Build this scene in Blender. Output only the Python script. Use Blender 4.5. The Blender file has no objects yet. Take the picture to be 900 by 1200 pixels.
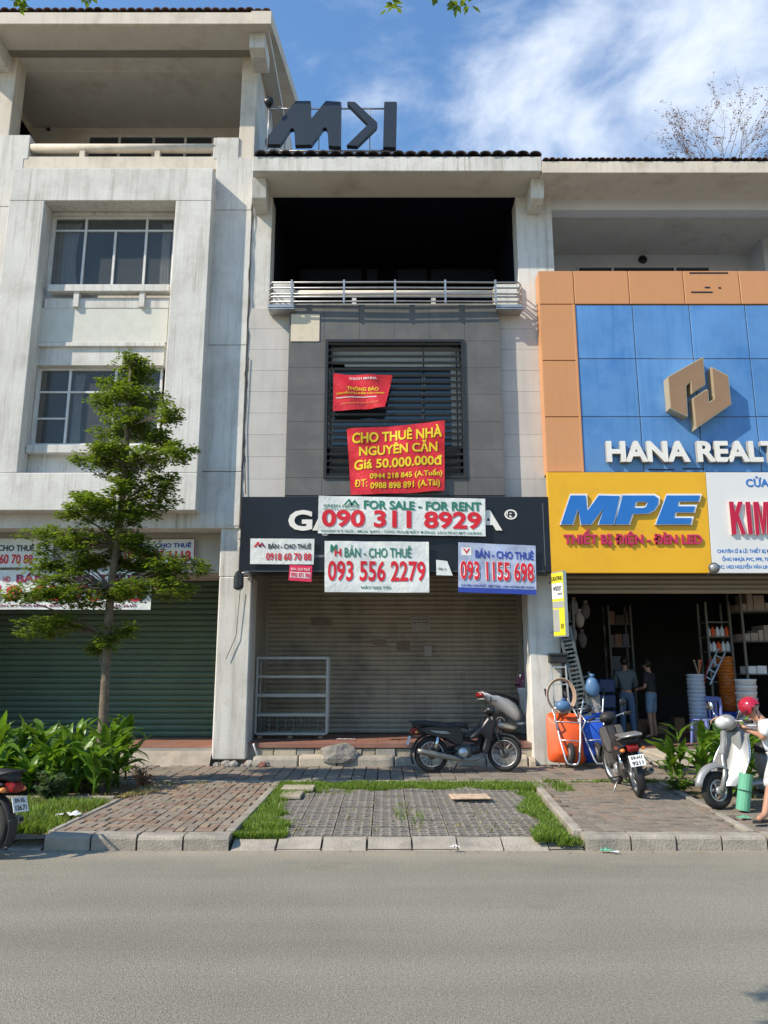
import bpy, bmesh, math, random
from math import sin, cos, tan, atan, pi, radians, sqrt
from mathutils import Vector, Matrix, noise
random.seed(7)
SC = bpy.context.scene
COL = SC.collection
# ------------------------------------------------------------------ camera
PITCH = radians(11.9); FPX = 900.0; CH = 1.7
cam = bpy.data.cameras.new('camera'); cam_o = bpy.data.objects.new('camera', cam); COL.objects.link(cam_o)
cam.sensor_fit = 'VERTICAL'; cam.sensor_height = 24; cam.sensor_width = 18; cam.lens = 24 * FPX / 1200
cam.clip_start = 0.05; cam.clip_end = 2000
cam_o.location = (0, 0, CH); cam_o.rotation_euler = (radians(90) + PITCH, 0, 0)
SC.camera = cam_o
# ------------------------------------------------------------------ light
SUNV = Vector((1.7, .86, -1.65)).normalized()          # direction the sunlight travels
EL = math.asin(-SUNV.z); AZ = math.atan2(-SUNV.x, -SUNV.y)   # azimuth of the sun from +Y, clockwise
w = bpy.data.worlds.new('World'); SC.world = w; w.use_nodes = True
nt = w.node_tree; N = nt.nodes; L = nt.links; N.clear()
out = N.new('ShaderNodeOutputWorld'); bg = N.new('ShaderNodeBackground')
sky = N.new('ShaderNodeTexSky'); sky.sky_type = 'NISHITA'; sky.sun_disc = False
sky.sun_elevation = EL; sky.sun_rotation = AZ; sky.air_density = 1.8; sky.dust_density = 0.0; sky.ozone_density = 10
bg.inputs['Strength'].default_value = 0.14
tc = N.new('ShaderNodeTexCoord')
mp = N.new('ShaderNodeMapping'); mp.inputs['Scale'].default_value = (1.0, 1.0, 2.0); mp.inputs['Location'].default_value = (0.35, 0.1, 0.5)
L.new(tc.outputs['Generated'], mp.inputs['Vector'])
n1 = N.new('ShaderNodeTexNoise'); n1.inputs['Scale'].default_value = 3.4; n1.inputs['Detail'].default_value = 9; n1.inputs['Roughness'].default_value = 0.58; n1.inputs['Distortion'].default_value = 0.3
L.new(mp.outputs[0], n1.inputs['Vector'])
def vdir(px, py):
    v = Vector(((px-450)/FPX, 1, (600-py)/FPX)); v.normalize()
    return Vector((v.x, v.y*cos(PITCH)-v.z*sin(PITCH), v.y*sin(PITCH)+v.z*cos(PITCH)))
def wmath(op, a, b=None):
    m = N.new('ShaderNodeMath'); m.operation = op
    for i, q in enumerate((a, b)):
        if q is None: continue
        if isinstance(q, (int, float)): m.inputs[i].default_value = q
        else: L.new(q, m.inputs[i])
    return m.outputs[0]
# cloud banks: each a soft region of the sky dome that raises the noise
acc = None
for px, py, r, amp in ((600,165,.10,.17),(700,140,.13,.12),(850,60,.15,.06),(880,170,.12,.04),(425,130,.07,.17),(350,60,.03,.08),(1250,150,.5,.06),(-700,200,.5,.06)):
    d = vdir(px, py)
    dn = N.new('ShaderNodeVectorMath'); dn.operation = 'DISTANCE'; L.new(tc.outputs['Generated'], dn.inputs[0]); dn.inputs[1].default_value = d
    mr = N.new('ShaderNodeMapRange'); mr.interpolation_type = 'SMOOTHSTEP'
    L.new(dn.outputs['Value'], mr.inputs['Value']); mr.inputs['From Min'].default_value = 0; mr.inputs['From Max'].default_value = r*1.7
    mr.inputs['To Min'].default_value = amp; mr.inputs['To Max'].default_value = 0
    acc = mr.outputs[0] if acc is None else wmath('ADD', acc, mr.outputs[0])
s_ = wmath('ADD', n1.outputs['Fac'], acc)
cr = N.new('ShaderNodeMapRange'); cr.interpolation_type = 'SMOOTHSTEP'
L.new(s_, cr.inputs['Value']); cr.inputs['From Min'].default_value = 0.57; cr.inputs['From Max'].default_value = 0.86; cr.inputs['To Max'].default_value = 0.82
mx = N.new('ShaderNodeMixRGB'); L.new(cr.outputs[0], mx.inputs['Fac']); L.new(sky.outputs[0], mx.inputs['Color1']); mx.inputs['Color2'].default_value = (5.6, 6.0, 6.6, 1)
L.new(mx.outputs[0], bg.inputs['Color']); L.new(bg.outputs[0], out.inputs['Surface'])
sl = bpy.data.lights.new('sun', 'SUN'); sl.energy = 4.4; sl.angle = radians(0.5); sl.color = (1.0, 0.885, 0.72)
so = bpy.data.objects.new('sun', sl); COL.objects.link(so); so.rotation_euler = SUNV.to_track_quat('-Z', 'Y').to_euler()
SC.view_settings.view_transform = 'Standard'; SC.view_settings.look = 'None'; SC.view_settings.exposure = 0.47; SC.view_settings.gamma = 1
SC.cycles.max_bounces = 6; SC.cycles.diffuse_bounces = 3
# ------------------------------------------------------------------ photograph measurements -> metres
def zz(py, Y): return CH + Y*tan(PITCH + atan((600-py)/FPX))
def xx(px, py, Y): return (px-450)/FPX*(Y*cos(PITCH) + (zz(py, Y)-CH)*sin(PITCH))
def gnd(px, py, z=0):
    Y = (z-CH)/tan(PITCH + atan((600-py)/FPX)); return (xx(px, py, Y), Y)
# ------------------------------------------------------------------ materials
MATS = {}
def mat(name, base, rough=0.8, var=0.12, scale=2.0, bump=0.0, bscale=40.0, metal=0.0, dirt=None, streak=0.0, dscale=1.5, spec=0.4, grime=0.0, damt=.65,
        island=0.0, emit=0, alpha=1.0, objrand=None, hue=0.0, coat=0.0, local=False):
    m = bpy.data.materials.new(name); m.use_nodes = True; t = m.node_tree; n = t.nodes; l = t.links
    b = n['Principled BSDF']; b.inputs['Roughness'].default_value = rough; b.inputs['Metallic'].default_value = metal
    b.inputs['Specular IOR Level'].default_value = spec; b.inputs['Coat Weight'].default_value = coat
    if alpha < 1: b.inputs['Alpha'].default_value = alpha
    if local:
        g = n.new('ShaderNodeTexCoord'); pos = g.outputs['Object']
    else:
        g = n.new('ShaderNodeNewGeometry'); pos = g.outputs['Position']
    def mixc(fac, c1, c2, mode='MIX'):
        x = n.new('ShaderNodeMixRGB'); x.blend_type = mode
        for s, q in (('Fac', fac), ('Color1', c1), ('Color2', c2)):
            if isinstance(q, (int, float)): x.inputs[s].default_value = q
            elif isinstance(q, tuple): x.inputs[s].default_value = (*q[:3], 1)
            else: l.new(q, x.inputs[s])
        return x.outputs[0]
    def noi(sc, det=5, vec=None, rgh=0.6):
        x = n.new('ShaderNodeTexNoise'); x.inputs['Scale'].default_value = sc; x.inputs['Detail'].default_value = det; x.inputs['Roughness'].default_value = rgh
        l.new(vec or pos, x.inputs['Vector']); return x.outputs['Fac']
    def rng(v, a, b_, c=0.0, d=1.0):
        x = n.new('ShaderNodeMapRange'); l.new(v, x.inputs['Value'])
        for k, q in (('From Min', a), ('From Max', b_), ('To Min', c), ('To Max', d)): x.inputs[k].default_value = q
        return x.outputs[0]
    lo = tuple(c*(1-var) for c in base); hi = tuple(min(1, c*(1+var)) for c in base)
    colr = mixc(rng(noi(scale), .3, .7), lo, hi)
    if objrand or island:
        oi = n.new('ShaderNodeObjectInfo'); ng = n.new('ShaderNodeNewGeometry')
        ad = n.new('ShaderNodeMath'); ad.operation = 'ADD'; l.new(oi.outputs['Random'], ad.inputs[0]); l.new(ng.outputs['Random Per Island'], ad.inputs[1])
        fr = n.new('ShaderNodeMath'); fr.operation = 'FRACT'; l.new(ad.outputs[0], fr.inputs[0])
        if objrand:
            rp = n.new('ShaderNodeValToRGB'); rp.color_ramp.interpolation = 'CONSTANT'
            e = rp.color_ramp.elements
            while len(e) > 1: e.remove(e[-1])
            e[0].position = 0; e[0].color = (*objrand[0], 1)
            for i, c in enumerate(objrand[1:]):
                q = e.new((i+1)/len(objrand)); q.color = (*c, 1)
            l.new(fr.outputs[0], rp.inputs[0])
            colr = mixc(rng(noi(scale), .25, .75, 0, .5), rp.outputs[0], colr)
        if island:
            sc_ = rng(fr.outputs[0], 0, 1, 1-island, 1+island)
            cm = n.new('ShaderNodeVectorMath'); cm.operation = 'SCALE'; l.new(colr, cm.inputs[0]); l.new(sc_, cm.inputs['Scale']); colr = cm.outputs[0]
    if dirt:
        colr = mixc(rng(noi(dscale, 8, rgh=.7), .48, .72, 0, damt), colr, dirt)
    if streak:
        mpn = n.new('ShaderNodeMapping'); mpn.inputs['Scale'].default_value = (5.0, 5.0, 0.35); l.new(pos, mpn.inputs[0])
        sn = rng(noi(1.6, 7, mpn.outputs[0], .65), .50, .74, 0, streak)
        colr = mixc(sn, colr, dirt or tuple(c*.45 for c in base))
    if grime:
        mg = n.new('ShaderNodeMapping'); mg.inputs['Scale'].default_value = (11.0, 11.0, 0.22); l.new(pos, mg.inputs[0])
        fine = rng(noi(1.3, 9, mg.outputs[0], .75), .52, .70, 0, grime); patch = rng(noi(.8, 6), .42, .62)
        gm = n.new('ShaderNodeMath'); gm.operation = 'MULTIPLY'; l.new(fine, gm.inputs[0]); l.new(patch, gm.inputs[1]); colr = mixc(gm.outputs[0], colr, (.24,.20,.15))
        sp_ = rng(noi(9, 8, rgh=.8), .66, .74, 0, .5); colr = mixc(sp_, colr, (.20,.18,.15))
    l.new(colr, b.inputs['Base Color'])
    if bump:
        bn = n.new('ShaderNodeBump'); bn.inputs['Strength'].default_value = bump; bn.inputs['Distance'].default_value = 0.02
        l.new(noi(bscale, 6), bn.inputs['Height']); l.new(bn.outputs[0], b.inputs['Normal'])
        rr = rng(noi(scale*2.3), .3, .7, max(0, rough-.1), min(1, rough+.1)); l.new(rr, b.inputs['Roughness'])
    if emit:
        b.inputs['Emission Color'].default_value = (*base, 1); b.inputs['Emission Strength'].default_value = emit
    MATS[name] = m; return m
def plain(name, base, rough=0.5, metal=0.0, var=0.06, **k): return mat(name, base, rough=rough, metal=metal, var=var, scale=6, **k)
def glass(name, base, rough=0.05, alpha=0.35):
    m = plain(name, base, rough, 0, spec=0.6); b = m.node_tree.nodes['Principled BSDF']; b.inputs['Alpha'].default_value = alpha; return m

WHITEW = mat('weathered_white_wall', (.66,.645,.60), .9, .10, .9, .3, 30, dirt=(.27,.24,.19), streak=.5, dscale=1.4, grime=.75, damt=.38)
CREAMW = mat('cream_wall', (.68,.61,.51), .9, .08, .8, .2, 30, dirt=(.38,.32,.24), streak=.4, grime=.3)
SHADEW = mat('soffit_plaster', (.66,.62,.55), .95, .10, 1.2, .15, 20, dirt=(.33,.28,.22), dscale=1.2)
GREYW = mat('blue_grey_wall', (.62,.65,.68), .9, .06, 1.0, .1, 20)
LTILE = mat('light_grey_tile', (.50,.475,.44), .55, .08, 1.5, .05, 15, streak=.2, island=.05)
DTILE = mat('dark_grey_tile', (.115,.112,.105), .5, .10, 1.3, .05, 12, streak=.25, dirt=(.17,.165,.16), island=.05)
DGROUT = plain('dark_grout', (.06,.06,.06), .9)
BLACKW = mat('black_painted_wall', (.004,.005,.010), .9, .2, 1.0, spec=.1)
BLACKP = plain('black_board', (.010,.012,.018), .35, var=.1)
CONC = mat('concrete', (.33,.31,.28), .95, .16, 2.0, .5, 30, dirt=(.19,.175,.15), dscale=2.5)
KERBM = mat('kerb_concrete', (.35,.315,.26), .95, .2, 3.0, .7, 45, dirt=(.16,.15,.135), dscale=4, island=.12)
STONE = mat('pale_stone', (.44,.38,.29), .95, .25, 4.0, .6, 30, dirt=(.22,.19,.15), dscale=4, island=.15)
ROCKM = mat('rock', (.24,.225,.20), .95, .25, 5.0, .8, 25, dirt=(.13,.12,.11), dscale=5)
REDT = mat('red_floor_tile', (.26,.12,.085), .6, .15, 3.0, .1, 30, dirt=(.24,.19,.15), dscale=2)
TILEPALE = mat('travertine', (.66,.58,.44), .7, .2, 9, .2, 40, dirt=(.45,.37,.25), dscale=9)
ROOFD = mat('dark_roof_tile', (.07,.06,.058), .8, .3, 3, .3, 40, island=.25)
ROOFR = mat('brown_roof_tile', (.15,.085,.065), .85, .3, 3, .3, 40, island=.25)
ALUM = plain('aluminium', (.55,.56,.57), .35, .7, var=.12)
STEEL = plain('galvanised_steel', (.42,.42,.42), .4, .7, var=.15)
CHROME = plain('chrome', (.75,.75,.75), .15, 1.0)
WFRAME = plain('window_frame_white', (.62,.62,.60), .5, var=.1)
PANE = plain('dark_glass', (.035,.045,.055), .06, spec=.9)
PANE2 = plain('grey_glass', (.11,.12,.12), .12, spec=.6)
CURT = mat('curtain', (.72,.73,.70), .9, .1, 3)
BLIND = mat('grey_blind', (.55,.55,.50), .8, .1, 3)
SLAT = plain('black_slat', (.025,.026,.028), .4)
GSH = mat('green_shutter_slat', (.09,.15,.10), .5, .12, 1.2, 0, streak=.2, dirt=(.08,.12,.10))
TSH = mat('taupe_shutter_slat', (.40,.35,.275), .5, .10, 1.0, 0, streak=.3, dirt=(.15,.13,.11))
BSH = mat('beige_shutter_slat', (.30,.25,.18), .5, .1, 1.0)
ORANGEP = mat('orange_cladding', (.58,.28,.125), .38, .03, .7, 0, island=.025, spec=.3, streak=.12)
BLUEP = mat('blue_cladding', (.105,.255,.52), .22, .12, .8, 0, island=.12, spec=.5, streak=.55, dirt=(.045,.17,.45))
YELLOWP = mat('yellow_sign_face', (.78,.42,.015), .35, .03, 1.0, streak=.12, dirt=(.62,.33,.02))
WHITEP = mat('white_sign_face', (.72,.72,.70), .45, .04, 1.2)
LETW = plain('white_letter', (.78,.76,.70), .45)
LETG = plain('grey_letter_side', (.35,.34,.32), .6)
LETB = plain('blue_letter', (.02,.16,.50), .35)
LETR = plain('dark_red_letter', (.42,.015,.04), .4)
GOLD = mat('bronze_panel', (.38,.22,.12), .35, .08, 2, metal=.35)
GOLDE = plain('bronze_edge', (.60,.47,.28), .35, .4)
BANW = mat('white_banner_film', (.70,.73,.71), .4, .05, 4, .9, 7)
BANR = mat('red_banner_film', (.62,.025,.035), .35, .08, 4, .9, 6)
BANP = plain('pink_sticker', (.70,.03,.10), .5)
BANBLUE = mat('blue_grey_banner', (.36,.42,.58), .45, .3, 5, dirt=(.55,.58,.66), dscale=4)
INKR = plain('red_ink', (.62,.015,.03), .5); INKG = plain('green_ink', (.02,.19,.12), .5); INKY = plain('yellow_ink', (.80,.60,.02), .5)
INKB = plain('blue_ink', (.03,.06,.36), .5); INKK = plain('black_ink', (.02,.02,.025), .5); INKW = plain('white_ink', (.78,.78,.76), .5)
INKM = plain('maroon_ink', (.22,.015,.07), .5); INKO = plain('pale_orange_ink', (.80,.35,.12), .5)
ASPH = mat('asphalt', (.285,.268,.210), .92, .09, .5, .9, 110, dirt=(.33,.31,.245), dscale=.35)
EARTH = mat('earth', (.16,.125,.085), 1, .3, 3, .8, 30, dirt=(.22,.18,.12), dscale=3)
BRK = mat('paving_brick', (.25,.205,.17), .95, .3, 14, .6, 60, island=.12, objrand=[(.27,.16,.105),(.25,.205,.15),(.23,.19,.14),(.28,.235,.17),(.27,.185,.125),(.23,.20,.155),(.26,.22,.165),(.29,.215,.135)], dirt=(.17,.145,.12), dscale=3)
BRKG = mat('grey_paving_brick', (.22,.19,.165), .95, .25, 14, .6, 60, island=.12, objrand=[(.23,.195,.148),(.21,.182,.142),(.25,.212,.16),(.25,.18,.13),(.23,.20,.155)], dirt=(.16,.14,.12), dscale=2.5)
PAVER = mat('grass_paver', (.24,.22,.19), .97, .2, 10, .6, 60, island=.1, objrand=[(.24,.22,.19),(.22,.20,.18),(.27,.24,.20),(.23,.205,.18)], dirt=(.15,.14,.12), dscale=4)
SOIL = mat('soil', (.06,.05,.036), 1, .35, 12, .6, 50)
def leafmat(name, c, tr=0.35, rough=.45):
    m = mat(name, c, rough, .25, 7, island=.38); n = m.node_tree.nodes; l = m.node_tree.links; b = n['Principled BSDF']
    t = n.new('ShaderNodeBsdfTranslucent'); mx_ = n.new('ShaderNodeMixShader'); mx_.inputs[0].default_value = tr
    src = b.inputs['Base Color'].links[0].from_socket
    s = n.new('ShaderNodeMixRGB'); s.blend_type = 'MULTIPLY'; s.inputs[0].default_value = 1; l.new(src, s.inputs[1]); s.inputs[2].default_value = (1.7, 1.6, .6, 1)
    l.new(s.outputs[0], t.inputs[0]); l.new(b.outputs[0], mx_.inputs[1]); l.new(t.outputs[0], mx_.inputs[2]); l.new(mx_.outputs[0], n['Material Output'].inputs[0]); return m
LEAFT = leafmat('tree_leaf', (.125,.19,.030), .45); LEAFC = leafmat('canna_leaf', (.105,.205,.025), .35, .38); GRASS = leafmat('grass_blade', (.15,.235,.035), .35)
LEAFS = leafmat('shrub_leaf', (.07,.12,.05)); DRYG = leafmat('dry_grass', (.26,.22,.08), .2); REDLEAF = leafmat('reddish_leaf', (.16,.07,.04))
BARK = mat('bark', (.16,.125,.09), .95, .3, 12, .8, 40)
RUB = plain('rubber', (.025,.025,.025), .8); BLKPL = plain('black_plastic', (.02,.021,.024), .35, coat=.2); BLKV = plain('black_vinyl', (.022,.022,.024), .55)
SILV = plain('silver_paint', (.30,.305,.30), .38, .35, coat=.3); WHTP = plain('white_paint', (.70,.70,.69), .3, coat=.4); ENG = plain('engine_alloy', (.11,.11,.105), .55, .5)
PLATE = plain('number_plate', (.68,.70,.68), .5); REDL = plain('red_lens', (.20,.012,.012), .25); ORL = plain('orange_lens', (.75,.25,.06), .25)
SKIN = plain('skin', (.42,.22,.14), .55, var=.1); REDH = plain('helmet_red', (.38,.012,.035), .2, coat=.6); HAIRM = plain('hair', (.015,.012,.01), .6)
SHIRT = plain('white_shirt', (.62,.64,.68), .85, var=.1); DENIM = plain('denim', (.10,.15,.24), .85, var=.15); GSHIRT = plain('grey_shirt', (.13,.15,.16), .85); DSHIRT = plain('dark_shirt', (.03,.03,.035), .85)
SHORTS = mat('printed_shorts', (.58,.56,.55), .85, .1, 8, dirt=(.12,.13,.16), dscale=9)
ORANGE = plain('orange_plastic', (.72,.10,.02), .45, var=.15); BLUEPL = plain('blue_plastic', (.02,.08,.42), .35); CHAIRB = plain('periwinkle_plastic', (.16,.20,.46), .4)
BUCK = plain('pale_blue_bucket', (.40,.47,.56), .5); OBUCK = plain('orange_bucket', (.52,.15,.02), .5); WBUCK = plain('white_bucket', (.66,.67,.68), .5)
CARD = plain('cardboard', (.30,.19,.10), .8); DKMETAL = plain('dark_grey_metal', (.13,.15,.155), .45, .4); TEALP = plain('pale_teal_plastic', (.35,.55,.57), .5); MINT = plain('mint_foam', (.12,.37,.24), .6)
YELS = plain('yellow_panel', (.80,.68,.03), .4); INTW = mat('shop_interior_wall', (.05,.048,.045), .95, .2, 1.0); GOODS = mat('boxed_goods', (.10,.085,.07), .7, .2, 5, island=.5, objrand=[(.12,.09,.07),(.20,.16,.13),(.07,.06,.05),(.10,.10,.12),(.16,.08,.05)])  # INTW is a grey wall darkened in colour for the deep shop's shade
GOODSW = plain('wrapped_goods', (.32,.25,.20), .6, island=.2)
# ------------------------------------------------------------------ mesh helpers
def off(parent):
    v = Vector((0, 0, 0))
    while parent is not None: v += parent.location; parent = parent.parent
    return v
class MB:
    def __init__(s): s.v = []; s.f = []; s.m = []; s.sm = []
    def add(s, vs, fs, mi=0, sm=False):
        o = len(s.v); s.v += [Vector(p) for p in vs]; s.f += [tuple(i+o for i in f) for f in fs]; s.m += [mi]*len(fs); s.sm += [sm]*len(fs); return s
    def box(s, x0, x1, y0, y1, z0, z1, mi=0):
        if x0 > x1: x0, x1 = x1, x0
        if y0 > y1: y0, y1 = y1, y0
        if z0 > z1: z0, z1 = z1, z0
        return s.add([(x0,y0,z0),(x1,y0,z0),(x1,y1,z0),(x0,y1,z0),(x0,y0,z1),(x1,y0,z1),(x1,y1,z1),(x0,y1,z1)],
              [(0,3,2,1),(4,5,6,7),(0,1,5,4),(1,2,6,5),(2,3,7,6),(3,0,4,7)], mi)
    def cb(s, c, d, R=None, mi=0):
        vs = [Vector((a*d[0]/2, b*d[1]/2, e*d[2]/2)) for e in (-1,1) for a, b in ((-1,-1),(1,-1),(1,1),(-1,1))]
        if R is not None: vs = [R @ v for v in vs]
        return s.add([v+Vector(c) for v in vs], [(0,3,2,1),(4,5,6,7),(0,1,5,4),(1,2,6,5),(2,3,7,6),(3,0,4,7)], mi)
    def prism(s, poly, ax, a, b, mi=0, scale_b=1.0):
        n = len(poly); cx = sum(p[0] for p in poly)/n; cy = sum(p[1] for p in poly)/n
        def P(p, h, k=1.0):
            u, v_ = cx+(p[0]-cx)*k, cy+(p[1]-cy)*k
            return {'x': (h,u,v_), 'y': (u,h,v_), 'z': (u,v_,h)}[ax]
        vs = [P(p, a) for p in poly]+[P(p, b, scale_b) for p in poly]
        fs = [tuple(range(n))[::-1], tuple(range(n, 2*n))]+[(i, (i+1) % n, n+(i+1) % n, n+i) for i in range(n)]
        return s.add(vs, fs, mi)
    def quadgrid(s, fn, nu, nv, mi=0, sm=True):
        vs = [fn(i/nu, j/nv) for j in range(nv+1) for i in range(nu+1)]
        fs = [(j*(nu+1)+i, j*(nu+1)+i+1, (j+1)*(nu+1)+i+1, (j+1)*(nu+1)+i) for j in range(nv) for i in range(nu)]
        return s.add(vs, fs, mi, sm)
    def tube(s, pts, r, n=8, mi=0, cap=True, closed=False):
        pts = [Vector(p) for p in pts]; k = len(pts); R = r if isinstance(r, (list, tuple)) else [r]*k
        vs = []; up = None
        for i, p in enumerate(pts):
            if closed: d = pts[(i+1) % k]-pts[i-1]
            else: d = pts[min(i+1, k-1)]-pts[max(i-1, 0)]
            d.normalize()
            if up is None:
                up = Vector((0,0,1)) if abs(d.z) < .9 else Vector((1,0,0))
            u = d.cross(up).normalized(); v_ = u.cross(d).normalized(); up = v_
            vs += [p+(u*cos(2*pi*j/n)+v_*sin(2*pi*j/n))*R[i] for j in range(n)]
        fs = [(i*n+j, i*n+(j+1) % n, ((i+1) % k)*n+(j+1) % n, ((i+1) % k)*n+j) for i in range(k if closed else k-1) for j in range(n)]
        s.add(vs, fs, mi, True)
        if cap and not closed:
            o = len(s.v)-len(vs); s.f += [tuple(o+j for j in range(n))[::-1], tuple(o+(k-1)*n+j for j in range(n))]; s.m += [mi]*2; s.sm += [False]*2
        return s
    def lathe(s, prof, c=(0,0,0), ax='z', n=20, mi=0, closed=False, sm=True):
        c = Vector(c); vs = []
        for r, h in prof:
            for j in range(n):
                a = 2*pi*j/n; u, v_ = r*cos(a), r*sin(a)
                vs.append(c+Vector({'z': (u,v_,h), 'y': (u,h,v_), 'x': (h,u,v_)}[ax]))
        k = len(prof)
        fs = [(i*n+j, i*n+(j+1) % n, ((i+1) % k)*n+(j+1) % n, ((i+1) % k)*n+j) for i in range(k if closed else k-1) for j in range(n)]
        return s.add(vs, fs, mi, sm)
    def ball(s, c, r, n=12, mi=0):
        r = r if isinstance(r, (list, tuple)) else (r, r, r); c = Vector(c); vs = [c+Vector((0,0,-r[2]))]; k = n//2
        for i in range(1, k):
            t = -pi/2+pi*i/k
            for j in range(n): a = 2*pi*j/n; vs.append(c+Vector((r[0]*cos(t)*cos(a), r[1]*cos(t)*sin(a), r[2]*sin(t))))
        vs.append(c+Vector((0,0,r[2]))); fs = [(0, 1+(j+1) % n, 1+j) for j in range(n)]
        for i in range(k-2): fs += [(1+i*n+j, 1+i*n+(j+1) % n, 1+(i+1)*n+(j+1) % n, 1+(i+1)*n+j) for j in range(n)]
        t = len(vs)-1; fs += [(t, 1+(k-2)*n+j, 1+(k-2)*n+(j+1) % n) for j in range(n)]
        return s.add(vs, fs, mi, True)
    def xf(s, M, start=0):
        for i in range(start, len(s.v)): s.v[i] = M @ s.v[i]
        return s
    def mesh(s, name, mats, o=Vector((0,0,0)), bevel=0, fix=True):
        me = bpy.data.meshes.new(name); me.from_pydata([v-o for v in s.v], [], s.f)
        for m in (mats if isinstance(mats, (list, tuple)) else [mats]): me.materials.append(m)
        me.polygons.foreach_set('material_index', s.m); me.polygons.foreach_set('use_smooth', s.sm)
        if fix or bevel:
            bm = bmesh.new(); bm.from_mesh(me)
            if fix: bmesh.ops.recalc_face_normals(bm, faces=bm.faces)
            if bevel:
                es = [e for e in bm.edges if len(e.link_faces) == 2 and e.calc_face_angle(0) > .6]
                bmesh.ops.bevel(bm, geom=es, offset=bevel, segments=1, affect='EDGES', clamp_overlap=True)
            bm.to_mesh(me); bm.free()
        me.update(); return me
    def build(s, name, mats, parent=None, bevel=0, world=True, fix=True, kind=None, label=None):
        me = s.mesh(name, mats, off(parent) if world else Vector((0,0,0)), bevel, fix)
        o = bpy.data.objects.new(name, me); COL.objects.link(o); o.parent = parent
        if kind: o['kind'] = kind
        if label: o['label'] = label
        return o
def tag(o, label, cat=None, group=None, kind=None):
    o['label'] = label
    if cat: o['category'] = cat
    if group: o['group'] = group
    if kind: o['kind'] = kind
    return o
def thing(name, label, cat, loc=(0,0,0), group=None, rz=0):
    o = bpy.data.objects.new(name, None); COL.objects.link(o); o.location = loc; o.rotation_euler = (0,0,rz); o.empty_display_size = .1
    return tag(o, label, cat, group)
def copy_tree(o, parent=None, **k):
    c = o.copy(); COL.objects.link(c); c.parent = parent
    if parent: c.matrix_parent_inverse = o.matrix_parent_inverse.copy()
    for ch in list(o.children): copy_tree(ch, c)
    for a, b in k.items(): c[a] = b
    return c
def inst(name, me, parent, loc, rz=0, scale=None):
    o = bpy.data.objects.new(name, me); COL.objects.link(o); o.parent = parent; o.location = Vector(loc)-off(parent); o.rotation_euler.z = rz
    if scale: o.scale = scale
    return o
# facade box given by picture rectangle on the plane Y (front) with depth d
def fb(mb, x0, y0, x1, y1, Y, d=.1, mi=0):
    ym = (y0+y1)/2; return mb.box(xx(x0, ym, Y), xx(x1, ym, Y), Y, Y+d, zz(y1, Y), zz(y0, Y), mi)
def fpart(name, m, parent, x0, y0, x1, y1, Y, d=.1, bevel=0, **k): return fb(MB(), x0, y0, x1, y1, Y, d).build(name, m, parent, bevel=bevel, **k)
def wbox(name, m, parent, x0, x1, y0, y1, z0, z1, bevel=0, **k): return MB().box(x0, x1, y0, y1, z0, z1).build(name, m, parent, bevel=bevel, **k)
_tc = {}
def text_geo(s, bold=.02, ext=0.0, shear=0.0):
    key = (s, bold, ext, shear)
    if key in _tc: return _tc[key]
    cu = bpy.data.curves.new('t', 'FONT'); cu.body = s; cu.size = 1; cu.offset = bold; cu.extrude = ext; cu.resolution_u = 3; cu.shear = shear
    o = bpy.data.objects.new('t', cu); me = bpy.data.meshes.new_from_object(o)
    vs = [v.co.copy() for v in me.vertices]; fs = [tuple(p.vertices) for p in me.polygons]
    bpy.data.objects.remove(o); bpy.data.curves.remove(cu); bpy.data.meshes.remove(me)
    _tc[key] = (vs, fs); return _tc[key]
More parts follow.
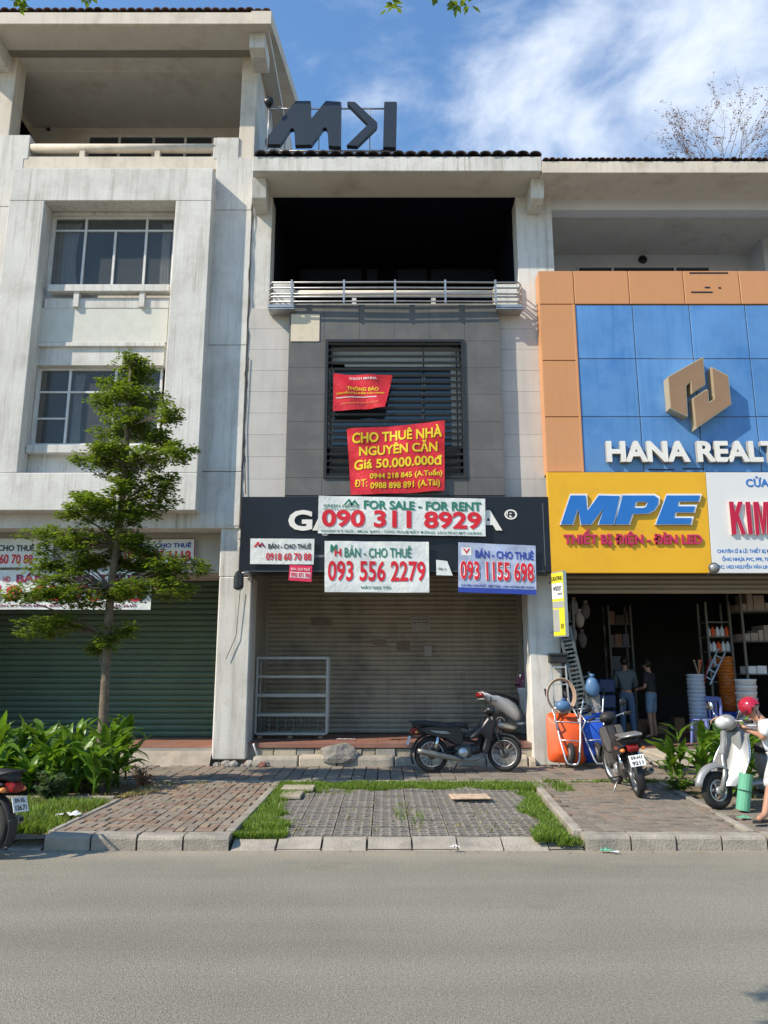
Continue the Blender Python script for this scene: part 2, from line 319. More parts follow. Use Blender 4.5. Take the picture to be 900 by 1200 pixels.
def lettering(parent, s, x0, z0, x1, z1, Y, m, depth=.004, bold=.02, shear=0.0, disp=None, split=False, name='lettering', skew=0.0, side=None):
    vs, fs = text_geo(s, bold, 1.0, shear)
    ax = min(v.x for v in vs); bx = max(v.x for v in vs); ay = min(v.y for v in vs); by = max(v.y for v in vs)
    def T(v):
        u = (v.x-ax)/(bx-ax); t = (v.y-ay)/(by-ay); X = x0+u*(x1-x0); Z = z0+t*(z1-z0)+skew*u; y = Y-(v.z+1)/2*depth
        if disp: y += disp(X, Z)
        return Vector((X, y, Z))
    if disp:
        bm = bmesh.new(); bv = [bm.verts.new(v) for v in vs]
        for f in fs:
            try: bm.faces.new([bv[i] for i in f])
            except ValueError: pass
        bmesh.ops.triangulate(bm, faces=bm.faces); kx = (x1-x0)/(bx-ax); kz = (z1-z0)/(by-ay)
        for _ in range(3):
            le = [e for e in bm.edges if math.hypot((e.verts[0].co.x-e.verts[1].co.x)*kx, (e.verts[0].co.y-e.verts[1].co.y)*kz) > .055]
            if not le: break
            bmesh.ops.subdivide_edges(bm, edges=le, cuts=1); bmesh.ops.triangulate(bm, faces=bm.faces)
        bm.verts.index_update(); vs = [v.co.copy() for v in bm.verts]; fs = [tuple(v.index for v in f.verts) for f in bm.faces]; bm.free()
    P_ = [T(v) for v in vs]
    mats = [m, side or m]
    def mi(f): return 0 if all(vs[i].z > .5 for i in f) else 1
    if not split:
        mb = MB(); mb.v = P_; mb.f = list(fs); mb.m = [mi(f) for f in fs]; mb.sm = [False]*len(fs)
        return mb.build(name, mats, parent, fix=False)
    par = list(range(len(P_)))
    def find(a):
        while par[a] != a: par[a] = par[par[a]]; a = par[a]
        return a
    for f in fs:
        for i in f[1:]: par[find(i)] = find(f[0])
    isl = {}
    for i in range(len(P_)): isl.setdefault(find(i), []).append(i)
    rng_ = sorted([[min(P_[i].x for i in q), max(P_[i].x for i in q), set(q)] for q in isl.values()], key=lambda r: r[0])
    grp = []
    for r in rng_:
        if grp and r[0] < grp[-1][1]-.35*min(r[1]-r[0], grp[-1][1]-grp[-1][0]): grp[-1][1] = max(grp[-1][1], r[1]); grp[-1][2] |= r[2]
        else: grp.append(r)
    for g in grp:
        mb = MB(); ids = sorted(g[2]); ix = {a: b for b, a in enumerate(ids)}; mb.v = [P_[i] for i in ids]
        mb.f = [tuple(ix[i] for i in f) for f in fs if f[0] in g[2]]; mb.m = [mi(f) for f in fs if f[0] in g[2]]; mb.sm = [False]*len(mb.f)
        mb.build('letter', mats, parent, fix=False)
def ptext(parent, s, x0, y0, x1, y1, Y, m, **k):     # rectangle measured in the photograph, on plane Y
    ym = (y0+y1)/2; return lettering(parent, s, xx(x0, ym, Y), zz(y1, Y), xx(x1, ym, Y), zz(y0, Y), Y, m, **k)

# pale dust along the kerb and faint worn bands on the asphalt
def _dust():
    t = ASPH.node_tree; n = t.nodes; l = t.links; b = n['Principled BSDF']; src = b.inputs['Base Color'].links[0].from_socket
    g = n.new('ShaderNodeNewGeometry'); sx = n.new('ShaderNodeSeparateXYZ'); l.new(g.outputs['Position'], sx.inputs[0])
    nz = n.new('ShaderNodeTexNoise'); nz.inputs['Scale'].default_value = 2.2; nz.inputs['Detail'].default_value = 7; l.new(g.outputs['Position'], nz.inputs['Vector'])
    a = n.new('ShaderNodeMath'); a.operation = 'MULTIPLY_ADD'; l.new(nz.outputs['Fac'], a.inputs[0]); a.inputs[1].default_value = 1.1; l.new(sx.outputs['Y'], a.inputs[2])
    m = n.new('ShaderNodeMapRange'); l.new(a.outputs[0], m.inputs['Value']); m.inputs['From Min'].default_value = 7.9; m.inputs['From Max'].default_value = 8.75; m.inputs['To Max'].default_value = .75
    x = n.new('ShaderNodeMixRGB'); l.new(m.outputs[0], x.inputs[0]); l.new(src, x.inputs[1]); x.inputs[2].default_value = (.40,.34,.255,1)
    mp_ = n.new('ShaderNodeMapping'); mp_.inputs['Scale'].default_value = (.12, 1.3, 1); l.new(g.outputs['Position'], mp_.inputs[0])
    n2 = n.new('ShaderNodeTexNoise'); n2.inputs['Scale'].default_value = 1.2; n2.inputs['Detail'].default_value = 4; l.new(mp_.outputs[0], n2.inputs['Vector'])
    m2 = n.new('ShaderNodeMapRange'); l.new(n2.outputs['Fac'], m2.inputs['Value']); m2.inputs['From Min'].default_value = .3; m2.inputs['From Max'].default_value = .7; m2.inputs['To Min'].default_value = .86; m2.inputs['To Max'].default_value = 1.1
    n3 = n.new('ShaderNodeTexNoise'); n3.inputs['Scale'].default_value = 55; n3.inputs['Detail'].default_value = 3; l.new(g.outputs['Position'], n3.inputs['Vector'])
    m3 = n.new('ShaderNodeMapRange'); l.new(n3.outputs['Fac'], m3.inputs['Value']); m3.inputs['From Min'].default_value = .3; m3.inputs['From Max'].default_value = .7; m3.inputs['To Min'].default_value = .77; m3.inputs['To Max'].default_value = 1.23
    mu = n.new('ShaderNodeMath'); mu.operation = 'MULTIPLY'; l.new(m2.outputs[0], mu.inputs[0]); l.new(m3.outputs[0], mu.inputs[1])
    n4 = n.new('ShaderNodeTexNoise'); n4.inputs['Scale'].default_value = .9; n4.inputs['Detail'].default_value = 8; n4.inputs['Roughness'].default_value = .7; l.new(g.outputs['Position'], n4.inputs['Vector'])
    m4 = n.new('ShaderNodeMapRange'); l.new(n4.outputs['Fac'], m4.inputs['Value']); m4.inputs['From Min'].default_value = .60; m4.inputs['From Max'].default_value = .72; m4.inputs['To Min'].default_value = 1; m4.inputs['To Max'].default_value = .72
    mu2 = n.new('ShaderNodeMath'); mu2.operation = 'MULTIPLY'; l.new(mu.outputs[0], mu2.inputs[0]); l.new(m4.outputs[0], mu2.inputs[1]); mu = mu2
    v = n.new('ShaderNodeVectorMath'); v.operation = 'SCALE'; l.new(x.outputs[0], v.inputs[0]); l.new(mu.outputs[0], v.inputs['Scale']); l.new(v.outputs[0], b.inputs['Base Color'])
_dust()
# ================================================================== GROUND
GZ = .14
def structure(name, mb, m, **k): o = mb.build(name, m, **k); o['kind'] = 'structure'; return o
def sheet(name, x0, x1, y0, y1, z, m, nx=1, ny=1, amp=0):
    mb = MB(); mb.quadgrid(lambda u, v: (x0+u*(x1-x0), y0+v*(y1-y0), z+(amp*noise.noise(Vector((u*nx*.7, v*ny*.7, z))) if amp else 0)), nx, ny)
    return structure(name, mb, m, fix=False)
sheet('ground', -250, 250, -250, 250, -.02, EARTH)
road = sheet('road', -60, 60, -9, 8.07, 0, ASPH, 60, 30, .004)
sheet('planting_soil', -20, -1.52, 8.12, 14.0, .10, EARTH, 120, 40, .05)
sheet('planting_soil', 3.6, 14, 8.12, 14.0, .10, EARTH, 60, 40, .03)
sheet('bay_soil', -1.56, 2.3, 8.30, 12.2, -.004, SOIL)
sheet('strip_bed', -20, 14, 11.9, 14.2, .105, SOIL)

def stones(par, x0, x1, y0, y1, z0, z1, ln, m, round_=.035, ramp=False):
    x = x0; rnd = random.Random(int(x0*100))
    while x < x1-.05:
        e = min(x+ln, x1); g = .006+rnd.random()*.006; dz = rnd.uniform(-.006, .006); dy = rnd.uniform(-.008, .008)
        mb = MB()
        if ramp: prof = [(y0+dy, z0), (y1, z0), (y1, z1+dz), (y1-.05, z1+dz), (y0+.03+dy, z0+.055), (y0+dy, z0+.03)]
        else: prof = [(y0+dy, z0), (y1+dy, z0), (y1+dy, z1+dz), (y0+round_+dy, z1+dz), (y0+round_*.35+dy, z1-round_*.4+dz), (y0+dy, z1-round_+dz)]
        k = 4; vs = []; n = len(prof)
        for i in range(k+1):
            X = x+g+(e-x-2*g)*i/k
            for j, (a, b) in enumerate(prof):
                q = noise.noise(Vector((X*6, a*9, b*9)))*.006 if b > z0+.01 else 0
                vs.append((X, a+q, b+q*.7))
        fs = [(i*n+j, i*n+(j+1) % n, (i+1)*n+(j+1) % n, (i+1)*n+j) for i in range(k) for j in range(n)]
        fs += [tuple(range(n))[::-1], tuple(k*n+j for j in range(n))]
        mb.add(vs, fs); mb.build('kerb_stone', m, par); x = e
def kerb_base(name, x0, x1, y0, y1, z1): return structure(name, MB().box(x0, x1, y0, y1, -.05, z1), SOIL)
kb = kerb_base('kerb', -3.34, -1.53, 8.09, 8.24, .08); stones(kb, -3.35, -1.52, 8.07, 8.26, -.04, GZ, .457, KERBM)
kb = kerb_base('kerb', 1.99, 9.0, 8.09, 8.24, .08); stones(kb, 1.98, 9.0, 8.07, 8.26, -.04, GZ, .45, KERBM)
kb = kerb_base('kerb', -1.51, 1.98, 8.09, 8.3, .01); stones(kb, -1.52, 1.97, 8.07, 8.34, -.04, .075, .45, KERBM, ramp=True)
kb = kerb_base('kerb', -12, -3.35, 8.09, 8.3, .01); stones(kb, -12, -3.37, 8.07, 8.34, -.04, .06, .46, KERBM, ramp=True)
# edging strips of the pavements
def edging(x0, y0, x1, y1, wd, z, m, ln=.8):
    d = Vector((x1-x0, y1-y0, 0)); n = max(1, round(d.length/ln)); ang = math.atan2(d.y, d.x)
    e = thing('edging_strip', '', None)
    del e['label']; e['kind'] = 'structure'
    for i in range(n):
        c = Vector((x0, y0, 0))+d*((i+.5)/n); MB().cb((c.x, c.y, z-.05+random.uniform(-.004, .004)), (d.length/n-.012, wd, .1), Matrix.Rotation(ang, 3, 'Z')).build('edging_stone', m, e, bevel=.008)
edging(-3.38, 8.3, -3.38, 11.9, .07, GZ+.006, KERBM); edging(-1.56, 8.3, -1.56, 11.95, .10, GZ+.008, KERBM)
edging(1.97, 8.3, 2.22, 11.9, .10, GZ+.012, KERBM); edging(3.72, 8.3, 4.08, 11.9, .08, GZ+.01, KERBM)
edging(-20, 11.98, 14, 11.98, .11, GZ+.008, KERBM); 
edging(-5.6, 10.42, -3.45, 10.42, .08, GZ+.02, KERBM, .6)

def brick_mesh(lx, ly, h=.06, b=.004):
    mb = MB(); x, y = lx/2-.0065, ly/2-.0065; c = b
    vs = [(-x,-y,-h),(x,-y,-h),(x,y,-h),(-x,y,-h),(-x,-y,-c),(x,-y,-c),(x,y,-c),(-x,y,-c),(-x+c,-y+c,0),(x-c,-y+c,0),(x-c,y-c,0),(-x+c,y-c,0)]
    fs = [(0,1,5,4),(1,2,6,5),(2,3,7,6),(3,0,4,7),(4,5,9,8),(5,6,10,9),(6,7,11,10),(7,4,8,11),(8,9,10,11)]
    return mb.add(vs, fs)
def lay(name, poly, pattern, unit, m, z=GZ, limit=298, piece='brick', seed=1, far=True):
    """unit = (length, width); basket weave, or courses along the depth"""
    rnd = random.Random(seed)
    inside = lambda x, y: all((poly[(i+1) % len(poly)][0]-poly[i][0])*(y-poly[i][1])-(poly[(i+1) % len(poly)][1]-poly[i][1])*(x-poly[i][0]) > 0 for i in range(len(poly)))
    xs = [p[0] for p in poly]; ys = [p[1] for p in poly]; lx, ly = unit; P = []
    if pattern == 'basket':
        nx = int((max(xs)-min(xs))/lx)+2; ny = int((max(ys)-min(ys))/lx)+2
        for i in range(nx):
            for j in range(ny):
                cx = min(xs)+(i+.5)*lx; cy = min(ys)+(j+.5)*lx
                for s in (-1, 1):
                    if (i+j) % 2: P.append((cx, cy+s*ly/2, 0))
                    else: P.append((cx+s*ly/2, cy, pi/2))
    else:
        nx = int((max(xs)-min(xs))/ly)+2; ny = int((max(ys)-min(ys))/lx)+3
        for i in range(nx):
            for j in range(ny):
                P.append((min(xs)+(i+.5)*ly, min(ys)+(j+.5-(.5 if i % 2 else 0))*lx, pi/2))
    P = [p for p in P if inside(p[0], p[1])]
    P.sort(key=lambda p: (p[1]**2+p[0]**2))
    base = structure(name, MB().prism(poly, 'z', z-.12, z-.035), SOIL)
    src = brick_mesh(lx, ly); me = src.mesh(piece, m, fix=True); rest = MB()
    for k, (x, y, a) in enumerate(P):
        dz = noise.noise(Vector((x*1.1, y*1.1, 0)))*.016+rnd.uniform(-.006, .006); rz = a+rnd.uniform(-.03, .03)+pi*rnd.randint(0, 1)
        if k < limit: inst(piece, me, base, (x, y, z+dz), rz)
        else:
            o = len(rest.v); rest.add(src.v, src.f); rest.xf(Matrix.Translation((x, y, z+dz)) @ Matrix.Rotation(rz, 4, 'Z'), o)
    if rest.v: rest.build(piece+'s_farther_back' if False else 'paving_bricks', m, base, kind='stuff')
    return base
lay('brick_pavement', [(-3.33, 8.27), (-1.62, 8.27), (-1.62, 11.91), (-3.33, 11.91)], 'basket', (.2, .1), BRK, seed=2)
lay('brick_pavement', [(2.04, 8.27), (3.67, 8.27), (4.02, 11.9), (2.29, 11.9)], 'basket', (.2, .1), BRKG, seed=3)
lay('brick_strip', [(-6.5, 12.05), (8.0, 12.05), (8.0, 13.97), (-6.5, 13.97)], 'run', (.40, .20), BRKG, seed=4)
lay('brick_pavement', [(5.2, 8.27), (8.5, 8.27), (8.5, 11.9), (5.2, 11.9)], 'basket', (.4, .2), BRKG, seed=5)
lay('scooter_pavement', [(3.80, 8.27), (5.18, 8.27), (5.18, 10.3), (4.02, 10.3)], 'basket', (.3, .15), BRKG, seed=9)
# parking bay: concrete grass pavers with lens-shaped holes
def paver_mesh(s=.40):
    mb = MB(); h = .07; n = 4; c = s-.012; cell = c/n
    # diagonal lattice: per cell a four-sided ring around a diamond hole
    bm = bmesh.new()
    for i in range(n):
        for j in range(n):
            x0 = -c/2+i*cell; y0 = -c/2+j*cell; cx, cy = x0+cell/2, y0+cell/2; r = cell*.44; q = cell*.33
            O = [(x0,y0),(x0+cell,y0),(x0+cell,y0+cell),(x0,y0+cell)]
            if (i+j) % 2: I = [(cx-r,cy-q),(cx+r*.6,cy-q),(cx+r,cy+q),(cx-r*.6,cy+q)]
            else: I = [(cx-r*.6,cy-q),(cx+r,cy-q),(cx+r*.6,cy+q),(cx-r,cy+q)]
            vs = [(*p, 0) for p in O]+[(*p, -.003) for p in I]+[(*p, -h) for p in I]
            fs = []
            for k in range(4):
                a, b = k, (k+1) % 4
                fs += [(a, b, 4+b, 4+a), (4+a, 4+b, 8+b, 8+a)]
            mb.add(vs, fs)
    a = c/2; mb.add([(-a,-a,0),(a,-a,0),(a,a,0),(-a,a,0),(-a,-a,-h),(a,-a,-h),(a,a,-h),(-a,a,-h)], [(0,4,5,1),(1,5,6,2),(2,6,7,3),(3,7,4,0)])
    return mb.mesh('paver', PAVER, fix=False)
pm = paver_mesh(); bay = structure('parking_bay', MB().box(-1.5, 2.0, 8.34, 11.9, -.03, .006), SOIL)
for j in range(8):
    for i in range(9):
        x = -1.33+i*.40+.2; y = 8.55+j*.40; 
        if x > 1.99-.16+ (y-8.3)*.065: continue
        z = .082+(y-8.3)*.012; inst('paver', pm, bay, (x, y, z+random.uniform(-.006, .006)), random.uniform(-.012, .012)+pi/2*random.randint(0, 1)*2)
# pale slabs and an orange board lying in the grass
def slab(label, px0, py0, px1, py1, m, z=.15, name='stone_slab', cat='slab', thick=.04, rz=0):
    x0, ya = gnd(px0, py1, z); x1, _ = gnd(px1, py1, z); _, yb = gnd(px0, py0, z)
    mb = MB().cb((0, 0, 0), (x1-x0, yb-ya, thick), Matrix.Rotation(rz, 3, 'Z')); 
    mb.xf(Matrix.Translation(((x0+x1)/2, (ya+yb)/2, z-thick/2))); o = mb.build(name, m, bevel=.006); return tag(o, label, cat)
slab('long pale stone slab laid in the grass at the back left of the parking bay', 329, 919.5, 367, 924, STONE, .17)
slab('short sandy stone slab in the grass in front of the long pale one', 327, 927, 352, 933, STONE, .15)
slab('broken orange and white board lying on the grass at the back right of the bay', 529, 930, 575, 935, mat('broken_board', (.55,.42,.30), .8, .3, 12, dirt=(.60,.25,.10), dscale=14), .16, 'broken_board', 'board', .02, .05)
# ================================================================== grass
def grass(name, spots, m, hgt=.07, wid=.006, seed=0, label=''):
    rnd = random.Random(seed); vs = []; fs = []
    for (x, y, z, k) in spots:
        a = rnd.uniform(0, 2*pi); ln = hgt*k*rnd.uniform(.5, 1.3); le = rnd.uniform(.1, .9)*ln; b = rnd.uniform(0, 2*pi)
        u = Vector((cos(a), sin(a), 0))*wid*rnd.uniform(.7, 1.4); t = Vector((cos(b)*le, sin(b)*le, ln)); o = len(vs); p = Vector((x, y, z))
        vs += [p-u, p+u, p+t*.55+Vector((0,0,ln*.15))+u*.6, p+t, p+t*.55+Vector((0,0,ln*.15))-u*.6]; fs += [(o, o+1, o+2, o+4), (o+4, o+2, o+3)]
    mb = MB(); mb.v = vs; mb.f = fs; mb.m = [0]*len(fs); mb.sm = [False]*len(fs)
    o = mb.build(name, m, fix=False); return tag(o, label or 'green grass', None, None, 'stuff')
def scatter(n, fx, dens=None, seed=0):
    rnd = random.Random(seed); out = []
    while len(out) < n:
        p = fx(rnd.random(), rnd.random())
        q = noise.noise(Vector((p[0]*2.2, p[1]*2.2, seed)))+(.55 if seed in (1,2,3) else .3)
        if rnd.random() < (dens or 1)*max(.05, min(1, q*1.6+.25)): out.append((p[0], p[1], p[2], max(.35, min(1.3, .8+q))))
    return out
def dash(lo, hi, t): return lo+(hi-lo)*t
G = []
# left fringe widens to a tuft at the kerb, a band along the back, right fringe narrowing to the kerb
G += scatter(12000, lambda a, b: ((lambda y: (-1.52+(.02 if y > 8.8 else 0)+a*(.22+.28*max(0, 1-abs(y-8.55)/.5)+.16*sin(y*5+1)**2), y, .07))(8.27+b*b*3.6 if b < .6 else 8.27+b*3.6)), seed=1)
G += scatter(15000, lambda a, b: (-1.5+3.75*a, 11.93-b*(.62+.30*noise.noise(Vector((a*9, 0, 0)))+(.35 if a < .2 else 0)), .09), seed=2)
G += scatter(9500, lambda a, b: ((lambda y: (2.18+(y-11.9)*.068-.09-a*(.24+.10*sin(y*4)), y, .07))(8.10+b*3.8)), seed=3)
G += scatter(500, lambda a, b: (-1.3+3.2*a, 8.5+b*3.2, .05), .35, seed=4)
G += scatter(120, lambda a, b: (.30+(a-.5)*.35, 9.5+(b-.5)*1.3, .07), seed=14)
G += scatter(1600, lambda a, b: (-1.52+a*.30, 9.0+b*2.9, .08), seed=2)
G += scatter(700, lambda a, b: (-1.5+a*1.1, 11.0+b*.5, .08), .6, seed=25)
G += scatter(500, lambda a, b: (1.72+a*.24, 8.08+b*.3, .04), seed=26)
G += scatter(900, lambda a, b: (2.35+a*1.7, 11.86+b*.1, .12), .8, seed=5)
G += scatter(200, lambda a, b: (2.35+a*.25, 10.9+b*.8, .13), .8, seed=15)
grass('grass', G, GRASS, seed=1, label='bright green grass fringing the parking bay on three sides', hgt=.06)
G = scatter(9000, lambda a, b: (-5.6+2.15*a, 8.38+1.95*b, .10), seed=6)+scatter(2500, lambda a, b: (-4.1+.7*a, 8.36+.5*b, .10), seed=7)
grass('grass', G, GRASS, seed=2, label='patchy yellow green grass on the verge before the canna bed', hgt=.085)
grass('dry_grass', scatter(5000, lambda a, b: (-5.8+2.3*a, 8.4+2.2*b, .10), seed=8), DRYG, seed=3, label='dry straw among the verge grass', hgt=.06)
grass('dry_grass', scatter(700, lambda a, b: (-3.4+.9*a*b, 10.3+1.5*b, .145), seed=10), DRYG, seed=5, label='dry litter beside the canna bed', hgt=.03)
grass('dry_grass', scatter(500, lambda a, b: (-1.3+3.2*a, 8.45+b*3.3, .075), seed=18), DRYG, seed=6, label='dry blades in the paver cells', hgt=.035, wid=.01)
# small litter and dry leaves
rnd = random.Random(3); L_ = MB()
for _ in range(260):
    x = rnd.uniform(-5, 4.5); y = rnd.choice([rnd.uniform(7.95, 8.05), rnd.uniform(8.3, 14), rnd.uniform(13.5, 14)]); z = .008 if y < 8.07 else GZ+.012
    a = rnd.uniform(0, 6.3); s = rnd.uniform(.008, .022); L_.add([(x+s*cos(a+k*1.57)*(1 if k % 2 else .5), y+s*sin(a+k*1.57)*(1 if k % 2 else .5), z+rnd.uniform(0, .006)) for k in range(4)], [(0,1,2,3)])
tag(L_.build('dry_litter', plain('dry_leaf', (.30,.23,.14), .9, var=.4), fix=False), 'tiny dry leaves and grit scattered over the paving', None, None, 'stuff')
# ================================================================== BUILDINGS
YW = 14.1                       # plane of the columns
XL0 = -8.72; XLR = -2.70; XCR = 3.08; XRR = 9.2
BKY = 22.0
def tile_roof(parent, x0, x1, ye, ze, yr, zr, m, pitch=.21, rake=None, name='roof'):
    """sloped tiled roof; the tiles of the eave course are single, the courses above one ribbed sheet"""
    sl_ = Vector((0, yr-ye, zr-ze)); n = int((x1-x0)/pitch); step = (x1-x0)/n
    base = MB().add([(x0,ye+.03,ze-.05),(x1,ye+.03,ze-.05),(x1,yr,zr-.05),(x0,yr,zr-.05),(x0,ye+.03,ze-.11),(x1,ye+.03,ze-.11),(x1,yr,zr-.11),(x0,yr,zr-.11)],
        [(0,1,2,3),(7,6,5,4),(0,4,5,1),(1,5,6,2),(2,6,7,3),(3,7,4,0)]).build(name, m, parent)
    d = sl_.normalized(); nrm = Vector((0, -d.z, d.y)); k = 6
    def arch(y0, y1, mb, xo):
        vs = []
        for t, lift in ((y0, .012), (y1, 0)):
            for rr in (step*.52, step*.40):
                for j in range(k+1):
                    a = pi*j/k; p = Vector((xo-cos(a)*rr, 0, 0))+nrm*(sin(a)*rr*.62-.035+lift)+Vector((0, ye, ze))+d*t; vs.append(p)
        q = k+1; fs = []
        for j in range(k): fs += [(j, j+1, 2*q+j+1, 2*q+j), (q+j+1, q+j, 3*q+j, 3*q+j+1), (j, q+j, q+j+1, j+1)]
        mb.add(vs, fs, 0, False)
    mb = MB(); arch(-.02, .42, mb, x0+step/2); me = mb.mesh('roof_tile', m, Vector((x0+step/2, ye, ze)), fix=True)
    rest = MB(); ln = sl_.length
    for i in range(n):
        o = inst('roof_tile', me, base, (x0+(i+.5)*step, ye+random.uniform(-.012, .012), ze+random.uniform(-.006, .006)), random.uniform(-.02, .02))
        t = .40
        while t < ln: arch(t, min(t+1.2, ln), rest, x0+(i+.5)*step); t += 1.18
    rest.build('upper_tiles', m, base, kind='stuff', fix=True)
    return base
def slats(parent, name, m, x0, x1, y, z0, z1, pitch, piece='slat', depth=.018, seed=0):
    """roller shutter: curved slats, each its own piece"""
    root = MB().box(x0, x1, y+.05, y+.07, z0, z1).build(name, m, parent)
    n = max(1, round((z1-z0)/pitch)); h = (z1-z0)/n; mb = MB(); prof = [(y+.02, 0), (y+.004, h*.10), (y-depth*.5, h*.3), (y-depth, h*.55), (y-depth*.6, h*.8), (y+.004, h*.93), (y+.02, h*.985)]
    k = 1; vs = []
    for X in (x0, x1):
        for a, b in prof: vs.append((X, a, z0+b))
    q = len(prof); fs = [(j, q+j, q+j+1, j+1) for j in range(q-1)]; mb.add(vs, fs)
    o_ = Vector(((x0+x1)/2, y, z0)); me = mb.mesh(piece, m, o_, fix=False); rd = random.Random(seed)
    for i in range(n): inst(piece, me, root, (o_.x, o_.y+rd.uniform(-.004, .004), z0+i*h), rd.uniform(-.0006, .0006))
    return root
def window(parent, x0, x1, y, z0, z1, vbars, hbars, fw=.045, pane=PANE, name='window', frame=WFRAME):
    """frame with bars; vbars (x, za, zb), hbars (z, xa, xb)"""
    mb = MB().box(x0, x1, y-.03, y+.03, z0, z0+fw).box(x0, x1, y-.03, y+.03, z1-fw, z1).box(x0, x0+fw, y-.031, y+.031, z0+fw, z1-fw).box(x1-fw, x1, y-.031, y+.031, z0+fw, z1-fw)
    for x, a, b in vbars: mb.box(x-fw*.5, x+fw*.5, y-.027, y+.027, a, b)
    for z, a, b in hbars: mb.box(a, b, y-.024, y+.024, z-fw*.4, z+fw*.4)
    return mb.build(name, frame, parent)
# ------------------------------------------------------------------ left shophouse
LS = thing('shophouse', 'weathered white shophouse with green roller shutter and two framed windows', 'shophouse', ((XL0+XLR)/2, YW, 0))
YFR = 13.74
z_soff = zz(618, YW)         # underside of beam above the shop
ZF = .42
# frame in relief around both windows
f0 = xx(15, 197, YFR); f1 = xx(250, 197, YFR); i0 = xx(52, 237, YFR); i1 = xx(206, 237, YFR)
zt = zz(197, YFR); zi = zz(235, YFR); zb = zz(554, YFR); z0 = zz(598, YFR)
fr = MB().box(f0, f1, YFR, YW+.02, zi, zt).box(f0, i0, YFR+.001, YW+.02, zb, zi).box(i1, f1, YFR+.001, YW+.02, zb, zi).box(f0, f1, YFR, YW+.02, z0, zb)
fr.build('window_surround', WHITEW, LS, bevel=.012)
# joint grooves in the surround
# wall plane behind, with openings
w1 = (xx(58, 293, YW+.05), xx(203, 293, YW+.05), zz(334, YW+.05), zz(252, YW+.05))
w2 = (xx(40, 475, YW+.05), xx(187, 475, YW+.05), zz(521, YW+.05), zz(430, YW+.05))
zt3 = zz(186, YW)
wl = MB().box(XL0, XLR, YW+.05, YW+.25, w1[3], zt3+.01).box(XL0, w1[0], YW+.05, YW+.25, z_soff, w1[3]).box(w1[1], XLR, YW+.05, YW+.25, z_soff, w1[3])
wl.box(w1[0], w1[1], YW+.05, YW+.25, w2[3], w1[2]-.28).box(w1[0], w1[1], YW+.05, YW+.25, z_soff, w2[2])
wl.box(w1[0], w1[1], YW+.16, YW+.25, w1[2]-.28, w1[2])
wl.build('wall', WHITEW, LS)
# side panels proud of the wall with horizontal joints (right of the surround)
def joint_panels(x0, x1, zs, y, m):
    for a, b in zip(zs[:-1], zs[1:]): MB().box(x0, x1, y, y+.08, a+.006, b-.006).build('wall_panel', m, LS, bevel=.006)
joint_panels(f1-.02, XLR-.0, [z_soff+.02, zz(553, YW), zz(405, YW), zz(247, YW), zt3], YW-.03, WHITEW)
joint_panels(XL0, f0+.02, [z_soff+.02, zz(405, YW), zz(243, YW), zt3], YW-.03, WHITEW)
# sills and small balustrade under window 1
fpart('sill', WHITEW, LS, 56, 333, 198, 341, YW-.12, .2, .008)
for px in (89, 166): fpart('baluster', WHITEW, LS, px-3, 341, px+3, 359, YW-.09, .12)
fpart('ledge', WHITEW, LS, 52, 350, 198, 361, YW-.03, .2, .006)
fpart('recess_panel', plain('recess_plaster', (.62,.62,.55), .9), LS, 46, 361, 196, 401, YW-.02, .1)
fpart('ledge', WHITEW, LS, 43, 401, 193, 405.5, YW-.07, .2, .006)
fpart('recess_panel', WHITEW, LS, 42, 406, 192, 428, YW-.01, .1)
fpart('sill', WHITEW, LS, 30, 521, 190, 530.5, YW-.14, .25, .008)
# windows
yv = YW+.15
def Zp(p): return zz(p, yv)
def Xp(a, b): return xx(a, b, yv)
wi = window(LS, w1[0], w1[1], yv, w1[2], w1[3], [(Xp(99.5, 290), w1[2], w1[3]), (Xp(171, 290), w1[2], w1[3]), (Xp(134, 300), w1[2], Zp(271))], [(Zp(271), w1[0], w1[1])])
for a, b in ((w1[0], Xp(99.5, 290)), (Xp(99.5, 290), Xp(134, 300)), (Xp(134, 300), Xp(171, 290)), (Xp(171, 290), w1[1])): wbox('pane', PANE2, wi, a+.02, b-.02, yv+.004, yv+.012, w1[2]+.03, Zp(271)-.01)
for a, b in ((w1[0], Xp(99.5, 290)), (Xp(99.5, 290), Xp(171, 290)), (Xp(171, 290), w1[1])): wbox('pane', PANE2, wi, a+.02, b-.02, yv+.004, yv+.012, Zp(271)+.01, w1[3]-.03)
def curtain(parent, x0, x1, y, z0, z1, m=CURT, folds=6):
    MB().quadgrid(lambda u, v: (x0+u*(x1-x0)*(1-.15*sin(v*3)), y+.02*sin(u*folds*6.28+v), z0+v*(z1-z0)), folds*6, 4).build('curtain', m, parent, fix=False)
for g_ in (PANE2,): g_.node_tree.nodes['Principled BSDF'].inputs['Alpha'].default_value = .42
curtain(LS, Xp(60, 290), Xp(93, 290), yv+.06, w1[2], w1[3]-.1); curtain(LS, Xp(188, 290), Xp(200, 290), yv+.06, w1[2], w1[3]-.1, folds=3)
wi = window(LS, w2[0], w2[1], yv, w2[2], w2[3], [(Xp(80, 475), w2[2], w2[3]), (Xp(134, 475), w2[2], w2[3])], [(Zp(460), w2[0], w2[1]), (Zp(491), w2[0], Xp(80, 475))])
for a, b in ((w2[0], Xp(80, 475)), (Xp(80, 475), Xp(134, 475)), (Xp(134, 475), w2[1])):
    wbox('pane', PANE2, wi, a+.02, b-.02, yv+.004, yv+.012, w2[2]+.03, Zp(460)-.01); wbox('pane', PANE2, wi, a+.02, b-.02, yv+.004, yv+.012, Zp(460)+.01, w2[3]-.03)
curtain(LS, Xp(84, 475), Xp(96, 475), yv+.06, w2[2], w2[3]-.1, folds=3)
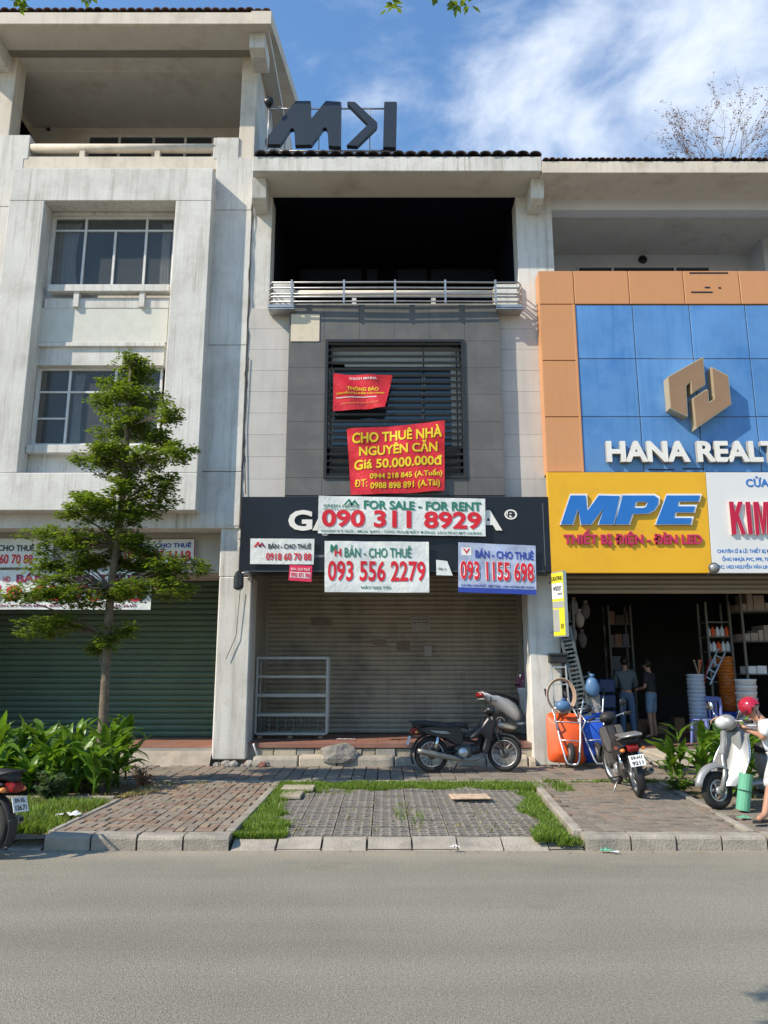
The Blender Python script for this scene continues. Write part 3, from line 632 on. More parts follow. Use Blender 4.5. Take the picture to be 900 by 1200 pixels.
wbox('room_shade_backing', BLACKW, LS, w2[0]-.2, w1[1]+.2, YW+.9, YW+.95, w2[2]-.3, w1[3]+.2)  # black sheet stands in for the shade of the rooms behind the panes
# loggia of the top storey
ZD = zt3-.10; zrail = zz(166, YW); zl = zz(60, YW)
wbox('loggia_floor', CONC, LS, XL0, XLR, YW+.25, 17.0, ZD-.25, ZD)
wbox('parapet', CREAMW, LS, XL0+.01, xx(283, 190, YW), YW-.02, YW+.23, zz(199, YW), zz(184, YW), .01)
pr = MB().tube([(xx(33, 175, YW-.1), YW+.06, zz(172, YW)), (xx(251, 175, YW-.1), YW+.06, zz(172, YW))], .095, 12).build('balcony_rail', CREAMW, LS)
for px in (96, 184): fpart('baluster', CREAMW, LS, px-3, 176, px+3, 186, YW, .12)
fpart('balcony_block', WHITEW, LS, -2, 158, 34, 186, YW-.03, .3, .01); fpart('balcony_block', WHITEW, LS, 250, 161, 280, 186, YW-.03, .3, .01)
ctop = zz(40, 13.9)+.2
wbox('column', CREAMW, LS, xx(-28, 100, YW), xx(17, 100, YW), YW+.0, YW+.42, ZD, ctop, .01); 
wbox('column', CREAMW, LS, xx(283, 100, YW), XLR-.002, YW+.0, YW+.45, ZD-.3, ctop, .01)
wbox('loggia_back_wall', SHADEW, LS, XL0, XLR-.25, 16.3, 16.5, ZD, ctop)
fr_ = window(LS, xx(103, 165, 16.3), xx(252, 165, 16.3), 16.27, ZD, zz(160, 16.3), [(xx(q, 165, 16.3), ZD, zz(160, 16.3)) for q in (141, 181, 218)], [], .06)
wbox('pane', PANE, fr_, xx(104, 165, 16.3), xx(251, 165, 16.3), 16.28, 16.29, ZD, zz(160, 16.3)-.04)
zb1 = zz(60, 14.5)
wbox('beam', SHADEW, LS, XL0, XLR-.25, 14.5, 14.75, zz(84, 14.5), ctop)
wbox('loggia_side_wall', CREAMW, LS, XL0, XL0+.2, YW+.42, 16.3, ZD, ctop)
MB().lathe([(.001, 0), (.045, 0), (.045, .03), (.001, .03)], (xx(57, 152, 16.28), 16.25, zz(152, 16.28)), 'y', 10).build('pipe_hole', BLACKP, LS)
# eave: soffit, fascia, brackets, tiled roof and gable
YE = 13.25; ze = zz(28, YE)
xe = xx(317, 22, YE)
wbox('soffit', SHADEW, LS, XL0-.3, xe-.06, YE+.05, 16.4, ze, ze+.12)
wbox('beam', mat('aged_beam', (.25,.225,.19), .9, .15, 1.5), LS, xx(8, 50, 13.9), xx(292, 50, 13.9), 13.92, 14.12, zz(59, 13.92), ze-.002)
wbox('fascia', CREAMW, LS, XL0-.3, xe, YE-.03, YE+.05, ze-.03, zz(15.5, YE), .01)
for a, b in ((-12, 4), (295, 313)):
    x0_, x1_ = xx(a, 55, 13.75), xx(b, 55, 13.75)
    MB().prism([(13.45, ze-.002), (14.12, ze-.002), (14.12, zz(70, 13.75)), (13.7, zz(70, 13.75)), (13.5, zz(60, 13.6))], 'x', x0_, x1_).build('bracket', WHITEW, LS, bevel=.01)
rise = .40
tile_roof(LS, XL0-.3, xe, YE-.02, zz(15.5, YE)+.07, 18.6, zz(15.5, YE)+.07+(18.6-YE)*rise, ROOFR, .17)
# right gable wall (faces the lower roof) and its cream verge
zg = lambda y: zz(15.5, YE)+(y-YE)*rise
MB().prism([(YW+.455, ZD-.3), (BKY, ZD-.3), (BKY, zg(18.6)-.3), (18.6, zg(18.6)-.03), (YW+.455, zg(YW+.455)-.03)], 'x', XLR-.24, XLR-.003).build('gable_wall', WHITEW, LS)
MB().prism([(YE-.045, ze-.035), (YE-.045, zg(YE)+.01), (18.6, zg(18.6)), (18.6, zg(18.6)-.28)], 'x', XLR-.001, xe+.02).build('verge_board', CREAMW, LS)
wbox('side_wall', WHITEW, LS, XLR-.22, XLR-.004, 16.52, BKY, ZF, ZD-.3); wbox('rear_wall', WHITEW, LS, XL0, XLR, BKY, BKY+.2, 0, zg(18.6)-.3)
wbox('side_wall', WHITEW, LS, XL0-.01, XL0+.2, YW+.0, BKY, 0, zg(18.6)-2.6)
# ground floor: lintel, signboard wall, shutter, piers
zs1 = zz(671, 14.7)
wbox('beam', WHITEW, LS, XL0, XLR, YW-.02, YW+.3, z_soff-.02, zz(599, YW), .01)
wbox('shop_soffit', SHADEW, LS, XL0, XLR-.1, YW+.3, 14.72, z_soff+.0, z_soff+.1)
wbox('sign_wall', mat('sign_wall_plaster', (.42,.41,.37), .9, .1, 1.5, streak=.3), LS, XL0, XLR-.1, 14.7, 14.9, zs1, z_soff-.003)
wbox('shop_soffit', SHADEW, LS, XL0, XLR-.1, 14.9, 16.6, zs1+.05, zs1+.15)
slats(LS, 'roller_shutter', GSH, XL0+.2, XLR-.2, 16.45, ZF+.01, zs1+.05, .118, seed=2)
wbox('pier', WHITEW, LS, xx(248, 880, YW), xx(288, 880, YW), YW, YW+.62, .22, zz(676, YW), .02)
wbox('pier', WHITEW, LS, xx(258, 640, YW), xx(281.5, 640, YW), YW+.01, YW+.62, zz(676, YW), z_soff+.02, .015)
wbox('pier', WHITEW, LS, XL0-.3, XL0+.3, YW, YW+.62, .2, z_soff, .02)
wbox('side_wall', WHITEW, LS, XLR-.19, XLR-.01, YW+.62, 16.5, ZF, zs1)
MB().box(XL0, XLR, YW+.16, 16.9, 0, ZF-.012).build('shop_floor_slab', CONC, LS)
def tile_floor(par, x0, x1, y0, y1, z, m, sx=.4, sy=.4):
    me = None; nx = round((x1-x0)/sx); ny = round((y1-y0)/sy); sx = (x1-x0)/nx; sy = (y1-y0)/ny
    me = MB().box(-sx/2+.003, sx/2-.003, -sy/2+.003, sy/2-.003, -.02, 0).mesh('floor_tile', m)
    for i in range(nx):
        for j in range(ny): inst('floor_tile', me, par, (x0+(i+.5)*sx, y0+(j+.5)*sy, z+random.uniform(-.001, .001)))
sf = wbox('shop_floor', CONC, LS, XL0, XLR, YW+.17, 16.6, ZF-.03, ZF-.015)
tile_floor(sf, XL0, XLR-.35, YW+.16, 16.2, ZF, REDT)
# crack and stained joint along the party line
mb = MB(); px_ = [( XLR+.012+random.uniform(-.015, .015), YW-.034, z_) for z_ in [zz(620, YW)+i*.17 for i in range(42)]]
mb.tube(px_, [random.uniform(.004, .02) for _ in px_], 5).build('cracked_joint', plain('crack_dark', (.10,.085,.07), .95), LS)
# rough plaster mortar edge remains on joint
# concrete ramp in front of the left shop
mb = MB(); x0_, x1_ = xx(178, 880, 14.2), xx(249, 880, 14.2)
mb.quadgrid(lambda u, v: ((-8.6)+u*(x1_+8.6), 13.95+.33*v+.04*noise.noise(Vector((u*20, v*3, 0))), GZ-.05+(.27*min(1, v*1.6))+.012*noise.noise(Vector((u*40, v*9, 2)))), 60, 8)
mb.build('concrete_apron', mat('apron_concrete', (.36,.31,.25), .95, .2, 3, .6, 25, dirt=(.20,.17,.14), dscale=2.5), LS, fix=False)
# ------------------------------------------------------------------ centre shophouse
CS = thing('shophouse', 'grey tiled shophouse with black painted loggia and louvred window', 'shophouse', ((XLR+XCR)/2, YW, 0))
xcl = xx(318, 280, YW); xcr = xx(606, 280, YW); xcr2 = xx(648, 280, YW)
YEC = 13.28; zec = zz(199.5, YEC)                       # underside of the eave
zt2 = zz(362, YW)                                        # top of tiled wall
xd0 = xx(339.5, 365, YW-.2); xd1 = xx(584.5, 365, YW-.2)
zsg = zz(582, YW)
def facing(x0, x1, z0, z1, y, m, sx, sz, holes=None, par=CS, bev=.003, name='wall_tile'):
    nx = max(1, round((x1-x0)/sx)); nz = max(1, round((z1-z0)/sz)); sx = (x1-x0)/nx; sz = (z1-z0)/nz
    me = MB().box(-sx/2+.0025, sx/2-.0025, 0, .012, -sz/2+.0025, sz/2-.0025).mesh(name, m)
    for i in range(nx):
        for j in range(nz):
            cx, cz = x0+(i+.5)*sx, z0+(j+.5)*sz
            if holes and holes(cx, cz): continue
            inst(name, me, par, (cx, y+random.uniform(-.0012, .0012), cz))
# backing walls
wx0, wx1 = xx(381.5, 480, YW-.2), xx(544, 480, YW-.2); wz0, wz1 = zz(559.5, YW-.2), zz(399.5, YW-.2)
cw = MB().box(XLR+.01, wx0-.02, YW, YW+.25, zsg-.2, zt2).box(wx1+.02, XCR, YW, YW+.25, zsg-.2, zt2).box(wx0-.02, wx1+.02, YW, YW+.25, zsg-.2, wz0-.02).box(wx0-.02, wx1+.02, YW, YW+.25, wz1+.02, zt2)
cwo = cw.build('wall', DGROUT, CS)
lt = wbox('tiled_strip', LTILE, CS, XLR+.02, xd0, YW-.012, YW, zsg-.1, zt2); facing(XLR+.02, xd0-.003, zsg-.1, zt2, YW-.025, LTILE, .75, .42, par=lt)
lt = wbox('tiled_strip', LTILE, CS, xd1, XCR-.02, YW-.012, YW, zsg-.1, zt2); facing(xd1+.003, xcr2-.02, zsg-.1, zt2, YW-.025, LTILE, .9, .42, par=lt)
# dark panel of tiles in four fields around the window
dp = MB().box(xd0, wx0-.02, YW-.19, YW-.014, zsg-.05, zt2-.002).box(wx1+.02, xd1, YW-.19, YW-.014, zsg-.05, zt2-.002).box(wx0-.02, wx1+.02, YW-.19, YW-.014, wz1+.02, zt2-.002).box(wx0-.02, wx1+.02, YW-.19, YW-.014, zsg-.05, wz0-.02).build('tiled_panel', DGROUT, CS)
hh = (wz1-wz0)/5
facing(xd0, wx0-.02, wz0, wz1, YW-.2, DTILE, .65, hh, par=dp); facing(wx1+.02, xd1, wz0, wz1, YW-.2, DTILE, .65, hh, par=dp)
facing(xd0, xd1, wz1, zt2-.002, YW-.2, DTILE, (xd1-xd0)/6, hh, par=dp); facing(xd0, xd1, zsg-.02, wz0, YW-.2, DTILE, (xd1-xd0)/6, .4, par=dp)
fpart('stone_tile', TILEPALE, CS, 341, 368, 374.5, 400, YW-.215, .02, .003)
# louvred window
lv = MB().box(wx0-.02, wx0+.035, YW-.23, YW+.2, wz0-.02, wz1+.02).box(wx1-.035, wx1+.02, YW-.23, YW+.2, wz0-.02, wz1+.02).box(wx0+.035, wx1-.035, YW-.23, YW+.2, wz1-.03, wz1+.02).box(wx0+.035, wx1-.035, YW-.23, YW+.2, wz0-.02, wz0+.03).build('louvred_window', SLAT, CS)
me = MB().cb((0, 0, 0), (wx1-wx0-.07, .05, .045), Matrix.Rotation(.25, 3, 'X')).mesh('slat', SLAT)
for i in range(21): inst('slat', me, lv, ((wx0+wx1)/2, YW-.17, wz0+.07+i*(wz1-wz0-.12)/20))
for px in (388, 497, 536): 
    x_ = xx(px, 480, YW-.13); wbox('slat_carrier', SLAT, lv, x_-.012, x_+.012, YW-.135, YW-.11, wz0+.03, wz1-.03)
yb_ = YW+.03
fpart('blind', BLIND, lv, 388, 402, 538, 427, yb_, .01); fpart('blind_rail', plain('pale_rail', (.60,.60,.55), .6), lv, 404, 427, 539, 430, yb_-.01, .03)
fpart('pane', PANE, lv, 390, 431, 496, 525, yb_, .012); fpart('pane', PANE, lv, 498, 431, 530, 525, yb_, .012)
fpart('window_post', BLIND, lv, 529, 431, 541, 523, yb_-.02, .04); fpart('window_post', BLIND, lv, 384, 431, 391, 523, yb_-.02, .04)
for k in range(6): fpart('mullion', plain('pale_mullion', (.55,.55,.52), .6) if k == 0 else bpy.data.materials['pale_mullion'], lv, 495, 441+k*9, 498, 446+k*9, yb_-.015, .012)
fpart('low_wall', plain('dusty_wall', (.22,.20,.17), .9), lv, 388, 525, 540, 560, yb_+.02, .02)
for r in (533, 545): fpart('mullion', SLAT, lv, 388, r, 540, r+3, yb_-.01, .02)
wbox('room_shade_backing', BLACKW, CS, wx0-.3, wx1+.3, YW+.6, YW+.65, wz0-.2, wz1+.2)  # black sheet put in for the unlit room behind the louvres
# columns of the loggia
wbox('column', WHITEW, CS, XLR+.004, xcl, YW+.001, YW+.45, zt2+.0, zec-.002, .008); wbox('column', WHITEW, CS, xcr, xcr2, YW+.001, YW+.45, zt2+.0, zec-.002, .008)
# black loggia box
ZC = zt2
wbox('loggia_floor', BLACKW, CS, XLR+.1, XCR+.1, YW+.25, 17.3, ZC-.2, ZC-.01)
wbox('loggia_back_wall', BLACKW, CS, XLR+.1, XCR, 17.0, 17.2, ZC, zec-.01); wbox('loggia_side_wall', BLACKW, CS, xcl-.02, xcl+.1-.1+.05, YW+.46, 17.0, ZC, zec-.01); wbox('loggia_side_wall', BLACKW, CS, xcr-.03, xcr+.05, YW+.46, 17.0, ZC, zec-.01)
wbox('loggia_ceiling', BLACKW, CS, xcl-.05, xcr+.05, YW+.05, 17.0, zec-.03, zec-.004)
dg = plain('dim_glass', (.03,.04,.055), .1, spec=.8)
for a, b in ((352, 424), (430, 442), (466, 500), (505, 590)): fpart('back_window', dg, CS, a, 313, b, 333, 16.97, .03)
MB().ball((xx(465, 254, 16.2), 16.2, zz(254, 16.2)), (.10, .10, .05)).build('ceiling_lamp', plain('lamp_dim', (.22,.24,.26), .4), CS)
MB().tube([(xx(465, 254, 16.2), 16.2, zz(254, 16.2)), (xx(465, 254, 16.2), 16.2, zec)], .01, 5).build('lamp_rod', BLACKP, CS)
# balustrade behind the railing
fpart('balcony_block', WHITEW, CS, 320, 332, 344, 361, YW-.06, .3, .008); fpart('balcony_block', WHITEW, CS, 580, 333, 611, 361, YW-.06, .3, .008)
MB().tube([(xx(344, 344, YW), YW+.05, zz(343, YW)), (xx(580, 344, YW), YW+.05, zz(343, YW))], .07, 10).build('balustrade_rail', CREAMW, CS)
for px in (415, 508): fpart('baluster', WHITEW, CS, px-2.5, 349, px+2.5, 361, YW, .1)
fpart('balcony_curb', WHITEW, CS, 318, 356, 612, 363, YW-.02, .2)
# steel railing
YR = 13.72
rl = bpy.data.objects.new('railing', None); COL.objects.link(rl)
rl.parent = CS
xa, xb = xx(314.5, 345, YR), xx(612, 345, YR)
for py in (328.5, 335, 342, 345.5, 351):
    z_ = zz(py+2, YR); MB().tube([(xa+.03, YW-.03, z_), (xa, YR+.12, z_), (xa+.06, YR+.02, z_), ((xa+xb)/2, YR, z_), (xb-.06, YR+.02, z_), (xb, YR+.12, z_), (xb-.03, YW-.03, z_)], .017, 6).build('rail', STEEL, rl)
for px in (341.5, 403, 463, 522, 581):
    x_ = xx(px, 345, YR); wbox('railing_post', STEEL, rl, x_-.018, x_+.018, YR-.012, YR+.03, zz(355, YR), zz(328, YR))
for a, b in ((xa, xa+.5), (xb-.5, xb)):
    wbox('base_plate', STEEL, rl, a, b, YR+.03, YW-.04, zz(361, YR), zz(359, YR)); 
    for k in range(3): wbox('base_fin', STEEL, rl, a, b, YR+.03+.1*k, YR+.04+.1*k, zz(361, YR)+.02, zz(356, YR))
# eave
wbox('soffit', SHADEW, CS, xx(296, 200, YEC), XCR, YEC+.05, YW+.6, zec, zec+.1)
wbox('fascia', WHITEW, CS, xx(296.5, 190, YEC), XCR, YEC-.02, YEC+.05, zec-.03, zz(184, YEC), .01)
for a, b in ((297, 314), (619.5, 635)):
    x0_, x1_ = xx(a, 222, 13.75), xx(b, 222, 13.75)
    MB().prism([(13.5, zec-.001), (YW+.02, zec-.001), (YW+.02, zz(243, 13.85)), (13.75, zz(240, 13.75)), (13.6, zz(232, 13.6))], 'x', x0_, x1_).build('bracket', WHITEW, CS, bevel=.01)
tile_roof(CS, xx(299, 182, YEC), XCR+.0, YEC-.04, zz(184, YEC)+.05, 18.3, zz(184, YEC)+.05+5*.30, ROOFD, .235)
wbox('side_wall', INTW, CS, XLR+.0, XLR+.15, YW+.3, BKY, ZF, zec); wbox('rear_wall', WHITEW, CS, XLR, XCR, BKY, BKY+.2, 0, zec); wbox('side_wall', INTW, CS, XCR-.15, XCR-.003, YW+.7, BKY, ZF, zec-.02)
# ground floor
YS = 16.3; zf = .50; zst = zz(671, 13.65)
sx0, sx1 = xx(314, 760, YS), xx(607, 760, YS)
slats(CS, 'roller_shutter', TSH, sx0, sx1, YS, zf+.015, 4.1, .098, seed=5)
TANW = mat('tan_side_wall', (.36,.33,.27), .85, .08, 1.2, streak=.3)
wbox('side_panel', TANW, CS, xx(288, 760, YS)-.3, sx0, YS-.04, YS+.2, zf, 4.2); wbox('side_panel', TANW, CS, sx1, xx(640, 760, YS)+.2, YS-.04, YS+.2, zf, 4.2)
wbox('side_wall', TANW, CS, xx(288, 760, YW)-.1, xx(288, 760, YW)+.02, YW+.4, YS, zf-.2, 4.2); wbox('side_wall', TANW, CS, xx(640, 760, YW)+.02, xx(640, 760, YW)+.14, YW+.4, YS, zf-.2, 4.2)
wbox('shop_ceiling', SHADEW, CS, XLR, XCR, YW-.1, YS+.2, 4.15, 4.25)
wbox('lintel_wall', WHITEW, CS, XLR, XCR+.2, YW+.0, YW+.25, 4.0, zsg-.1)
MB().box(XLR+.02, XCR-.2, YW+.22, 17, 0, zf-.02).build('shop_floor_slab', CONC, CS)
sf = wbox('shop_floor', CONC, CS, XLR+.15, XCR-.4, YW+.18, YS, zf-.04, zf-.015)
tile_floor(sf, XLR+.2, XCR-.42, YW+.16, YS-.03, zf, REDT)
# front of the step: red lip, patchwork of pale blocks, rough kerb stones
px0_, px1_ = xx(299, 880, YW), xx(627, 880, YW)
wbox('step_lip', REDT, CS, px0_, px1_, YW+.12, YW+.2, zf-.09, zf-.004, .006)
x_ = px0_; rd = random.Random(11); k = 0
while x_ < px1_-.05:
    wd = rd.uniform(.22, .42); e = min(px1_, x_+wd); wbox('step_block', random.choice([STONE, STONE, CONC]), CS, x_+.006, e-.006, YW+.13+rd.uniform(0, .03), YW+.24, .12, zf-.10, .012); x_ = e
x_ = px0_-.02
while x_ < px1_-.05:
    wd = rd.uniform(.5, 1.1); e = min(px1_, x_+wd); h_ = rd.uniform(.25, .31)
    mb = MB(); mb.prism([(13.93, .1), (YW+.13, .1), (YW+.13, h_), (14.0, h_), (13.95, h_-.04)], 'x', x_+.01, e-.01); mb.build('step_stone', KERBM if rd.random() < .6 else STONE, CS, bevel=.02); x_ = e
# piers
wbox('pier', WHITEW, CS, xx(625, 880, YW), xx(663, 880, YW), YW, YW+.6, .12, zsg, .02)
def papers(items):
    for a, b, c, d, col in items:
        y = YS-.03; mb = MB(); x0_, x1_ = xx(a, (b+d)/2, y), xx(c, (b+d)/2, y); z0_, z1_ = zz(d, y), zz(b, y)
        mb.quadgrid(lambda u, v: (x0_+u*(x1_-x0_), y-.012+.006*sin(u*5+v*3), z0_+v*(z1_-z0_)), 5, 4); o = mb.build('poster', col[0], CS, fix=False)
        for r in range(col[1]): lettering(o, 'thong bao lien he' if False else '— — — —', x0_+.04, z1_-.06-r*.07, x1_-.04, z1_-.045-r*.07, y-.02, col[2], .002)
PAPER = plain('faded_paper', (.36,.33,.30), .9, var=.15); FPAP = plain('faded_brown_paper', (.22,.17,.13), .9, var=.2)
papers([(482, 723, 504, 740, (PAPER, 2, INKK)), (365, 724, 389, 733, (FPAP, 0, INKK)), (497, 757, 506, 769, (PAPER, 0, INKK)), (437, 750, 452, 756, (FPAP, 0, INKK)), (465, 752, 480, 762, (FPAP, 0, INKK))])
fpart('meter_box', plain('grey_meter_box', (.12,.12,.115), .6), CS, 612, 729, 622, 745, YS-.12, .08, .005); fpart('green_notice', plain('green_notice_face', (.03,.12,.06), .6), CS, 612, 749, 621, 756, YS-.06, .02)
fpart('hatch', SLAT, CS, 619, 770, 626, 788, YS-.06, .02)

# ------------------------------------------------------------------ right shophouse
RS = thing('shophouse', 'shophouse clad in blue and orange panels above an open hardware shop', 'shophouse', ((XCR+XRR)/2, YW, 0))
YA = 13.75; zat = zz(317.5, YA); zab = zz(553.5, YA)
xo0 = xx(631.5, 330, YA)
ob = wbox('cladding_frame', plain('cladding_backing', (.16,.12,.09), .8), RS, xo0+.01, XRR, YA+.03, YW-.001, zab-.0, zat-.01)
xs_o = [xo0, xx(672.5, 336, YA)]; zs_o = [zat, zz(356.5, YA), zz(422.5, YA), zz(488.5, YA), zab]
top = [xo0, xx(672.5, 336, YA), xx(737, 336, YA), xx(801.5, 336, YA), xx(867, 336, YA)]
while top[-1] < XRR-.5: top.append(top[-1]+(top[-2]-top[-3]))
for a, b in zip(top[:-1], top[1:]): wbox('orange_panel', ORANGEP, RS, a+.008, b-.008, YA, YA+.05, zs_o[1]+.008, zat, .006)
for c, d in zip(zs_o[1:-1], zs_o[2:]): wbox('orange_panel', ORANGEP, RS, xs_o[0]+.008, xs_o[1]-.002, YA, YA+.05, d+.008, c-.008, .006)
wbox('side_return', ORANGEP, RS, xo0-.001, xo0+.006, YA+.002, YW-.03, zab, zat)
xb_ = [xx(675.5, 390, YA), xx(743.5, 390, YA), xx(810.5, 390, YA), xx(876.5, 390, YA)]
while xb_[-1] < XRR-.5: xb_.append(xb_[-1]+(xb_[-1]-xb_[-2]))
for i in range(len(xb_)-1):
    for c, d in ((zs_o[1]-.01, zz(420, YA)), (zz(420, YA), zz(488, YA)), (zz(488, YA), zab)):
        wbox('blue_panel', BLUEP, RS, xb_[i]+.008, xb_[i+1]-.008, YA+.015, YA+.06, d+.006, c-.006, .006)
wbox('orange_panel', ORANGEP, RS, xb_[0]-.04, xb_[0]+.002, YA-.004, YA+.05, zab, zs_o[1], .004)
# cuts in the orange band
for a, b, c, d in ((808, 319, 853, 320.5), (810, 341.5, 835, 343), (826, 336, 832, 337.5), (842, 336.5, 845, 338)): fpart('slot', BLACKP, RS, a, b, c, d, YA-.006, .01)
for a, b, c, d in ((760, 549.5, 790, 551), (800, 548.5, 825, 550)): fpart('slot', BLACKP, RS, a, b, c, d, YA+.006, .012)
# loggia
zer = zz(200, YEC)
wbox('lintel_wall', WHITEW, RS, XCR, XRR, YW+.0, YW+.25, zs1+.3, zz(330, YW))
ZR = zz(330, YW)-.1
wbox('loggia_floor', GREYW, RS, XCR, XRR, YW+.25, 16.8, ZR-.2, ZR)
wbox('beam', GREYW, RS, XCR+.05, XRR, YW+.08, YW+.35, zz(246, YW+.08), zz(222, YW+.08)+.1); wbox('loggia_back_wall', GREYW, RS, XCR+.05, XRR, 16.3, 16.5, ZR, zec+.2)
wbox('loggia_side_wall', GREYW, RS, XCR+.0, XCR+.12, YW+.46, 16.3, ZR, zec+.1); wbox('loggia_side_wall', GREYW, RS, xx(893, 280, 15.6), xx(893, 280, 15.6)+.4, 15.6, 16.3, ZR, zec+.1)
tb = MB().tube([(xx(720, 281, 16.2), 16.22, zz(281, 16.2)), (xx(780, 281, 16.2), 16.22, zz(281, 16.2))], .02, 6).build('tube_lamp', plain('unlit_tube', (.10,.12,.13), .4), RS)
MB().lathe([(.001, 0), (.10, 0), (.10, .03), (.001, .03)], (xx(753, 304.5, 16.3), 16.27, zz(304.5, 16.3)), 'y', 16).build('vent_hole', BLACKP, RS)
fw_ = window(RS, xx(675, 314, 16.3), xx(832, 314, 16.3), 16.27, ZR, zz(312.5, 16.3), [(xx(q, 314, 16.3), ZR, zz(312.5, 16.3)) for q in (717, 790)], [], .05, frame=GREYW)
wbox('pane', PANE, fw_, xx(676, 314, 16.3), xx(831, 314, 16.3), 16.28, 16.29, ZR, zz(313.5, 16.3)-.02)
wbox('soffit', SHADEW, RS, XCR+.0, XRR, YEC+.05, 16.4, zec+.0-.04, zec+.06); wbox('fascia', CREAMW, RS, XCR+.003, XRR, YEC-.02, YEC+.05, zec-.07, zz(189.5, YEC), .008)
tile_roof(RS, XCR+.02, XRR, YEC-.03, zz(189.5, YEC)+.05, 18.3, zz(189.5, YEC)+.05+5*.30, ROOFR, .12)
wbox('rear_wall', WHITEW, RS, XCR, XRR, BKY, BKY+.2, 0, zec); wbox('side_wall', WHITEW, RS, XRR, XRR+.2, YW, BKY, 0, zec)
# shop: housing slats, interior shell
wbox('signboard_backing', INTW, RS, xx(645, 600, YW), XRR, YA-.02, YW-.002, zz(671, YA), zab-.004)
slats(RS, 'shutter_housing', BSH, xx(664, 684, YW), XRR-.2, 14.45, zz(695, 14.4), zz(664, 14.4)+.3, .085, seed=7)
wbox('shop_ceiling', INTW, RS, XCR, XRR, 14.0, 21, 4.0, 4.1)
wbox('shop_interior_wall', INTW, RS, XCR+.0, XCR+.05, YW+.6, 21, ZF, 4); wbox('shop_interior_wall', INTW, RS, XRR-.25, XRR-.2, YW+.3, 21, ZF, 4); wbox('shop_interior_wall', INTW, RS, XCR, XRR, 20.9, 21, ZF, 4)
MB().box(XCR-.1, XRR, YW+.16, 21, 0, ZF-.03).build('shop_floor_slab', CONC, RS)
sf = wbox('shop_floor', CONC, RS, XCR+.3, XRR-.2, YW+.17, 21, ZF-.04, ZF-.02); tile_floor(sf, XCR+.3, XRR-.3, YW+.16, 18.5, ZF, REDT, .4, .4)
mb = MB().quadgrid(lambda u, v: (3.28+u*5.9, 13.93+.42*v+.03*noise.noise(Vector((u*20, v*3, 5))), GZ-.04+(.30*min(1, v*1.15))+.012*noise.noise(Vector((u*40, v*9, 2)))), 50, 8)
mb.build('concrete_apron', bpy.data.materials['apron_concrete'], RS, fix=False)
wbox('pier', WHITEW, RS, XRR-.3, XRR+.3, YW, YW+.6, .12, zab, .02)
# ================================================================== SIGNS
def pbox(name, m, parent, x0, y0, x1, y1, Y, d, **k): return fpart(name, m, parent, x0, y0, x1, y1, Y, d, **k)
def sign_root(name, label, cat, px, py, Y, group=None): return thing(name, label, cat, (xx(px, py, Y), Y, zz(py, Y)), group)
# black shop fascia sign
YB = 13.62
bs = sign_root('shop_sign', 'long black fascia sign with white raised letters above the taupe shutter', 'sign', 460, 672, YB)
x0_, x1_ = xx(281.5, 626, YB), xx(645, 626, YB); z0_, z1_ = zz(671, YB), zz(582, YB)
MB().box(x0_, x1_, YB, YW-.03, z0_, z1_).build('sign_board', BLACKP, bs, bevel=.012)
eg = MB(); xe_ = xx(637, 626, YB); eg.box(xe_, xe_+.012, YB-.004, YB, z0_+.12, z1_-.12); eg.box(xx(291, 626, YB), xe_, YB-.004, YB, z0_+.02, z0_+.03); eg.build('trim_line', plain('grey_trim', (.12,.13,.14), .4), bs)
xg = xx(338, 610, YB)
lettering(bs, 'GẠCH MARIA', xg, zz(628.5, YB), xx(588, 612, YB), zz(597, YB), YB, LETW, .035, .035, split=True, side=LETG)
ptext(bs, '®', 591, 597, 606, 609, YB, LETW, depth=.01)
ptext(bs, 'GẠCH ỐP LÁT CAO CẤP - SÀN LIÊN DOANH', 300, 648.5, 384, 654, YB, plain('grey_small_letter', (.38,.38,.38), .5), depth=.008, bold=.01)
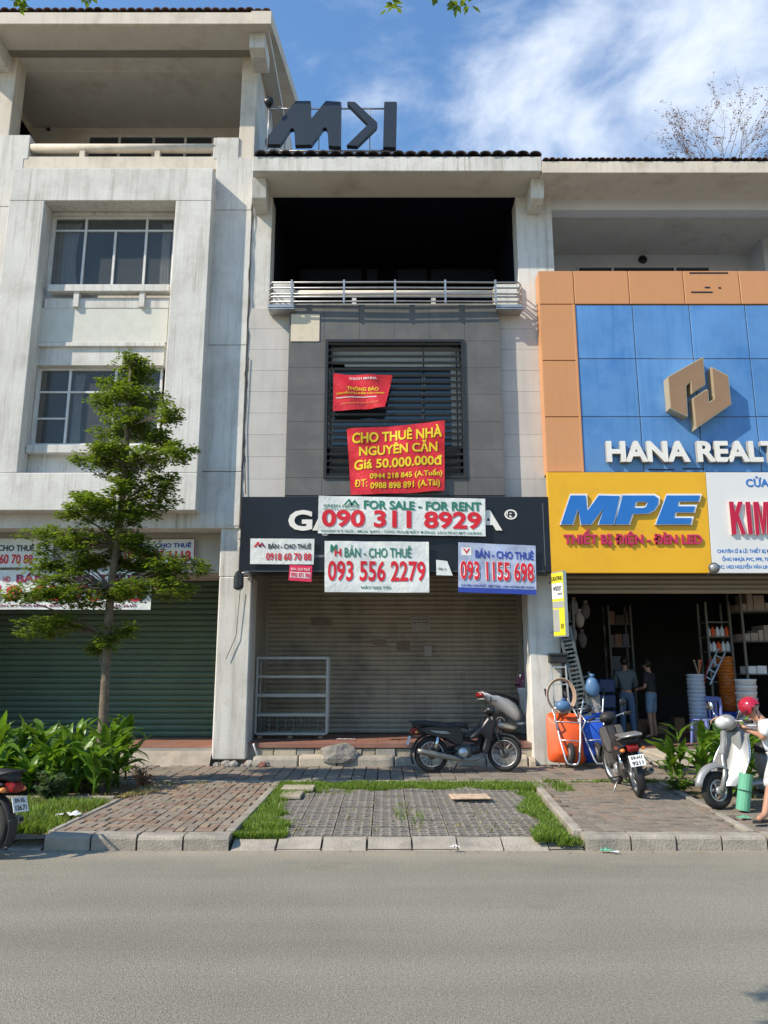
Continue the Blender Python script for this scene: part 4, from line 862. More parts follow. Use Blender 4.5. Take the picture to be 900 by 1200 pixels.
# ------------------------------------------------------------------ cloth banners
def banner(name, label, cat, quad, Y, m, waves=.012, texts=(), bar=None, group=None, sag=0, seed=0, fold=1.9, nx=60, ny=30, thick=.0):
    """quad: four picture corners tl, tr, br, bl on plane Y"""
    c = [Vector((xx(p[0], p[1], Y), 0, zz(p[1], Y))) for p in quad]; tl, tr, br, bl = c
    r = thing(name, label, cat, (c[3].x/2+c[2].x/2, Y, min(bl.z, br.z)), group)
    def disp(X, Z):
        return -.004+fold*waves*(noise.noise(Vector((X*2.1+Z*1.3, Z*1.7, seed)))*1.6+.45*sin((X+Z*.8)*9+seed+2*noise.noise(Vector((X, Z, seed+4))))*noise.noise(Vector((X*1.2, Z*1.2, seed+9)))*2)
    def P(u, v):
        p = bl.lerp(br, u).lerp(tl.lerp(tr, u), v); return Vector((p.x, Y+disp(p.x, p.z), p.z-sag*sin(pi*u)*(1-v)))
    MB().quadgrid(P, nx, ny).build('sheet', m, r, fix=False)
    mb = MB().quadgrid(lambda u, v: P(u, v)+Vector((0, .003, 0)), nx//2, ny//2); mb.build('backing', m, r, fix=False)
    for t in texts:
        s, u0, v0, u1, v1, im = t[:6]; kw = t[6] if len(t) > 6 else {}
        A = bl.lerp(br, u0).lerp(tl.lerp(tr, u0), v0); B = bl.lerp(br, u1).lerp(tl.lerp(tr, u1), v1); A2 = bl.lerp(br, u1).lerp(tl.lerp(tr, u1), v0)
        kw = dict(dict(bold=.03, depth=.002), **kw); kw['bold'] = kw['bold']*.75; kw['depth'] = min(kw['depth'], .009)
        if s is None: 
            mb = MB(); mb.quadgrid(lambda u, v: (lambda q: Vector((q.x, Y+disp(q.x, q.z)-.005, q.z)))(bl.lerp(br, u0+(u1-u0)*u).lerp(tl.lerp(tr, u0+(u1-u0)*u), v0+(v1-v0)*v)), 8, 4); mb.build('printed_block', im, r, fix=False)
        else: lettering(r, s, A.x, A.z, B.x, B.z-(A2.z-A.z), Y-.008, im, disp=disp, skew=A2.z-A.z, **kw)
    return r, P
def roofmark(r, px0, py0, px1, py1, Y, m, m2=None):
    """gabled house emblem"""
    x0, x1, z0, z1 = xx(px0, py1, Y), xx(px1, py1, Y), zz(py1, Y), zz(py0, Y); w_ = x1-x0; h = z1-z0; mb = MB(); t = h*.28
    for a, b, c, hh in ((0, .38, .62, 1), (.42, .70, 1, .85)):
        mb.add([(x0+w_*a, Y, z0), (x0+w_*b, Y, z0+h*hh), (x0+w_*c, Y, z0), (x0+w_*c-t*1.2, Y, z0), (x0+w_*b, Y, z0+h*hh-t*1.5), (x0+w_*a+t*1.2, Y, z0)], [(0, 1, 4, 5), (1, 2, 3, 4)], 1 if (m2 and a > .3) else 0)
    mb.build('emblem', [m, m2 or m], r, fix=False)
YN = YB-.05
# small red notice high on the louvres
r, _ = banner('notice_banner', 'small red notice banner tied high on the dark louvred window', 'banner', [(391, 438), (460, 440), (451, 478), (390, 481.5)], 13.84, BANR, .035, [
    ('GẠCH MARIA', .27, .84, .74, .93, INKW, {'bold': .02}), ('THÔNG BÁO', .25, .53, .80, .66, INKY), ('CHUYỂN ĐỊA ĐIỂM CỬA HÀNG', .06, .42, .92, .51, INKY, {'bold': .02}),
    (None, .05, .335, .80, .355, INKW), ('GẠCH TRANG TRÍ CAO CẤP, SÀN GỖ', .15, .15, .85, .23, INKO, {'bold': .0})], seed=3)
r, _ = banner('rental_banner', 'large red banner with yellow writing hung over the lower louvred window', 'banner', [(406.5, 503.5), (521, 493.5), (521, 575), (411, 580.5)], 13.80, BANR, .035, [
    ('CHO THUÊ NHÀ', .045, .77, .97, .955, INKY, {'bold': .035}), ('NGUYÊN CĂN', .11, .575, .925, .755, INKY, {'bold': .035}), ('Giá 50.000.000đ', .05, .375, .975, .52, INKY, {'bold': .035}),
    ('ĐT:', .045, .115, .185, .235, INKY, {'bold': .005}), ('0944 218 845 (A.Tuấn)', .21, .20, .975, .32, INKY, {'bold': .03}), ('0988 898 891 (A.Tài)', .21, .05, .95, .165, INKY, {'bold': .03})], seed=5)
mb = MB()
for a, b in (((406, 503), (400, 494)), ((521, 493), (526, 495)), ((521, 575), (530, 583)), ((411, 580), (404, 583))): mb.tube([(xx(a[0], a[1], 13.8), 13.8, zz(a[1], 13.8)), (xx(b[0], b[1], 13.9), 13.96, zz(b[1], 13.9))], .004, 4)
mb.build('tie_string', BLKPL, r)
r, _ = banner('sale_banner', 'wide white banner with green and red writing across the black sign', 'banner', [(373.5, 581), (568.5, 584.5), (569, 628.5), (372.5, 625)], YN-.03, BANW, .010, [
    ('FOR SALE - FOR RENT', .272, .66, .975, .90, INKG, {'bold': .04}), ('090 311 8929', .022, .17, .975, .64, INKR, {'bold': .045}), ('GREEN HOUSE', .03, .70, .245, .78, INKG, {'bold': .01}), ('SERVICE & APARTMENT', .03, .63, .245, .67, INKG, {'bold': 0}),
    ('NHẬN KÝ GỬI - MUA BÁN - CHO THUÊ BẤT ĐỘNG SẢN PHÚ MỸ HƯNG', .02, .03, .975, .135, INKG, {'bold': .015})], seed=8)
roofmark(r, 402, 584, 421, 592, YN-.045, INKG)
r, _ = banner('phone_banner', 'small white banner with red mountain emblem at the left end of the black sign', 'banner', [(293.5, 631), (368.5, 631.5), (367.5, 661.5), (293, 661)], YN, BANW, .004, [
    ('BÁN - CHO THUÊ', .28, .60, .95, .84, INKK, {'bold': .03}), ('0918 60 70 88', .25, .15, .96, .44, INKR, {'bold': .025})], seed=11)
roofmark(r, 297, 634, 311, 641, YN-.012, INKR, INKM)
r, _ = banner('phone_sticker', 'little pink red sticker hanging under the left end of the black sign', 'sticker', [(339.5, 662), (366, 663), (365, 682), (338, 680)], YN, BANP, .002, [
    ('BÁN - CHO THUÊ', .08, .66, .9, .86, INKW, {'bold': .01}), (None, .06, .2, .94, .56, INKW), ('0902 873 788', .09, .24, .91, .52, BANP, {'bold': .03})], seed=12, nx=6, ny=4)
r, _ = banner('phone_banner', 'white banner with green heading and tall red digits below the wide white banner', 'banner', [(380.5, 634), (502.5, 635), (503, 694.5), (380.5, 694)], YN-.02, BANW, .013, [
    ('BÁN - CHO THUÊ', .19, .68, .83, .92, INKG, {'bold': .015}), ('093 556 2279', .03, .21, .965, .62, INKR, {'bold': .03}), ('HÃY GỌI TÔI', .35, .055, .63, .13, INKG, {'bold': .03}), ('M', .055, .78, .12, .93, INKG, {'bold': .05}), ('H', .095, .70, .16, .85, INKR, {'bold': .05})], seed=15)
r, _ = banner('paper_note', 'small white paper note stuck on the black sign between two banners', 'note', [(511, 656), (524, 657.5), (530.5, 674.5), (511.5, 674)], YN, BANW, .003, [('0902 14', .15, .35, .7, .5, INKK, {'bold': 0})], seed=17, nx=6, ny=4)
r, _ = banner('phone_banner', 'pale blue photo banner with blue heading at the right end of the black sign', 'banner', [(537, 635.5), (627.5, 639.5), (628.5, 697), (537, 694)], YN-.01, BANBLUE, .008, [
    ('BÁN - CHO THUÊ', .22, .70, .97, .90, INKB, {'bold': .03}), ('093 1155 698', .02, .235, .975, .66, INKW, {'bold': .09}), ('093 1155 698', .03, .25, .965, .645, INKR, {'bold': .03, 'depth': .009}),
    (None, .0, .0, 1, .10, INKB), ('CHUYÊN NHÀ PHỐ - BIỆT THỰ - CĂN HỘ PHÚ MỸ HƯNG', .03, .115, .97, .185, INKB, {'bold': .03}), (None, .04, .74, .17, .90, INKW), ('V', .06, .78, .15, .88, INKR)], seed=19)
# banners of the left shop
YL = 14.62
r, _ = banner('phone_banner', 'white banner with black heading at the left edge above the green shutter', 'banner', [(-28, 631), (63, 631), (62, 665), (-28, 665)], YL, BANW, .008, [
    ('BÁN - CHO THUÊ', .02, .56, .76, .82, INKK, {'bold': .03}), ('0918 60 70 88', .02, .12, .74, .45, INKR, {'bold': .03})], seed=21)
r, _ = banner('phone_banner', 'framed white banner with navy heading on the wall right of the tree', 'banner', [(141, 631.5), (229, 631), (228, 661), (141, 661)], YL, BANW, .004, [
    ('BÁN - CHO THUÊ', .20, .64, .95, .86, INKB, {'bold': .04}), ('0935 47 1118', .05, .10, .95, .52, INKR, {'bold': .04}), (None, 0, 0, .012, 1, INKM), (None, .988, 0, 1, 1, INKM), (None, 0, .97, 1, 1, INKM), (None, 0, 0, 1, .03, INKM)], seed=22)
r, _ = banner('sale_banner', 'long white banner with maroon heading hung across the top of the green shutter', 'banner', [(-60, 668), (179.5, 668), (176, 714.5), (-60, 714)], 14.56, BANW, .012, [
    ('BÁN - CHO THUÊ', .33, .68, .93, .93, INKM, {'bold': .05}), ('0918 60 70 88', .04, .20, .96, .62, INKR, {'bold': .05}), ('NHẬN KÝ GỬI MUA BÁN - CHO THUÊ - NHÀ PHỐ', .20, .05, .93, .15, INKM, {'bold': .03}), ('HD', .265, .70, .30, .84, INKR, {'bold': .02})], seed=23)
# ------------------------------------------------------------------ rooftop letters
YM = 13.9
rs = sign_root('rooftop_sign', 'large black angular letters on a steel frame on the tiled roof edge', 'sign', 390, 176, YM)
def lp(pts): return [(xx(280+x/4.5, 80+y/4.5, YM), zz(80+y/4.5, YM)) for x, y in pts]
LB = plain('dark_sign_metal', (.03,.04,.055), .4)
MB().prism(lp([(298,174),(302,172),(376,172),(379,176),(380,262),(384,262),(454,176),(460,172),(536,176),(540,182),(538,412),(472,408),(468,330),(460,312),(448,312),(440,320),(382,402),(296,404),(292,325),(284,314),(270,320),(216,400),(146,399),(136,388),(138,376)]), 'y', YM, YM+.12).build('letter', LB, rs)
MB().prism(lp([(574,175),(612,177),(728,284),(731,294),(726,308),(624,408),(568,405),(682,294),(571,182)]), 'y', YM, YM+.12).build('letter', LB, rs)
MB().prism(lp([(766,180),(770,176),(828,176),(834,182),(829,412),(824,416),(764,414),(760,410)]), 'y', YM, YM+.12).build('letter', LB, rs)
fm = MB(); X = lambda x, y: xx(280+x/4.5, 80+y/4.5, YM); Z = lambda y: zz(80+y/4.5, YM)
yb2 = YM+.15
for y in (186, 410): fm.tube([(X(150, y), yb2, Z(y)), (X(832, y), yb2, Z(y))], .018, 6)
for x in (690, 240, 420): fm.tube([(X(x, 300), yb2, Z(186)), (X(x, 300), yb2, Z(410))], .012, 6)
for x in (160, 490, 503, 800, 825): fm.tube([(X(x, 430), yb2, Z(405)), (X(x, 430), yb2, Z(450))], .018, 6)
fm.tube([(X(520, 405), YM+.1, Z(408)), (X(570, 430), YM+.1, Z(428)), (X(660, 438), YM+.1, Z(435)), (X(760, 420), YM+.1, Z(412))], .008, 5)
for x in (160, 500, 820): fm.tube([(X(x, 300), yb2, Z(200)), (X(x, 300), yb2+1.0, Z(400)+.15)], .015, 5)
fm.build('support_frame', STEEL, rs)
cs_ = sign_root('security_lamp', 'round black lamp on a thin pole beside the rooftop letters', 'lamp', 315, 176, 13.85)
x_, z_ = xx(315.5, 121, 13.85), zz(121, 13.85)
MB().lathe([(.0, -.10), (.085, -.10), (.10, -.06), (.08, .05), (.03, .09), (0, .09)], (x_, 13.85, z_), 'y', 16).build('lamp_head', BLACKP, cs_)
MB().lathe([(.0, 0), (.055, 0), (.05, -.015), (0, -.015)], (x_, 13.75, z_), 'y', 14).build('lens', PANE2, cs_)
MB().tube([(x_, 13.9, z_), (x_-.02, 13.9, zz(172, 13.85))], .014, 6).tube([(x_, 13.9, z_-.02), (x_+.5, 13.95, z_-.05), (x_+.9, YM+.15, Z(186))], .006, 4).build('pole', STEEL, cs_)
# ------------------------------------------------------------------ emblem and letters on the blue cladding
YH = 13.55
hs = sign_root('wall_emblem', 'bronze hexagonal emblem in relief on the blue panels', 'emblem', 821, 503, YH)
def hp(pts): return [(xx(620+x/3.214, 380+y/3.214, YH), zz(380+y/3.214, YH)) for x, y in pts]
H1 = [(656,122),(664,228),(612,262),(608,218),(592,232),(598,348),(531,316),(522,198)]
H2 = [(686,160),(750,193),(762,302),(628,394),(616,278),(668,244),(674,248),(678,292),(697,280)]
for q in (H1, H2):
    P_ = hp(q); MB().prism(P_, 'y', YH, YA+.015).build('emblem_half', GOLDE, hs); 
    cx = sum(p[0] for p in P_)/len(P_); cy = sum(p[1] for p in P_)/len(P_)
    n = len(P_); Q = []
    area = sum(P_[i][0]*P_[(i+1) % n][1]-P_[(i+1) % n][0]*P_[i][1] for i in range(n)); sg = 1 if area > 0 else -1
    for i in range(n):       # inset of each corner
        a, b, c = Vector(P_[i-1]), Vector(P_[i]), Vector(P_[(i+1) % n]); e1 = (b-a).normalized(); e2 = (c-b).normalized()
        n1_ = Vector((-e1.y, e1.x))*sg; n2_ = Vector((-e2.y, e2.x))*sg; bis = (n1_+n2_); bis.normalize(); k_ = max(.45, bis.dot(n1_)); Q.append(tuple(b+bis*(.016/k_)))
    MB().prism(Q, 'y', YH-.006, YH).build('emblem_face', GOLD, hs)
ht = sign_root('wall_letters', 'white raised letters of a realty company on the blue panels', 'letters', 810, 542, 13.66)
lettering(ht, 'HANA REALTY', xx(711, 528, 13.64), zz(541, 13.64), xx(937, 528, 13.64), zz(516.5, 13.64), YA-.015, LETW, .09, .04, split=True, side=LETG)
# ------------------------------------------------------------------ yellow and white signboards
YY = 13.62
ys = sign_root('shop_sign', 'yellow signboard with slanted blue letters above the hardware shop', 'sign', 738, 672, YY)
a0, a1 = xx(643.5, 612, YY), (xx(827, 554, YY), xx(835, 672, YY)); zt_, zb_ = zz(553.5, YY), zz(671.5, YY)
MB().prism([(a0, zb_), (a1[1]-.003, zb_), (a1[0]-.003, zt_), (a0, zt_)], 'y', YY, YA-.03).build('sign_board', YELLOWP, ys, bevel=.006)
def block(root, polys, px0, py0, sc, Y, d, grow, m, side=None):
    for outer, holes in polys:
        def tr(P, g):
            n = len(P); ar = sum(P[i][0]*P[(i+1) % n][1]-P[(i+1) % n][0]*P[i][1] for i in range(n)); sg = 1 if ar > 0 else -1; Q = []
            for i in range(n):
                a, b, c = Vector(P[i-1]), Vector(P[i]), Vector(P[(i+1) % n]); e1 = (b-a).normalized(); e2 = (c-b).normalized(); n1_ = Vector((e1.y, -e1.x))*sg; n2_ = Vector((e2.y, -e2.x))*sg; bi = (n1_+n2_).normalized(); q = b+bi*(g/max(.5, bi.dot(n1_))); Q.append((xx(px0+q.x/sc, py0+q.y/sc, Y), zz(py0+q.y/sc, Y)))
            return Q
        cu = bpy.data.curves.new('l', 'CURVE'); cu.dimensions = '2D'; cu.fill_mode = 'BOTH'; cu.extrude = d/2
        for P, g in [(outer, grow)]+[(h, -grow) for h in holes]:
            Q = tr(P, g); sp_ = cu.splines.new('POLY'); sp_.points.add(len(Q)-1); sp_.use_cyclic_u = True
            for i, (a, b) in enumerate(Q): sp_.points[i].co = (a, b, 0, 1)
        o = bpy.data.objects.new('l', cu); me = bpy.data.meshes.new_from_object(o); mb = MB(); mb.add([(v.co.x, Y-d/2-v.co.z, v.co.y) for v in me.vertices], [tuple(p.vertices) for p in me.polygons]); mb.m = [0 if all(me.vertices[i].co.z > 0 for i in p.vertices) else 1 for p in me.polygons]
        bpy.data.objects.remove(o); bpy.data.curves.remove(cu); bpy.data.meshes.remove(me); mb.build('letter', [m, side or m], root, fix=False)
MPE = [([(156,645),(212,645),(218,705),(262,645),(340,647),(318,753),(262,753),(282,690),(232,753),(196,753),(184,690),(162,753),(120,753)], []),
       ([(352,645),(470,645),(486,655),(484,678),(470,700),(448,712),(388,714),(374,753),(324,753)], [[(402,668),(442,668),(446,674),(440,688),(430,692),(394,692)]]),
       ([(518,645),(642,645),(636,667),(562,667),(558,686),(624,686),(618,708),(550,708),(544,730),(612,730),(606,753),(478,753)], [])]
block(ys, MPE, 620, 380, 3.214, YY, .045, 4.5, INKW, LETG); block(ys, MPE, 620, 380, 3.214, YY-.046, .010, 0, LETB)
#lettering(ys, 'MPE', xx(657, 600, YY), zz(616.5, YY), xx(820, 600, YY), zz(580, YY), YY, INKW, .045, .085, shear=.32, split=True, side=LETG)
#lettering(ys, 'MPE', xx(659.5, 600, YY), zz(615, YY), xx(817.5, 600, YY), zz(581.5, YY), YY-.046, LETB, .012, .06, shear=.32, split=True)
lettering(ys, 'THIẾT BỊ ĐIỆN - ĐÈN LED', xx(660.5, 632, YY), zz(641, YY), xx(822, 632, YY), zz(620.5, YY), YY, plain('red_purple_letter', (.50,.03,.10), .4), .035, .035, split=True, side=LETR)
ws = sign_root('shop_sign', 'white signboard with red raised letters at the right edge above the hardware shop', 'sign', 900, 672, YY)
MB().prism([(a1[1]+.003, zb_), (XRR, zb_), (XRR, zt_), (a1[0]+.003, zt_)], 'y', YY+.004, YA-.03).build('sign_board', WHITEP, ws, bevel=.006)
KIM = [([(302,355),(352,355),(364,470),(400,355),(450,355),(408,500),(486,705),(440,708),(388,560),(378,590),(384,705),(334,710)], []), ([(478,357),(530,357),(562,703),(514,706)], []),
       ([(562,357),(622,357),(664,560),(672,357),(738,357),(748,703),(712,703),(706,450),(686,703),(664,703),(612,440),(634,712),(592,716)], []), ([(775,357),(825,357),(860,703),(812,703)], [])]
block(ws, KIM[:3], 820, 550, 9.23, YY+.004, .05, 0, MATS['crimson_letter'] if 'crimson_letter' in MATS else plain('crimson_letter', (.50,.01,.05), .35), plain('crimson_side', (.62,.45,.42), .5))
#lettering(ws, 'KIM', xx(853, 608, YY), zz(627.5, YY), xx(912, 608, YY), zz(588, YY), YY+.004, plain('crimson_letter', (.50,.01,.05), .35), .05, .05, split=True, side=plain('crimson_side', (.62,.45,.42), .5))
lettering(ws, 'CỬA HÀNG', xx(874, 566, YY), zz(570.5, YY), xx(940, 566, YY), zz(558, YY), YY+.004, LETB, .008, .02)
for s, b, c, p0, p1 in (('CHUYÊN SỈ & LẺ: THIẾT BỊ ĐIỆN, NƯỚC', 641.5, 649, 840, 926), ('ỐNG NHỰA PVC, PPR, THIẾT BỊ VỆ SINH', 651, 658.5, 846, 934), ('ĐC: 1453 NGUYỄN VĂN LINH, P. TÂN PHONG', 660, 667, 841, 939)):
    lettering(ws, s, xx(p0, b, YY), zz(c, YY), xx(p1, b, YY), zz(b, YY), YY+.004, LETB, .004, .015)
sp = sign_root('floodlight', 'small round silver floodlight under the yellow sign corner', 'lamp', 837, 666, 13.45)
MB().lathe([(0, -.05), (.05, -.045), (.085, 0), (.09, .04), (.06, .08), (0, .10)], (xx(837, 665.5, 13.4), 13.4, zz(665.5, 13.4)), 'y', 18).build('lamp_head', SILV, sp)
MB().lathe([(.088, -.012), (.098, 0), (.098, .02), (.088, .03)], (xx(837, 665.5, 13.4), 13.4, zz(665.5, 13.4)), 'y', 18, closed=True).build('lamp_ring', DKMETAL, sp)
MB().tube([(xx(837, 665.5, 13.4), 13.48, zz(665.5, 13.4)), (xx(837, 669, 13.4), 13.6, zz(669, 13.4)), (xx(837, 672, 13.4), 13.75, zz(673, 13.4))], .015, 6).build('bracket', STEEL, sp)
# street floodlight on the pier left of the black sign
fl = sign_root('floodlight', 'black curved floodlight at the left end of the black sign', 'lamp', 284, 690, 13.6)
cx_, cz_ = xx(281, 680, 13.5), zz(680, 13.5)
MB().prism([(cx_-.10, cz_-.16), (cx_+.02, cz_-.18), (cx_+.055, cz_-.1), (cx_+.05, cz_+.12), (cx_+.0, cz_+.17), (cx_-.06, cz_+.16), (cx_-.10, cz_+.05)], 'y', 13.42, 13.62).build('lamp_head', BLKPL, fl, bevel=.03)
MB().prism([(cx_-.09, cz_-.12), (cx_-.02, cz_-.16), (cx_-.02, cz_+.12), (cx_-.09, cz_+.06)], 'y', 13.405, 13.43).build('lens', PANE2, fl, bevel=.01)
MB().tube([(cx_+.0, 13.55, cz_+.12), (cx_+.12, 13.6, cz_+.16), (cx_+.16, 13.72, cz_+.08), (cx_+.16, 13.8, cz_+.0)], .025, 7).build('bracket', STEEL, fl)
# yellow projecting sign on the right pier
YP = 13.35
hp0 = Vector((xx(647.5, 706, YP+.12), YP+.12, 0)); hp1 = Vector((xx(661.5, 706, YP-.12), YP-.12, 0)); zt_, zb_ = zz(669, YP-.1), zz(746, YP-.1)
ps = sign_root('projecting_sign', 'upright yellow and white plate sign fixed to the right pier', 'sign', 656, 746, YP)
dv = (hp1-hp0); nv = Vector((dv.y, -dv.x, 0)).normalized()*.09
def pv(u, v, o=0): p = hp0+dv*u; return Vector((p.x, p.y, zb_+(zt_-zb_)*v))+Vector((-dv.y, dv.x, 0)).normalized()*o if False else Vector((p.x, p.y, zb_+(zt_-zb_)*v))+nv.normalized()*o
def pblock(u0, v0, u1, v1, m, o0, o1, name): 
    vs = [pv(u0, v0, o0), pv(u1, v0, o0), pv(u1, v1, o0), pv(u0, v1, o0), pv(u0, v0, o1), pv(u1, v0, o1), pv(u1, v1, o1), pv(u0, v1, o1)]
    MB().add(vs, [(0,3,2,1),(4,5,6,7),(0,1,5,4),(1,2,6,5),(2,3,7,6),(3,0,4,7)]).build(name, m, ps)
pblock(0, 0, 1, 1, ALUM, -.07, 0, 'sign_case'); pblock(.02, .02, .98, .98, YELS, 0, .006, 'sign_face')
pblock(.04, .58, .93, .82, INKW, .006, .010, 'printed_block'); pblock(.04, .08, .55, .42, plain('grey_print', (.35,.36,.34), .5), .006, .010, 'printed_block'); pblock(.04, .44, .95, .54, bpy.data.materials['grey_print'], .006, .010, 'printed_block')
def ptx(s, u0, v0, u1, v1, m):
    vs, fs = text_geo(s, .02, 0); ax = min(v.x for v in vs); bx = max(v.x for v in vs); ay = min(v.y for v in vs); by = max(v.y for v in vs)
    mb = MB(); mb.add([pv(u0+(v.x-ax)/(bx-ax)*(u1-u0), v0+(v.y-ay)/(by-ay)*(v1-v0), .0125) for v in vs], fs); mb.build('lettering', m, ps, fix=False)
ptx('LIGHTING', .06, .86, .92, .93, INKK); ptx('water', .12, .70, .85, .79, INKK); ptx('pump', .5, .62, .88, .67, INKK); ptx('SHOP', .65, .12, .9, .20, INKK)
MB().tube([pv(.5, .9, -.03), pv(.5, .9, -.03)+Vector((0, .75, 0))], .015, 6).tube([pv(.5, .1, -.03), pv(.5, .1, -.03)+Vector((0, .75, 0))], .015, 6).build('bracket', STEEL, ps)
# thin cables
def cable(label, pts, r=.006, n=14, sagk=0):
    c = thing('cable', label, 'cable', pts[0]); P_ = []
    for a, b in zip(pts[:-1], pts[1:]):
        a, b = Vector(a), Vector(b)
        for i in range(n): t = i/n; p = a.lerp(b, t); p.z -= sagk*4*t*(1-t); P_.append(p)
    P_.append(Vector(pts[-1])); MB().tube(P_, r, 5).build('wire', BLKPL, c)
cable('thin dark cable running down the joint between the white and grey shophouses', [(XLR+.06, YW-.05, zz(420, YW)), (XLR+.02, YW-.06, zz(500, YW)), (XLR+.10, YW-.05, zz(580, YW))], .008)
cable('dark cable drooping from the black sign end down the white pier', [(xx(281, 690, 14), 14.05, zz(690, 14)), (xx(276, 745, 14), 14.06, zz(745, 14)), (xx(264, 775, 14), 14.06, zz(772, 14))], .006)
# ================================================================== MOTORBIKES
def arc_strip(c, r, a0, a1, w0, w1, n=12, th=.012, crown=.02):
    """curved mudguard about the y axis through c"""
    mb = MB(); vs = []; m = 5
    for lay_ in (0, 1):
        for i in range(n+1):
            a = radians(a0+(a1-a0)*i/n); w_ = w0+(w1-w0)*i/n
            for j in range(m):
                t = (j/(m-1)-.5)*2; rr = r+crown*(1-t*t)-(th if lay_ else 0); vs.append((c[0]+rr*cos(a), c[1]+t*w_/2, c[2]+rr*sin(a)))
    q = (n+1)*m; fs = []
    for l_ in (0, 1):
        for i in range(n):
            for j in range(m-1): fs.append((l_*q+i*m+j, l_*q+i*m+j+1, l_*q+(i+1)*m+j+1, l_*q+(i+1)*m+j))
    for i in range(n):
        for j in (0, m-1): fs.append((i*m+j, (i+1)*m+j, q+(i+1)*m+j, q+i*m+j))
    for j in range(m-1):
        for i in (0, n): fs.append((i*m+j, i*m+j+1, q+i*m+j+1, q+i*m+j))
    return mb.add(vs, fs, 0, True)
def wheel(parent, c, R, tw, spokes='wire', rim=ALUM, steer=0.0, pivot=None):
    s = MB(); prof = [(R-tw*1.0, -tw*.30), (R-tw*.55, -tw*.52), (R-tw*.15, -tw*.36), (R, -tw*.12), (R, tw*.12), (R-tw*.15, tw*.36), (R-tw*.55, tw*.52), (R-tw*1.0, tw*.30)]
    s.lathe(prof, (0,0,0), 'y', 32, closed=True); M = Matrix.Translation(c) @ Matrix.Rotation(steer, 4, 'Z')
    if pivot: M = Matrix.Translation(pivot) @ Matrix.Rotation(steer, 4, 'Z') @ Matrix.Translation(Vector(c)-Vector(pivot))
    s.xf(M); ty = s.build('tyre', RUB, parent, world=False)
    r_ = MB().lathe([(R-tw*1.12, -tw*.34), (R-tw*.95, -tw*.36), (R-tw*.95, tw*.36), (R-tw*1.12, tw*.34)], (0,0,0), 'y', 32, closed=True)
    r_.lathe([(.0, -.06), (.045, -.06), (.05, -.035), (.03, -.03), (.03, .03), (.05, .035), (.045, .06), (0, .06)], (0,0,0), 'y', 16)
    rr = R-tw*1.08
    if spokes == 'wire':
        for k in range(28):
            a = 2*pi*k/28; b = a+(.35 if k % 2 else -.35); sd = .03 if k % 4 < 2 else -.03
            r_.tube([(.04*cos(a), sd, .04*sin(a)), (rr*cos(b), 0, rr*sin(b))], .0022, 4, cap=False)
    else:
        for k in range(spokes):
            a = 2*pi*k/spokes; r_.tube([(.03*cos(a), 0, .03*sin(a)), (rr*.5*cos(a+.12), 0, rr*.5*sin(a+.12)), (rr*cos(a), 0, rr*sin(a))], [.022, .014, .018], 6)
    r_.xf(M); r_.build('rim', rim, ty, world=False)
    d = MB().lathe([(0, -.062), (.075, -.062), (.08, -.05), (.08, -.035), (0, -.03)], (0,0,0), 'y', 20); d.xf(M); d.build('brake_hub', ENG, ty, world=False)
def side_shape(pts, y0, y1, name, m, parent, bevel=.012, taper=1.0):
    mb = MB().prism(pts, 'y', y0, y1, 0, taper); return mb.build(name, m, parent, bevel=bevel, world=False)
